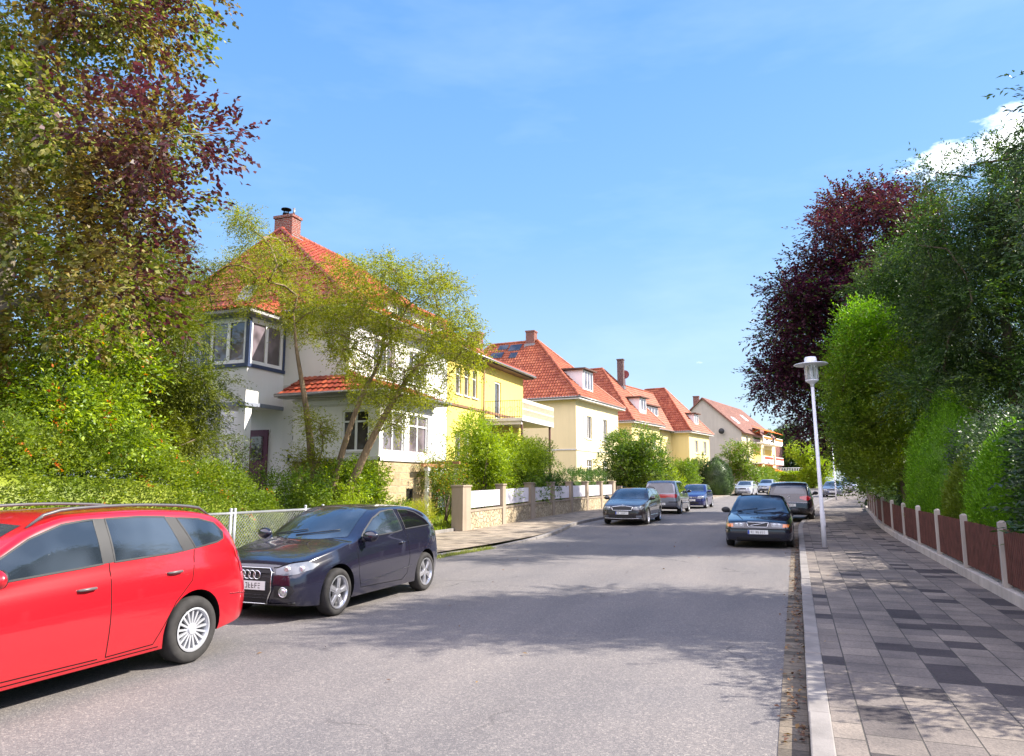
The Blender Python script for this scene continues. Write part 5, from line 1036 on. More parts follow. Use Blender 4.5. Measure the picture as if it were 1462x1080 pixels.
# skirt roof over the erker
mb=MB(); zs0,zs1=4.9,5.75
slope(mb,(EX+.45,EY-.45,zs0),(EX+.45,EY+4.5,zs0),(XM,YF,zs1),(XM,EY+4.3,zs1),amp=.022); slope(mb,(-17.35,EY-.45,zs0),(EX+.45,EY-.45,zs0),(-17.0,YF,zs1-.1),(XM,YF,zs1),amp=.022)
ridge(mb,(EX+.45,EY-.45,zs0+.04),(XM,YF,zs1+.05),.08); mb.build('erker_roof',TILE,H1)
mb=MB(); mb.box(-17.33,EX+.43,EY-.43,EY-.002,zs0-.12,zs0-.01); mb.box(EX+.002,EX+.43,EY,EY+4.48,zs0-.122,zs0-.012); mb.box(XM+.002,EX,EY+3.96,EY+4.48,zs0-.12,zs0-.01); mb.build('erker_eaves',FASC,H1)
gutter(H1,[(-17.4,EY-.5,zs0-.02),(EX+.5,EY-.5,zs0-.02),(EX+.5,EY+4.55,zs0-.02)]); gutter(H1,[(X0,YF-.6,ZE-.03),(X1+.05,YF-.6,ZE-.03),(X1+.05,YD,ZE-.03)])
# small dormer-like hatch on the street slope
# ---- yellow half
H2=thing('villa','yellow stuccoed half of the double house with narrow triple windows and balcony','house',(-19,36,0))
fY=Fr(XM,YD+.02,90); L2=YE-YD; wall=MB()
wu=[(.95+i*.98,.95+i*.98+.62,6.05,7.45) for i in range(3)]; wl=[(.95+i*.98,.95+i*.98+.7,2.9,4.25) for i in range(3)]; dd=[(5.9,6.8,5.22,7.3),(8.0,8.8,3,4.3)]
facade(wall,fY,0,L2,Z0,ZE,wu+wl+dd,.16); wall.face([(XM,YE,Z0),(XB,YE,Z0),(XB,YE,ZE),(XM,YE,ZE)]); wall.face([(XB,YE,Z0),(XB,YD+.02,Z0),(XB,YD+.02,ZE),(XB,YE,ZE)]); wall.build('wall',YEL,H2)
for h in wu+wl: window(fY,h,H2,1,.7 if h in wu else None,pm=PANED,dep=.13)
window(fY,dd[0],H2,1,None,fw=.1,name='balcony_door',sill=False,pm=PANED); window(fY,dd[1],H2,2)
mb=MB(); fY.box(mb,.02,L2,.002,.06,5.42,5.54); mb.build('moulding',COPP,H2)
mb=MB(); fY.box(mb,0,L2,.002,.05,Z0,2.2); mb.build('plinth',STONE,H2)
RT2=hip_roof(H2,TILE,X0,X1,33.3,YE+.55,ZE,(-19.7,34.6,10.3),(-19.7,YE-3.8,10.3),False,True)
mb=MB(); mb.box(XM+.002,X1-.02,YD+.02,YE+.53,ZE-.162,ZE-.022); mb.build('eaves',BRWN,H2); gutter(H2,[(X1+.05,YD+.03,ZE-.03),(X1+.05,YE+.6,ZE-.03)])
chimney(RT2,-18.0,YE-.6,8.6,10.95,.8,.6,pot=False)
downpipe(H2,XM+.1,YD+4.2,.1,ZE-.1)
bz=5.1; by0,by1,bx=YD+4.45,YD+9.7,-12.95
mb=MB(); mb.box(XM+.01,bx,by0,by1,bz-.16,bz); mb.box(XM+.01,bx-.1,by0+.1,by0+.3,bz-.34,bz-.162); bs=mb.build('balcony',BAND,H2)
mb=MB()
for i in range(16):
    x=XM+.06+(bx-XM-.1)*i/15; mb.tube([(x,by0+.04,bz),(x+.04*math.sin(i*2),by0+.04,bz+.45),(x,by0+.04,bz+.9)],.012,5)
for z in (.06,.9): mb.tube([(XM,by0+.04,bz+z),(bx-.03,by0+.04,bz+z)],.018,6)
for i in range(5): x=XM+.25+i*.4; mb.tube([(x+.13*math.cos(a),by0+.04,bz+.45+.13*math.sin(a)) for a in [k*math.pi/6 for k in range(13)]],.01,5,0,False)
mb.build('iron_railing',IRON,bs)
LAT=plain('cream_lattice_panel',(.62,.55,.42),.7,.3); mb=MB(); mb.box(bx-.04,bx,by0,by1,bz,bz+.12); mb.box(bx-.04,bx,by0,by1,bz+.78,bz+.98); 
for i in range(35): y=by0+.02+i*(by1-by0-.07)/34; mb.box(bx-.03,bx-.008,y,y+.045,bz+.12,bz+.78)
mb.box(bx-.034,bx-.004,by0,by1,bz+.42,bz+.5); mb.build('balcony_panel',LAT,bs)
for yy in (by0+.3,by1-.3):
    mb=MB(); mb.tube([(bx-.15,yy,0),(bx-.15,yy,bz-.17)],.07,8); mb.build('balcony_post',BRWN,bs)

# ---- detached houses farther on, each in its own turned frame
def rot_frame(ox,oy,ang):
    a=R(ang); u=Vector((math.sin(a),math.cos(a),0)); n=Vector((math.cos(a),-math.sin(a),0)); o=Vector((ox,oy,0))
    return (lambda s,d,z: o+u*s-n*d+Vector((0,0,z))), Fr(ox,oy,90-ang), (lambda d: Fr(*(o-n*d)[:2],-ang))
# cream house 3
zg=gz(50); P3,f3,g3=rot_frame(-14.9,51.8,6.1); H3=thing('house','cream detached house with tall orange hip roof, brick chimney and white dormer','house',P3(5,4,0))
D3,S3,E3=13.4,9.5,8.05
wall=MB(); up3=[(2.1,3.15,5.1,6.85),(5.6,6.65,5.1,6.85)]; lo3=[(2.1,3.15,1.5,3.5),(5.6,6.65,1.5,3.5)]
facade(wall,f3,0,S3,0,E3,up3+lo3,.16); facade(wall,g3(D3),0,D3,0,E3,[(2.,3.,5.1,6.6)]); wall.face([P3(S3,0,0),P3(S3,D3,0),P3(S3,D3,E3),P3(S3,0,E3)]); wall.face([P3(S3,D3,0),P3(0,D3,0),P3(0,D3,E3),P3(S3,D3,E3)]); wall.build('wall',CRM,H3)
for h in up3: window(f3,h,H3,2,None,shut=plain('cream_shutter',(.74,.71,.62),.6,.3),pm=PANED)
for h in lo3: window(f3,h,H3,2,.75,pm=PANED)
window(g3(D3),(2.,3.,5.1,6.6),H3,2)
mb=MB(); f3.box(mb,0,S3,.002,.05,4.15,4.25); g3(D3).box(mb,0,D3-.05,.002,.05,4.15,4.25); mb.build('moulding',BAND,H3)
def turned_roof(par,P,S,D,ze,ov,ia,ib,zr,mat,kick=.0,name='roof'):
    """ridge runs away from the street: ia,ib = depths of ridge ends; both long slopes and both hips"""
    mb=MB(); e=[P(-ov,D+ov,ze),P(-ov,-ov,ze),P(S+ov,-ov,ze),P(S+ov,D+ov,ze)]; a=P(S/2,ia,zr); b=P(S/2,ib,zr)
    slope(mb,e[0],e[1],b,a); slope(mb,e[1],e[2],a,a); plain_slope(mb,e[2],e[3],a,b,.05); plain_slope(mb,e[3],e[0],b,b,.05)
    u=Vector((0,0,.05)); ridge(mb,e[1]+u,a+u); ridge(mb,e[2]+u,a+u); ridge(mb,a+u,b+u); ridge(mb,e[0]+u,b+u)
    r=mb.build(name,mat,par); m2=MB(); k=[Vector(q)-Vector((0,0,.16)) for q in e]; m2.hexa(k+[q+Vector((0,0,.13)) for q in k]); m2.build('eaves',BAND,par)
    gutter(par,[e[0],e[1]]); gutter(par,[e[1],e[2]]); return r
R3=turned_roof(H3,P3,S3,D3,E3,.5,5.3,D3-3.6,13.6,TILE3)
mb=MB(); c=P3(S3/2,5.9,0); ch=chimney(R3,c.x,c.y,13.0,14.5,.75,.75,pot=False)
def dormer(par,P,s0,s1,d0,dep,z0,z1,mat,wm,roofm,cols=2,name='dormer'):
    mb=MB(); q=[P(s0,d0,z0),P(s1,d0,z0),P(s1,d0+dep,z0),P(s0,d0+dep,z0)]; mb.hexa(q+[Vector((a.x,a.y,z1)) for a in q]); dm=mb.build(name,wm,par)
    mb=MB(); q=[P(s0-.25,d0-.3,z1+.003),P(s1+.25,d0-.3,z1+.003),P(s1+.25,d0+dep,z1+.1),P(s0-.25,d0+dep,z1+.1)]; mb.hexa(q+[a+Vector((0,0,.12)) for a in q]); mb.build('dormer_roof',roofm,dm)
    w=s1-s0; o=P(s0,d0,0); d=P(s1,d0,0)-o; ang=math.degrees(math.atan2(d.y,d.x)); fr=Fr(o.x,o.y,ang)
    mb=MB(); fr.box(mb,.15,w-.15,.003,.02,z0+.55,z1-.12); pn=mb.build('window',PANE,dm); mb=MB()
    for k in range(cols+1): u=.12+(w-.3)*k/cols; fr.box(mb,u,u+.09,.02,.05,z0+.5,z1-.08)
    fr.box(mb,.12,w-.12,.02,.052,z0+.45,z0+.55); fr.box(mb,.12,w-.12,.02,.052,z1-.16,z1-.06); mb.build('frame',WF,pn); return dm
dormer(H3,P3,2.4,4.5,.35,3.4,8.5,10.5,None,WHITE,BRWN,3)
# weathered patch of solar-grey slates near the ridge
mb=MB(); ms=(13.6-E3)/(S3/2+.5); nn=Vector((0,0,1))
def onS(s,d): return P3(s,d,E3+(s+.5)*ms)+Vector((0,0,.09))
for (s,d,a,b) in ((3.9,6.6,.55,1.1),(4.1,7.9,.4,.9),(3.3,8.0,.5,1.2),(2.9,9.4,.4,.8),(3.2,6.6,.45,.7)): mb.hexa([onS(s,d+b),onS(s,d),onS(s+a,d),onS(s+a,d+b)]+[onS(s,d+b)+nn*.05,onS(s,d)+nn*.05,onS(s+a,d)+nn*.05,onS(s+a,d+b)+nn*.05])
mb.build('slate_patch',PANED,R3)
# long cream house 4: two cross wings and a middle part
zg=gz(68); P4,f4,g4=rot_frame(-13.8,66.4,11.3); H4=thing('terrace_house','long pale yellow house with two orange cross roofs, slim dark chimney and dormers','house',P4(10,4,0)); E4=7.4
D4=9.0; wall=MB(); SA=(0,8.2); SM=(8.2,15.8); SB=(15.8,24.5)
def wing(P,f,g,s0,s1,wx,depin,D,E,mat,wall):
    facade(wall,Fr(*P(s0,depin,0)[:2],f.ang),0,s1-s0,0,E,wx,.14)
u4=[(2.0,3.0,5.1,6.5),(5.0,6.0,5.1,6.5),(2.0,3.0,1.9,3.5),(5.0,6.0,1.9,3.5)]
wing(P4,f4,g4,0,7.0,u4,0,D4,E4,CRM2,wall); um=[(1.3,2.3,5.0,6.4),(4.6,5.6,5.0,6.4),(1.3,2.3,1.9,3.4),(4.6,5.6,1.9,3.4)]; wing(P4,f4,g4,7.0,15.8,um,2.0,D4,E4,CRM2,wall); wing(P4,f4,g4,15.8,23.0,u4,0,D4,E4,CRM2,wall)
g=Fr(*P4(0,D4,0)[:2],-11.3); facade(wall,g,0,D4,0,E4,[(5.5,6.4,5.0,6.4)]); g=Fr(*P4(15.8,2.0,0)[:2],-11.3); facade(wall,g,0,2.0,0,E4)
wall.face([P4(23.0,0,0),P4(23.0,D4,0),P4(23.0,D4,E4),P4(23.0,0,E4)]); wall.face([P4(23.0,D4,0),P4(0,D4,0),P4(0,D4,E4),P4(23.0,D4,E4)]); wall.build('wall',CRM2,H4)
for s0,dp,hs in ((0,0,u4),(7.0,2.0,um),(15.8,0,u4)):
    fr=Fr(*P4(s0,dp,0)[:2],f4.ang)
    for h in hs: window(fr,h,H4,2,None,pm=PANED)
PA=P4; R4=turned_roof(H4,P4,7.0,D4,E4,.45,4.5,D4-2.6,13.1,TILE3); PBf=lambda s,d,z:P4(s+15.8,d,z); turned_roof(H4,PBf,7.2,D4,E4,.45,4.0,D4-2.6,12.8,TILE3)
mb=MB(); slope(mb,P4(5.5,1.5,E4),P4(18.0,1.5,E4),P4(3.4,5.2,12.2),P4(19.4,5.2,12.2)); ridge(mb,P4(4,5.2,12.25),P4(19,5.2,12.25)); plain_slope(mb,P4(18,D4,E4),P4(6,D4,E4),P4(6,5.2,12.2),P4(18,5.2,12.2),.05); mb.build('roof',TILE3,H4); gutter(H4,[P4(7.0,1.45,E4),P4(15.8,1.45,E4)])
c=P4(4.6,3.0,0); chimney(R4,c.x,c.y,11.0,14.1,.6,.6,pot=False,mat=brick_mat('dark_brick',(.10,.03,.04),(.07,.025,.03)))
c=P4(7.0,3.6,0); mb=MB(); mb.tube([(c.x,c.y,11.5),(c.x,c.y,12.9)],.04,6); mb.lathe([(0,.12),(.35,.06),(.45,0),(.35,.03),(0,.06)],(c.x,c.y,12.9),'y',16); mb.build('satellite_dish',plain('dish_red',(.2,.05,.05),.5,.4),R4)
dormer(H4,P4,3.0,4.6,.4,3.0,8.2,9.9,None,WHITE,BRWN,2); dormer(H4,P4,7.4,13.2,2.5,2.6,8.5,9.9,None,stucco('dormer_cheek',(.30,.13,.08),.1),BRWN,6,'long_dormer'); dormer(H4,PBf,3.2,4.6,.4,3.0,8.0,9.6,None,WHITE,BRWN,2)
# apartment house 5
zg=gz(105); P5,f5,g5=rot_frame(-6.6,105,11); H5=thing('apartment_block','pale apartment block with brown gable roof, stacked balconies and orange awnings','apartment block',P5(10,5,0)); E5=8.9; D5=10.6; S5=20
RZ5=13.7; wall=MB(); facade(wall,f5,0,S5,0,E5,[(2.2,3.4,4.6,6.2),(2.2,3.4,7.2,8.4),(18.3,19.4,4.6,6.2),(18.3,19.4,1.6,3.2)]); g=g5(D5); facade(wall,g,0,D5,0,E5); wall.face([P5(0,D5,E5),P5(0,0,E5),P5(0,D5/2,RZ5)],1); wall.face([P5(S5,0,0),P5(S5,D5,0),P5(S5,D5,E5),P5(S5,0,E5)]); wall.face([P5(S5,0,E5),P5(S5,D5,E5),P5(S5,D5/2,RZ5)])
for i in range(len(wall.f)):
    pass
w5=wall.build('wall',[CRM,GRYW],H5); nn=Vector(P5(1,0,0)-P5(0,0,0))
for p in w5.data.polygons:
    if p.normal.dot(nn)<-.9: p.material_index=1
for h in [(2.2,3.4,4.6,6.2),(2.2,3.4,7.2,8.4),(18.3,19.4,4.6,6.2),(18.3,19.4,1.6,3.2)]: window(f5,h,H5,2,None,pm=PANED)
mb=MB(); ov=.5; sl=(RZ5-E5)/(D5/2); plain_slope(mb,P5(-.3,-ov,E5-ov*sl+.1),P5(S5+.3,-ov,E5-ov*sl+.1),P5(-.3,D5/2,RZ5+.1),P5(S5+.3,D5/2,RZ5+.1),.14); plain_slope(mb,P5(S5+.3,D5+ov,E5-ov*sl+.1),P5(-.3,D5+ov,E5-ov*sl+.1),P5(S5+.3,D5/2,RZ5+.098),P5(-.3,D5/2,RZ5+.098),.14)
r5=mb.build('roof',TILEB,H5); mb=MB(); slope(mb,P5(-.28,-ov,E5-ov*sl+.13),P5(S5+.28,-ov,E5-ov*sl+.13),P5(-.28,D5/2,RZ5+.13),P5(S5+.28,D5/2,RZ5+.13),.3,.4); mb.build('roof_tiles',TILEB,H5)
for (s,d) in ((2.5,1.2),(12,2.4)):
    mb=MB(); q=[P5(s,d,0),P5(s+1.6,d,0),P5(s+1.6,d+.9,0),P5(s,d+.9,0)]; hz=[E5+.2+d*sl,E5+.2+d*sl,E5+.2+(d+.9)*sl,E5+.2+(d+.9)*sl]; q=[Vector((a.x,a.y,h)) for a,h in zip(q,hz)]; mb.hexa(q+[a+Vector((0,0,.12)) for a in q]); mb.build('skylight',WF,r5)
c=P5(1.2,D5*.62,0); chimney(r5,c.x,c.y,11.5,14.2,.8,.8,pot=False)
AWN=plain('orange_awning',(.75,.16,.03),.8,.2,var=.3,ns=9); REDB=plain('red_balcony_cloth',(.55,.08,.05),.8,.2)
for fl,z in enumerate((1.6,4.5,7.4)):
    for s0 in (5.5,12.5):
        mb=MB(); q=[P5(s0,0,z),P5(s0,-1.6,z),P5(s0+5.5,-1.6,z),P5(s0+5.5,0,z)]; mb.hexa(q+[a+Vector((0,0,.18)) for a in q]); fr=Fr(*P5(s0,-1.6,0)[:2],f5.ang); fr.box(mb,0,5.5,-.08,.0,z+.181,z+1.1); bal=mb.build('balcony',WHITE,H5)
        fr.ang; mb=MB(); fr2=Fr(*P5(s0,0,0)[:2],f5.ang); fr2.box(mb,.4,5.0,.004,.03,z+.2,z+2.3); mb.build('balcony_door',stucco('loggia_yellow',(.72,.50,.16),.1) if fl==1 else PANED,bal)
        mb=MB(); zt=z+2.5; q=[P5(s0,0,zt),P5(s0,-1.7,zt-.7),P5(s0+5.5,-1.7,zt-.7),P5(s0+5.5,0,zt)]; mb.hexa([a for a in q]+[a+Vector((0,0,.05)) for a in q])
        if fl!=1: mb.build('awning',AWN,bal)
        mb=MB(); fr.box(mb,.3,5.2,.004,.06,z+.7,z+1.0); mb.build('flower_box',REDB if fl<2 else AWN,bal)
# satellite dish on the grey gable
c=P5(0,2.6,0); mb=MB(); mb.tube([(c.x,c.y,8.6),(c.x-.1,c.y-.5,8.7)],.05,6); mb.lathe([(0,-.08),(.28,-.03),(.4,.03),(.38,.05),(0,-.04)],(c.x-.1,c.y-.6,8.9),'y',20); mb.build('satellite_dish',IRON,H5)
# brick building and low wall at the street end
H6=thing('brick_building','narrow strip of a dark red brick building behind the apartment block','building',(-2,140,0)); f6=Fr(-3.4,136,90-8); mb=MB(); f6.box(mb,0,14,-9,0,-.5,8.6); mb.build('wall',BRICK,H6); mb=MB(); f6.box(mb,-.3,14.3,-9.3,.3,8.6,8.9); mb.build('roof',BRWN,H6)
window(Fr(*f6.p(0,.003,0)[:2],82),(3,4.4,2,4),H6,2)
mb=MB(); mb.box(-5.2,2.4,128,128.4,.6,3.1); bw=mb.build('brick_wall',[brick_mat('dark_red_brick',(.28,.06,.05),(.20,.045,.04))]); tag(bw,'low dark red brick wall across the far end of the street','wall')
FR=thing('railing','pale metal railing on top of the far brick wall','railing',(-1.5,128.2,3.1)); mb=MB()
for i in range(30): x=-5+i*.25; mb.tube([(x,128.2,3.1),(x,128.2,4.2)],.03,5)
mb.build('bars',WF,FR); mb=MB(); mb.tube([(-5.1,128.2,4.2),(2.3,128.2,4.2)],.045,6); mb.build('top_rail',WF,FR)
# ---------------------------------------------------------------- fences, walls, lamps
PICK=plain('brown_pickets',(.10,.036,.027),.75,.2,var=.35,ns=5,bump=.4); POSTC=stucco('fence_post_concrete',(.50,.45,.40),.3); PILL=stucco('pebble_pillar',(.36,.29,.22),.3)
RUB=stone_mat('rubble_wall',(.40,.33,.22),(.55,.47,.34),(.24,.20,.14),.3,.17,rubble=True); PANEL=plain('white_fence_panel',(.68,.66,.70),.5,.4,var=.05); LMP=plain('white_lamp_paint',(.68,.69,.74),.35,.5,var=.06); STEEL=plain('galvanised',(.42,.43,.45),.4,.5,metal=.7)
# right boundary: brown pickets between concrete posts on a low kerb wall
def xf(y): return kR(y)+2.72
pf=thing('picket_fence','brown picket fence with pale concrete posts along the right pavement','fence',(2.72,10,0))
mb=MB(); y=-6
while y<46:
    y2=y+1.5; xa,xb=xf(y),xf(y2); za,zb=gz(y),gz(y2); mb.hexa([(xa-.02,y+.004,-.1),(xa+.16,y+.004,-.1),(xb+.16,y2-.004,-.1),(xb-.02,y2-.004,-.1),(xa-.02,y+.004,za+.27),(xa+.16,y+.004,za+.27),(xb+.16,y2-.004,zb+.27),(xb-.02,y2-.004,zb+.27)]); y=y2
mb.build('base_kerb',POSTC,pf,bevel=.015)
POSTS=[-3.1+2.62*i for i in range(18)]
for y in POSTS:
    mb=MB(); x=xf(y); z=gz(y); mb.box(x-.01,x+.09,y-.045,y+.045,z+.271,z+1.18); mb.hexa([(x-.01,y-.045,z+1.18),(x+.09,y-.045,z+1.18),(x+.09,y+.045,z+1.18),(x-.01,y+.045,z+1.18),(x+.03,y-.02,z+1.21),(x+.07,y-.02,z+1.21),(x+.07,y+.02,z+1.21),(x+.03,y+.02,z+1.21)]); mb.build('post',POSTC,pf)
for y,y2 in zip(POSTS,POSTS[1:]):
    mb=MB(); n=int((y2-y-.16)/.092); r=random.Random(int(y*10))
    for i in range(n):
        a=y+.08+i*(y2-y-.16)/n; x=xf(a)+.03; z=gz(a)+r.uniform(-.008,.008); b=a+.072
        mb.hexa([(x,a,z+.33),(x+.02,a,z+.33),(x+.02,b,z+.33),(x,b,z+.33),(x,a+.0,z+1.09),(x+.02,a+.0,z+1.09),(x+.02,b,z+1.09),(x,b,z+1.09)])
    for h in (.5,.95): mb.hexa([(xf(y)+.052,y+.065,gz(y)+h),(xf(y)+.09,y+.065,gz(y)+h),(xf(y2)+.09,y2-.065,gz(y2)+h),(xf(y2)+.052,y2-.065,gz(y2)+h)]+[(xf(y)+.052,y+.065,gz(y)+h+.07),(xf(y)+.09,y+.065,gz(y)+h+.07),(xf(y2)+.09,y2-.065,gz(y2)+h+.07),(xf(y2)+.052,y2-.065,gz(y2)+h+.07)])
    mb.build('picket_panel',PICK,pf)
# left: white panel fence on rubble wall with pebble pillars
wf=thing('panel_fence','rubble stone wall with pebble-dash pillars and white ribbed panels between them','garden wall',(-10.8,24,0))
WX=-10.85
ys=[(23.35,24.05),(27.1,27.45),(30.4,31.0),(33.5,33.85),(36.6,36.95),(39.6,39.95),(42.6,42.95),(45.4,46.0)]
for i,(a,b) in enumerate(ys):
    mb=MB(); x=WX+offL(a); z=gz(a); w=.42 if i==0 else .3; mb.box(x-w,x+.02,a,b,-.1,z+1.62); mb.box(x-w-.03,x+.05,a-.03,b+.03,z+1.62,z+1.68); mb.build('pillar',PILL,wf,bevel=.012)
for (a,b),(c,d) in zip(ys,ys[1:]):
    x0,x1=WX+offL(b),WX+offL(c); z0,z1=gz(b),gz(c)
    mb=MB(); mb.hexa([(x0-.27,b+.002,-.1),(x0-.02,b+.002,-.1),(x1-.02,c-.002,-.1),(x1-.27,c-.002,-.1),(x0-.27,b+.002,z0+.72),(x0-.02,b+.002,z0+.72),(x1-.02,c-.002,z1+.72),(x1-.27,c-.002,z1+.72)]); mb.build('rubble_base',RUB,wf)
    mb=MB(); mb.hexa([(x0-.3,b+.004,z0+.722),(x0+.01,b+.004,z0+.722),(x1+.01,c-.004,z1+.722),(x1-.3,c-.004,z1+.722),(x0-.3,b+.004,z0+.79),(x0+.01,b+.004,z0+.79),(x1+.01,c-.004,z1+.79),(x1-.3,c-.004,z1+.79)]); mb.build('coping',PILL,wf)
    mb=MB(); n=int((c-b)/.07); xm=-.1
    for k in range(n):
        y0=b+.01+k*(c-b-.02)/n; y1=y0+(c-b-.02)/n; x=x0+(x1-x0)*k/n+xm; z=z0+(z1-z0)*k/n; dx=.018 if k%2 else 0
        mb.hexa([(x-.02+dx,y0,z+.86),(x+dx,y0,z+.86),(x+dx,y1,z+.86),(x-.02+dx,y1,z+.86),(x-.02+dx,y0,z+1.46),(x+dx,y0,z+1.46),(x+dx,y1,z+1.46),(x-.02+dx,y1,z+1.46)])
    mb.build('ribbed_panel',PANEL,wf)
# farther front fences on the left
pf2=thing('garden_fence','row of pale rosy fence boards and posts in front of the far houses','fence',(-9.5,62,.3)); 
for i in range(10):
    y=47+i*3.2; x=WX+offL(y)+.1; mb=MB(); mb.box(x-.3,x,y,y+.35,gz(y)-.1,gz(y)+1.35); mb.build('post',PILL,pf2)
    x2=WX+offL(y+3.2)+.1; n=11; mb=MB()
    for k in range(n): a=y+.4+k*2.75/n; xx=x+(x2-x)*(a-y)/3.2-.15; mb.box(xx,xx+.03,a,a+.19,gz(a)+.3,gz(a)+1.2)
    mb.box(min(x,x2)-.2,max(x,x2)-.16,y+.36,y+3.19,gz(y)+.9,gz(y)+.98); mb.build('board_panel',plain('rosy_boards',(.50,.40,.38),.7,.3),pf2)
    mb=MB(); mb.hexa([(x-.25,y+.352,gz(y)-.1),(x-.02,y+.352,gz(y)-.1),(x2-.02,y+3.198,gz(y)-.1),(x2-.25,y+3.198,gz(y)-.1),(x-.25,y+.352,gz(y)+.3),(x-.02,y+.352,gz(y)+.3),(x2-.02,y+3.198,gz(y)+.3),(x2-.25,y+3.198,gz(y)+.3)]); mb.build('plinth',RUB,pf2)
# chain link fence beside the cars
cf=thing('chain_link_fence','grey chain-link fence with galvanised tube frame in front of the hedge','fence',(-11.1,8,.1)); CX_=-11.1
m,t,o=nt('chain_link_wire'); MESHW=None
mb=MB(); r=.028
mb.tube([(CX_,-5,1.12),(CX_,15.6,1.12)],r,8); mb.build('top_rail',STEEL,cf)
mb=MB(); mb.tube([(CX_,-5,.2),(CX_,15.6,.2)],r*.8,8); mb.build('bottom_rail',STEEL,cf)
for y in (-2.6,0,2.6,5.2,7.8,10.2,12.38,12.5,14.9,15.6):
    mb=MB(); mb.tube([(CX_,y,0),(CX_,y,1.2)],.035,10); mb.ell((CX_,y,1.2),(.04,.04,.03)); mb.build('post',STEEL,cf)
mb=MB(); s=.085; H_=.9; y=-5.0
while y<15.6:
    for sg in (1,-1):
        y0,y1=(y,y+H_); 
        a,b=(y0,.21),(y1,1.11)
        if b[0]>15.6: b=(15.6,.21+(15.6-y0))
        pts=[a,b] if sg>0 else [(a[0],1.32-a[1]),(b[0],1.32-b[1])]
        mb.tube([(CX_+sg*.002,pts[0][0],pts[0][1]),(CX_+sg*.002,pts[1][0],pts[1][1])],.0035,3,0,False)
    y+=s
mb.build('wire_mesh',STEEL,cf)
# low edging of the front garden and porch path
ed=MB(); ed.box(-11.22,-11.12,15.8,23.3,-.05,.2); struct(ed.build('garden_kerb',CONC,bevel=.01))
# street lamps
def lamp(x,y,lean,label,H=5.0):
    z=gz(y)+.1; e=thing('street_lamp',label,'street lamp',(x,y,z),'white street lamps on the right pavement',local=True); e.rotation_euler=(0,R(lean),0)
    mb=MB(); mb.tube([(0,0,0),(0,0,.9),(0,0,.95),(0,0,H-.82)],[.062,.06,.052,.042],14); p=mb.build('pole',LMP,e)
    mb=MB(); mb.box(.035,.066,-.045,.045,.55,.85); mb.build('service_door',plain('door_grey',(.5,.5,.53),.5,.4),p)
    b=H-.82; mb=MB(); mb.lathe([(0,b-.02),(.05,b-.02),(.05,b+.04),(.075,b+.07),(.16,b+.13),(.175,b+.16),(.0,b+.165)],(0,0,0),'z',24); mb.build('collar',LMP,e)
    mb=MB(); mb.lathe([(.145,b+.165),(.16,b+.56)],(0,0,0),'z',24); mb.build('glass_cylinder',LG,e)
    mb=MB(); 
    for k in range(6): a=k*math.pi/3+.3; mb.tube([(.165*math.cos(a),.165*math.sin(a),b+.16),(.175*math.cos(a),.175*math.sin(a),b+.58)],.010,5)
    mb.build('lantern_bars',LMP,e)
    mb=MB(); mb.lathe([(0,b+.16),(.05,b+.17),(.045,b+.42),(.0,b+.46)],(0,0,0),'z',16); mb.build('bulb',plain('bulb_white',(.8,.8,.78),.3,.5,var=.02),e)
    mb=MB(); mb.lathe([(.0,b+.555),(.17,b+.555),(.42,b+.57),(.44,b+.585),(.42,b+.60),(.18,b+.625),(.16,b+.63),(.155,b+.75),(.13,b+.79),(0,b+.80)],(0,0,0),'z',32); mb.build('disc_shade',LMP,e)
m,t,o=nt('lantern_glass'); gl_=N(t,'ShaderNodeBsdfTranslucent'); gl_.inputs[0].default_value=(.8,.82,.85,1); tr=N(t,'ShaderNodeBsdfTransparent'); gg=N(t,'ShaderNodeBsdfGlossy'); gg.inputs['Roughness'].default_value=.05; m1=N(t,'ShaderNodeMixShader'); m1.inputs[0].default_value=.5; L(t,tr.outputs[0],m1.inputs[1]); L(t,gl_.outputs[0],m1.inputs[2]); m2=N(t,'ShaderNodeMixShader'); m2.inputs[0].default_value=.12; L(t,m1.outputs[0],m2.inputs[1]); L(t,gg.outputs[0],m2.inputs[2]); L(t,m2.outputs[0],o.inputs[0]); LG=m
lamp(.62,21.0,-.9,'near white street lamp with a disc shade, standing beside the parked convertible',5.05)
lamp(2.95,64,-.8,'far white street lamp with a disc shade, small in the distance',5.0)
# pergola by the yellow house
pg=thing('pergola','white wooden posts with a brown cross beam, half grown over with leaves','pergola',(-12.6,25.5,.3))
for (x,y) in ((-12.9,24.6),(-13.9,25.6),(-12.9,27.1),(-14.6,26.5)):
    mb=MB(); mb.box(x-.06,x+.06,y-.06,y+.06,.2,2.35); mb.box(x-.09,x+.09,y-.09,y+.09,2.2,2.32); mb.build('post',WF,pg)
mb=MB(); mb.box(-12.96,-12.84,24.2,27.5,2.352,2.47); mb.box(-14.5,-12.0,25.5,25.62,2.472,2.58); mb.build('beam',plain('tan_wood',(.34,.18,.09),.7,.3,bump=.4),pg)
gt=MB(); gt.box(-15.0,-14.95,26.2,29.6,.3,1.15); g_=thing('low_timber_screen','reddish timber screen below white boards beside the villa','screen',(-15,28,.3)); gt.build('timber_base',plain('red_timber',(.22,.07,.045),.7,.3,bump=.4),g_)
mb=MB()
for i in range(20): y=26.2+i*.17; mb.box(-14.99,-14.95,y,y+.14,1.152,2.35)
mb.box(-14.948,-14.93,26.2,29.6,1.3,1.4); mb.build('white_boards',WF,g_)
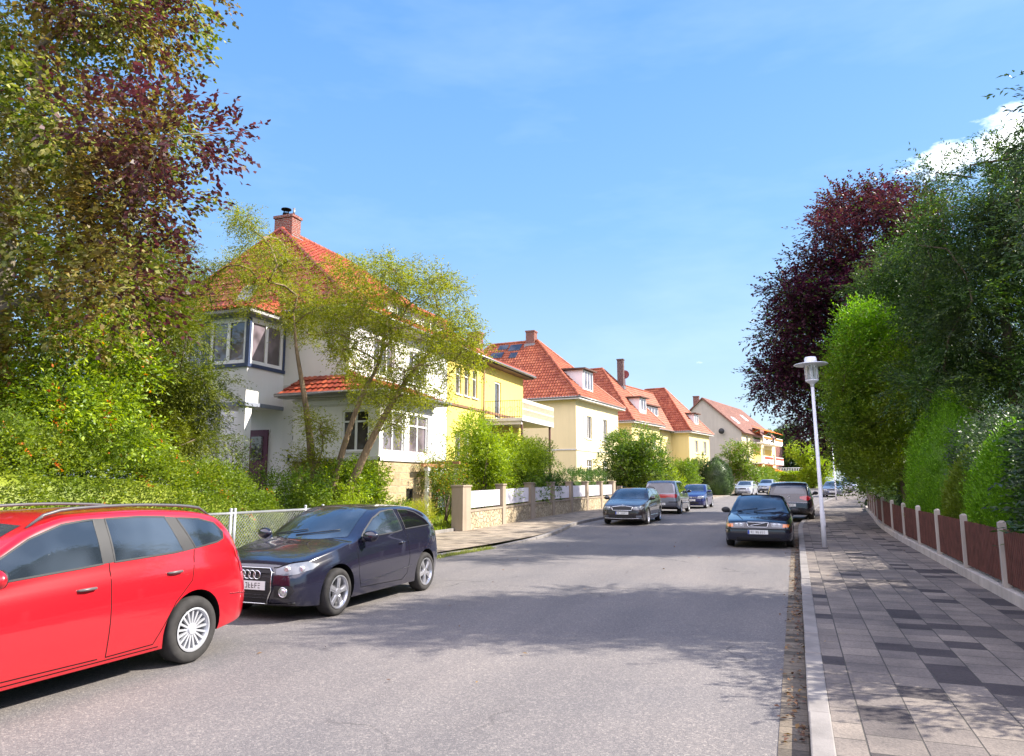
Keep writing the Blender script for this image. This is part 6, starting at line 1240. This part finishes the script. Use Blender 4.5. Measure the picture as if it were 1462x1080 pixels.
# ---------------------------------------------------------------- planting
GRN=leaf_mat('leaf_green',(.05,.10,.012),(.11,.19,.018),(.22,.32,.03),(.17,.22,.02)); YG=leaf_mat('leaf_yellow_green',(.15,.22,.012),(.26,.36,.018),(.42,.50,.03))
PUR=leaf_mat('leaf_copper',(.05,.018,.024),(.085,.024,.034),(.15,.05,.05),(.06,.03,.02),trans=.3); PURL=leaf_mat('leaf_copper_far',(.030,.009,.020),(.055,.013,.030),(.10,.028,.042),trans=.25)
BEG=leaf_mat('leaf_bronze_green',(.055,.085,.014),(.15,.185,.028),(.44,.42,.15),(.20,.12,.04),ps=.6,spec=.4,rough=.5)
YEW=leaf_mat('needles_yew',(.045,.075,.012),(.11,.15,.018),(.25,.27,.03),(.19,.21,.025),trans=.25); DKC=leaf_mat('needles_dark',(.022,.050,.016),(.045,.090,.022),(.09,.15,.035),(.05,.07,.045),trans=.25)
LIM=leaf_mat('conifer_lime',(.09,.20,.012),(.15,.32,.015),(.26,.45,.03),trans=.4); HDG=leaf_mat('hedge_leaf',(.09,.14,.015),(.18,.24,.022),(.32,.37,.04),(.13,.20,.02),ps=.8)
OLV=leaf_mat('willow_leaf',(.12,.15,.02),(.24,.27,.03),(.40,.38,.06),(.20,.22,.03),ps=1.1,trans=.45); ORG=leaf_mat('rowan_orange',(.55,.09,.02),(.70,.18,.03),(.75,.30,.06)); DKG=leaf_mat('leaf_dark_green',(.03,.07,.014),(.06,.125,.02),(.12,.20,.035),(.10,.13,.04))
FLW=leaf_mat('pink_white_flower',(.6,.3,.3),(.7,.5,.45),(.75,.7,.6)); PLM=leaf_mat('plum_leaf',(.06,.02,.03),(.10,.04,.045),(.14,.09,.06))
BK=bark('bark'); BKG=bark('grey_bark',(.20,.17,.13))
def sph(*l): return np.array([(x,y,z,a,b,c) for x,y,z,a,b,c in l],float)
# --- left: copper beech with bronze-green inner leaves
cl=dec(C_BEE,C_BTIP,r=.85,f=.55,seed=1); cl[-9:,3:]*=.5
def mf(rg,P,k):
    out=(P[:,0]+13.2)*.6+(P[:,2]-8.5)*.07+rg.normal(0,.55,len(P))+.8*np.sin(P[:,0]*1.3+P[:,2]*1.1)*np.sin(P[:,1]*1.7); return (out>1.3).astype(int)
tree('copper_beech','tall copper beech with bronze-green and purple leaves at the left edge','tree',(-16.2,10.2,.4),(-15.2,10.4,12.5),.38,cl,[BEG,PUR],n=15000,tl=.5,nl=11,leaf=(.115,.078),seed=4,shell=.45,up=-.05,droop=.15,flat=.45,mf=mf,bk=BKG,rand=.35)
# --- yew with long drooping sprays
cl=dec(C_YEW,r=.6,f=.55,seed=5)
tree('yew_tree','dark yellow-green yew with long feathery sprays left of the villa','tree',(-17.1,15.6,.4),(-17.0,15.5,7.6),.22,cl,YEW,n=8600,tl=.7,nl=24,leaf=(.085,.026),seed=6,shell=.2,up=-.05,droop=.25,flat=.5,spread=.9,lim0=.15,rand=.35)
# --- rowan shrub with orange berries
cl=dec(C_ROW,r=.55,f=.7,seed=8)
bush('rowan','green rowan bush with small orange berry clusters above the long hedge','bush',cl,[GRN,ORG,YG],n=4200,tl=.4,nl=9,leaf=(.10,.045),seed=9,stems=9,mf=lambda rg,P,k: np.where((np.sin(P[:,0]*5+P[:,2]*4)*np.sin(P[:,1]*6-P[:,2]*3)>.85)&(rg.random(len(P))<.3),1,np.where(rg.random(len(P))<.6,2,0)))
cl=crown(10,(-18.5,11.5,2.6),(2.2,2.0,1.7),16,.8,.6,.7,1.0); bush('laurel','dark bush filling the gap under the copper beech','bush',cl,DKG,n=1500,tl=.4,nl=9,leaf=(.11,.06),seed=10)
cl=crown(11,(-22.5,14.5,3.0),(3.2,2.4,2.2),20,.9,.6,.7,1.0); bush('laurel','dark green bush behind the yew beside the villa corner','bush',cl,DKG,n=1800,tl=.4,nl=9,leaf=(.11,.06),seed=11)
# --- long hedge
hedge('long loose yellow-green hedge behind the chain-link fence',[(-12.75,-3),(-12.75,4),(-12.7,8),(-12.8,11),(-12.9,13.2),(-13.0,14.6)],2.3,[2.6,2.5,2.25,2.15,1.75,1.3],.15,[HDG,ORG],n=27000,tl=.30,nl=9,leaf=(.055,.034),seed=3,up=.7,wob=.16,round_=.45,mf=lambda rg,P,k:((np.sin(P[:,0]*5+P[:,2]*7)*np.sin(P[:,1]*4)>.97)).astype(int))
# --- shrubs in front of the villa
cl=np.vstack([crown(14,(-12.6,16.6,1.0),(1.3,1.0,1.0),14,.5,.6,.8,.5)]); bush('round_shrub','low green shrub at the right end of the hedge beneath the porch','bush',cl,GRN,n=1600,tl=.25,nl=9,leaf=(.07,.04),seed=14)
cl=np.vstack([crown(15,(-12.7,18.9,1.25),(1.0,1.15,1.25),24,.5,.6,.8,.4)]); bush('round_shrub','full mid-green shrub before the stone plinth of the villa','bush',cl,[GRN,YG],n=3400,tl=.25,nl=9,leaf=(.075,.045),seed=15,mf=lambda rg,P,k:(rg.random(len(P))<.3).astype(int))
cl=crown(16,(-11.9,17.6,.9),(.7,.8,.6),10,.35,.6,.8,.4); bush('flowering_shrub','bright small-leaved shrub just behind the hatchback roof','bush',cl,[YG,PLM],n=1000,tl=.2,nl=9,leaf=(.05,.03),seed=16,mf=lambda rg,P,k:(rg.random(len(P))<.06).astype(int))
cl=crown(17,(-15.6,17.8,2.0),(1.3,.8,.9),10,.4,.6,.8,.4); bush('rose_bush','thin upright bush with a few dark stems before the porch pier','bush',cl,[GRN,PLM],n=420,tl=.55,nl=9,leaf=(.06,.03),seed=17,up=1.0,mf=lambda rg,P,k:(rg.random(len(P))<.25).astype(int))
# --- multi-stemmed willow-like tree with a thin crown
e=thing('willow','slender three-stemmed tree with thin yellow-green crown in front of the villa','tree',(-12.9,18.0,.3))
def curve(p,r,n=18):
    f=[smooth_interp([(i,q[k]) for i,q in enumerate(p)]) for k in range(3)]; L_=len(p)-1
    pts=[(f[0](L_*i/n),f[1](L_*i/n),f[2](L_*i/n)) for i in range(n+1)]; return pts,[r*(1-.8*i/n)+.004 for i in range(n+1)]
st1=[(-13.2,18.0,.2),(-13.25,18.05,1.8),(-13.45,18.1,3.2),(-13.7,18.1,4.4),(-14.0,18.1,5.6),(-14.3,18.2,7.0)]
st2=[(-13.0,18.2,.2),(-12.7,18.3,1.6),(-12.4,18.4,2.9),(-12.0,18.6,4.3),(-11.5,18.8,5.5),(-11.4,19.0,6.8)]
st3=[(-12.6,18.1,.2),(-12.1,18.3,1.6),(-11.6,18.5,2.9),(-11.0,18.8,4.2),(-10.5,19.2,5.2),(-9.9,19.6,5.9)]
mb=MB(); mains=[]
for s,r in ((st1,.15),(st2,.125),(st3,.15)): p,rr=curve(s,r); mb.tube(p,rr,10); mains.append((p,rr))
mb.build('trunk',bark('willow_bark',(.22,.16,.10)),e)
rg_=random.Random(5)
wc=dec(C_WIL,C_WIL2,C_WIL3,r=.40,f=.8,seed=21)
mb=MB(); grow(mb,[(p[7:],rr[7:]) for p,rr in mains],wc,5,.006,.038,.35,.07,.8,6)
for c in wc:
    for k in range(5):
        s=Vector(c[:3]); d=Vector((rg_.uniform(-1,1),rg_.uniform(-1,1),rg_.uniform(-.6,.8))).normalized()*rg_.uniform(.25,.65); mb.tube([s,s+d*.5+Vector((0,0,.05)),s+d-Vector((0,0,.08))],[.008,.005,.003],4)
mb.build('branches',bark('willow_bark'),e)
rg=np.random.default_rng(31); B,D,k=in_clumps(rg,wc,10000,.05,.05,.8); P,LD,Nn,T=twigs(rg,B,D,.40,10,.7,.3,.45,.02,.2)
leafmesh('crown',P,LD,Nn,rg.uniform(.7,1.3,len(P))*.078,rg.uniform(.7,1.2,len(P))*.03,0,OLV,e)
# --- planting by the pillar and bright shrubs behind the panel fence
cl=np.vstack([crown(41,(-12.4,24.8,2.0),(.9,1.1,.8),14,.4,.6,.8,.6)]); bush('climbing_rose','loose climbing rose spilling over the pergola posts','climber',cl,[GRN,OLV,ORG],n=1000,tl=.35,nl=8,leaf=(.06,.035),seed=41,mf=lambda rg,P,k:rg.choice(3,len(P),p=[.55,.42,.03]))
cl=np.vstack([crown(42,(-12.2,28.4,2.6),(1.3,1.9,1.9),40,.5,.6,.8,1.0),crown(43,(-12.0,27.4,3.7),(.8,.9,.8),8,.4,.6,.8)]); bush('bright_shrub','bright yellow-green shrub nearest the gate pillar, rising over the panels','bush',cl,[YG,GRN],n=4200,tl=.35,nl=8,leaf=(.085,.05),seed=42,stems=9,mf=lambda rg,P,k:(rg.random(len(P))<.15).astype(int))
cl=np.vstack([crown(44,(-12.0,32.0,2.5),(1.2,1.9,1.7),34,.5,.6,.8,1.0)]); bush('bright_shrub','second lime-green shrub with deeper green foot, over the fence panels','bush',cl,[YG,GRN],n=3600,tl=.35,nl=8,leaf=(.085,.05),seed=44,stems=8,mf=lambda rg,P,k:(P[:,2]+rg.normal(0,.3,len(P))<2.1).astype(int))
cl=crown(45,(-12.9,37.2,2.9),(1.2,1.5,1.3),18,.5,.6,.8,.8); bush('round_tree_shrub','dark green rounded shrub left of the cream house','bush',cl,GRN,n=2000,tl=.35,nl=8,leaf=(.08,.05),seed=45,stems=6)
cl=crown(46,(-11.6,34.6,1.5),(.6,1.3,.5),10,.35,.6,.8,.5); bush('low_shrub','leafy green shoots hanging over the fence panels','bush',cl,DKG,n=900,tl=.3,nl=8,leaf=(.09,.06),seed=46)
cl=crown(47,(-13.8,26.8,1.8),(.9,1.6,1.0),12,.45,.6,.8,.4); bush('garden_shrub','dark shrub in shade under the yellow house windows','bush',cl,DKG,n=1200,tl=.3,nl=8,leaf=(.07,.045),seed=47)
cl=crown(48,(-11.75,21.9,.55),(.35,.5,.35),8,.22,.6,.9,.2); bush('yellow_grass_clump','yellow-green ornamental grass clump beside the gate pillar','plant',cl,leaf_mat('grass_yellow',(.22,.26,.02),(.34,.36,.03),(.45,.42,.06)),n=260,tl=.45,nl=6,leaf=(.22,.014),seed=48,up=1.8,z0=.2)
for i,(x,y,z,r,lab) in enumerate(((-12.3,21.2,.55,.35,'small dark perennial in the flower bed by the plinth'),(-11.7,20.4,.4,.3,'low pale green perennial at the bed edge nearest the driveway'),(-13.0,22.8,.7,.4,'bushy perennial under the cellar window'))):
    bush('perennial',lab,'plant',crown(60+i,(x,y,z),(r,r,r*.7),6,.2,.6,.9,.2),[GRN,YG,FLW],n=260,tl=.22,nl=7,leaf=(.08,.03),seed=60+i,up=.9,z0=.2,group='perennials in the flower bed',mf=lambda rg,P,k:rg.choice(3,len(P),p=[.6,.36,.04]))
hedge('clipped dark hedge in front of the cream house',[(-12.3,41.0),(-12.2,47),(-12.0,51.5)],1.3,2.1,.2,[DKG,FLW],n=4200,tl=.2,nl=7,leaf=(.07,.04),seed=70,mf=lambda rg,P,k:((P[:,2]<1.9)&(rg.random(len(P))<.05)).astype(int))
cl=np.vstack([crown(71,(-10.2,51.0,3.2),(2.3,2.6,2.7),60,.75,.6,.75,.9)]); tree('garden_tree','dense dark green round tree between the cream and the long yellow house','tree',(-10.2,51,.2),(-10.2,51,4.5),.16,cl,[GRN,DKG],n=6500,tl=.45,nl=8,leaf=(.12,.08),seed=71,mf=lambda rg,P,k:(rg.random(len(P))<.4).astype(int))
cl=crown(72,(-10.2,58,1.9),(1.9,3.0,1.2),22,.6,.6,.8,.4); bush('bright_shrub','yellow-green shrub mass right of the dense round tree','bush',cl,[YG,GRN],n=2600,tl=.4,nl=8,leaf=(.11,.07),seed=72,mf=lambda rg,P,k:(rg.random(len(P))<.3).astype(int))
cl=crown(73,(-9.3,54,.9),(.8,1.4,.7),8,.4,.6,.8,.4); bush('autumn_shrub','low orange-tinged shrub above the roof of the minivan','bush',cl,[YG,ORG],n=700,tl=.3,nl=8,leaf=(.09,.06),seed=73,mf=lambda rg,P,k:(rg.random(len(P))<.25).astype(int))
cl=crown(74,(-9.6,69,2.0),(1.9,2.6,1.4),16,.7,.6,.8,.4); bush('round_shrub','broad green shrub before the far wing of the long house','bush',cl,GRN,n=1600,tl=.4,nl=8,leaf=(.13,.08),seed=74)
cl=crown(75,(-9.0,77,2.8),(1.6,1.8,1.8),14,.7,.6,.8,.4); bush('dark_shrub','taller dark shrub left of the clipped cone','bush',cl,DKG,n=1400,tl=.4,nl=8,leaf=(.14,.09),seed=75)
cone_plant('clipped_yew','rounded clipped yew cone above the far fence','topiary',(-7.3,76,.4),3.9,1.45,[(0,.75),(.25,1.0),(.55,.95),(.8,.65),(1,.0)],DKC,n=2600,tl=.2,nl=7,leaf=(.09,.04),seed=76,up=.4,lump=.03)
cl=crown(77,(-5.8,86,3.3),(2.5,2.6,2.6),24,.8,.6,.8,.4); bush('loose_shrub','loose grey-green bush with pale flowers right of the clipped cone','bush',cl,[GRN,FLW],n=2600,tl=.5,nl=8,leaf=(.15,.09),seed=77,mf=lambda rg,P,k:(rg.random(len(P))<.05).astype(int))
hedge('low clipped hedge under the balconies of the apartment block',[(-4.6,93),(-3.6,99),(-2.9,104)],1.4,2.6,.7,GRN,n=1800,tl=.3,nl=7,leaf=(.14,.08),seed=78)
hedge('sunny yellow-green clipped hedge at the end of the street',[(-3.2,118),(1.8,119)],2.2,2.1,1.0,YG,n=2600,tl=.3,nl=7,leaf=(.16,.10),seed=79,wob=.06)
cl=crown(80,(2.2,112,4.8),(3.4,3.0,3.3),34,1.0,.6,.8,1.0); tree('maple','light yellow-green round tree behind the near lamp pole at the street end','tree',(2.2,112,.8),(2.2,112,6),.22,cl,YG,n=4200,tl=.5,nl=8,leaf=(.2,.13),seed=80)
cl=crown(81,(-1.0,150,7.0),(6,4,6),34,1.7,.6,.8,1.0); tree('dark_tree','dark blue-green tree behind the brick wall at the street end','tree',(-1,150,1),(-1,150,10),.35,cl,DKG,n=4200,tl=.8,nl=8,leaf=(.34,.22),seed=81)
cl=crown(82,(11,150,8.5),(8,4,7.5),40,2.0,.6,.8,1.0); tree('broadleaf_tree','broad mid-green tree closing the street behind the far lamp','tree',(11,150,1),(11,150,12),.4,cl,GRN,n=5000,tl=.9,nl=8,leaf=(.36,.24),seed=82)
cl=crown(83,(9.5,105,5.0),(4.0,4,3.5),28,1.1,.6,.8,1.0); tree('broadleaf_tree','red-brown leaved small tree right of the far lamp','tree',(9.5,105,1),(9.5,105,7),.25,cl,[PLM,GRN],n=3600,tl=.6,nl=8,leaf=(.22,.14),seed=83,mf=lambda rg,P,k:(rg.random(len(P))<.35).astype(int))
cl=crown(84,(-24,62,5),(4,5,4.5),24,1.4,.6,.8,1.0); tree('broadleaf_tree','green tree hidden mostly behind the cream and long houses','tree',(-24,62,.3),(-24,62,8),.25,cl,GRN,n=2200,tl=.7,nl=8,leaf=(.25,.16),seed=84)
# --- right side
cl=dec(C_PUR,r=.75,f=.5,seed=90)
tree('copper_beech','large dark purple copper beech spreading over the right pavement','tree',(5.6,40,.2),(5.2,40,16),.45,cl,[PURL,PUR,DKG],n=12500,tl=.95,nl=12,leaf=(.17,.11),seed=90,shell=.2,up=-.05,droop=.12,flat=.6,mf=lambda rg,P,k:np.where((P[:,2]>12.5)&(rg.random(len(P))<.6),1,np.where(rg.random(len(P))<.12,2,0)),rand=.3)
cl=dec(C_LIM,r=.5,f=1.1,seed=93)
tree('column_conifer','loose lime-green conifer with bright tips behind the near lamp','conifer',(3.6,28.0,.3),(3.2,28.0,7.4),.2,cl,[LIM,GRN],n=6500,tl=.7,nl=16,leaf=(.10,.04),seed=93,shell=.3,up=1.1,droop=.1,flat=.2,mf=lambda rg,P,k:(P[:,2]+rg.normal(0,1.2,len(P))<6.4).astype(int))
for i,(x,y,h,r,lab) in enumerate(((3.95,22.9,3.9,1.1,'bright green clipped conifer cone leaning over the brown fence'),(3.95,16.2,2.6,.9,'low bright green conifer at the right picture edge'),(4.1,20.4,2.3,.7,'small shaded green conifer between the two bright ones'))):
    cone_plant('arborvitae',lab,'conifer',(x,y,.2),h,r,[(0,.85),(.25,1.0),(.55,.85),(.8,.5),(1,.04)],LIM if i<2 else GRN,n=5200,tl=.22,nl=9,leaf=(.055,.022),seed=94+i,up=1.5,lump=.06)
def conifer(label,base,H,rad,seed,mat,n,z0=.12,leaf=(.10,.03),group='tall dark conifers behind the fence'):
    rg=np.random.default_rng(seed); r2=random.Random(seed); e=thing('conifer',label,'conifer',base,group); mb=MB(); b=Vector(base)
    mb.tube([b+Vector((0,0,-.2)),b+Vector((.1,0,H*.5)),b+Vector((0,.1,H))],[.22,.13,.02],9); mb.build('trunk',BK,e)
    Bs=[];Ds=[]; mb=MB(); nb=int(H*9)
    for i in range(nb):
        q=z0+(1-z0)*(i/nb); z=q*H; rr=rad*(1-(max(0,q-.15)/.85)**1.5)*r2.uniform(.65,1.12)+.15; a=r2.uniform(0,6.283); d=Vector((math.cos(a),math.sin(a),0)); rise=r2.uniform(-.05,.35)
        pts=[]
        for k in range(7):
            s=k/6; pts.append(b+Vector((0,0,z))+d*rr*s+Vector((0,0,rise*rr*s-.22*rr*s*s+.18*rr*s**3)))
        mb.tube(pts,[.035*(1-.85*k/6)+.004 for k in range(7)],4)
        m_=max(4,int(n/nb*rr/rad*1.1))
        for k in range(m_):
            s=r2.uniform(.2,1)**.7; j=min(5,int(s*6)); p=pts[j].lerp(pts[j+1],s*6-j); sd=r2.choice((-1,1)); dd=d*.6+Vector((-d.y,d.x,0))*sd*r2.uniform(.3,1.1)+Vector((0,0,r2.uniform(-.35,.25))); Bs.append(p); Ds.append(dd)
    mb.build('branches',BK,e); B=np.array([tuple(p) for p in Bs]); D=np.array([tuple(p) for p in Ds])
    P,LD,Nn,T=twigs(rg,B,D,.55,16,.8,.3,.28,.03,.35)
    leafmesh('crown',P,LD,Nn,rg.uniform(.7,1.3,len(P))*leaf[0],rg.uniform(.7,1.3,len(P))*leaf[1],0,mat,e); return e
GC='dark trees behind the fence'
cl=np.vstack([dec(C_DK1,r=.6,f=.6,seed=101,var=(.5,1.6)),dec(C_DTIP,r=.35,f=.6,seed=7)])
tree('conifer','tallest dark spreading yew at the right picture edge','conifer',(6.3,25,.2),(6.1,25,9.3),.3,cl,[DKC,DKG,GRN],n=10500,tl=.75,nl=20,leaf=(.11,.036),seed=101,shell=.1,up=.1,droop=.2,flat=.45,group=GC,mf=lambda rg,P,k:np.where(np.sin(P[:,0]*2.1+P[:,2]*1.3)*np.sin(P[:,1]*1.9+P[:,2]*2.2)+rg.normal(0,.3,len(P))>1.0,2,(rg.random(len(P))<.35).astype(int)),rand=.35)
cl=dec(C_DK2,r=.75,f=.6,seed=102)
tree('conifer','grey-green drooping yew between the tallest one and the copper beech','conifer',(5.8,31.3,.2),(5.6,31.3,10),.28,cl,[DKG,DKC],n=8500,tl=.8,nl=18,leaf=(.12,.04),seed=102,shell=.2,up=.0,droop=.25,flat=.45,group=GC,mf=lambda rg,P,k:(rg.random(len(P))<.5).astype(int),rand=.35)
cl=crown(104,(5.6,13.7,6.2),(1.7,1.9,2.9),84,.9,.7,.7,1.5); tree('conifer','dense dark yew by the fence, only its boughs reaching the right edge','conifer',(5.7,13.8,.2),(5.6,13.7,8.2),.28,cl,DKC,n=7500,tl=.7,nl=16,leaf=(.12,.045),seed=104,shell=.1,up=.0,droop=.2,flat=.45,group=GC)
cl=crown(108,(4.3,10.9,1.9),(1.0,2.9,1.3),54,.8,.7,.8,.8); tree('conifer','low broad yew behind the nearest stretch of fence','conifer',(4.5,10.9,.2),(4.5,10.9,2.9),.2,cl,DKC,n=6500,tl=.6,nl=14,leaf=(.12,.045),seed=108,shell=.1,up=.1,droop=.2,flat=.3,group=GC)
hedge('dark yew hedge behind the brown picket fence',[(4.2,8.8),(4.3,12),(4.6,20),(5.1,30),(5.8,44)],1.3,[2.5,2.6,2.6,2.8,2.8],.2,DKC,n=13000,tl=.25,nl=8,leaf=(.08,.035),seed=105,wob=.14,up=.3)
cl=crown(106,(5.2,50,1.6),(1.5,2.2,1.3),14,.5,.6,.8,.4); bush('variegated_shrub','pale leafy shrub over the far end of the picket fence','bush',cl,leaf_mat('pale_leaf',(.14,.24,.08),(.26,.38,.14),(.45,.52,.3)),n=1500,tl=.35,nl=8,leaf=(.13,.08),seed=106)
hedge('dark hedge continuing beyond the copper beech on the right',[(7.2,52),(9,66),(12,80),(17,95)],2,3.2,.3,DKG,n=4000,tl=.5,nl=7,leaf=(.16,.10),seed=107)
# fallen leaves in the gutter, grass tufts on the left kerb
rg=np.random.default_rng(200); n=650; y=5.5+20*rg.random(n)**1.1; x=-.02-np.abs(rg.normal(0,.09,n)); x[:60]=rg.uniform(-7,2.5,60); z=np.where(x>.15,.115,.012); D=np.stack([rg.normal(0,1,n),rg.normal(0,1,n),rg.normal(0,.15,n)],1); Nn=np.stack([rg.normal(0,.35,n),rg.normal(0,.35,n),np.ones(n)],1)
P=np.stack([x,y,z+rg.random(n)*.02],1); o_=leafmesh('fallen_leaves',P,D,Nn,rg.uniform(.03,.07,n),rg.uniform(.02,.04,n),0,leaf_mat('dry_leaf',(.09,.04,.018),(.15,.07,.03),(.24,.15,.05),trans=.1),None); tag(o_,'dry brown leaves lying along the right kerb','fallen leaves',None,'stuff')
n=2600; y=rg.uniform(13.2,18.5,n); x=np.array([kL(q) for q in y])+rg.uniform(-.02,.22,n)*rg.random(n); P=np.stack([x,y,np.full(n,.0)],1); D=np.stack([rg.normal(0,.5,n),rg.normal(0,.5,n),np.ones(n)],1); o_=leafmesh('kerb_grass',P,D,rg.normal(0,1,(n,3)),rg.uniform(.04,.12,n),np.full(n,.012),0,leaf_mat('kerb_grass_leaf',(.12,.16,.03),(.22,.26,.05),(.35,.33,.12)),None); tag(o_,'sparse grass growing along the left kerb','grass',None,'stuff')
n=26000; y=rg.uniform(15.9,48,n); x=-11.3-rg.random(n)*3.2; zz=np.array([gl(a,b) for a,b in zip(x,y)]); P=np.stack([x,y,zz-.01],1); D=np.stack([rg.normal(0,.5,n),rg.normal(0,.5,n),np.ones(n)],1); o_=leafmesh('garden_grass',P,D,rg.normal(0,1,(n,3)),rg.uniform(.08,.2,n),np.full(n,.02),0,YG,None); tag(o_,'grass and ground cover in the left front gardens','grass',None,'stuff')
build_cars()
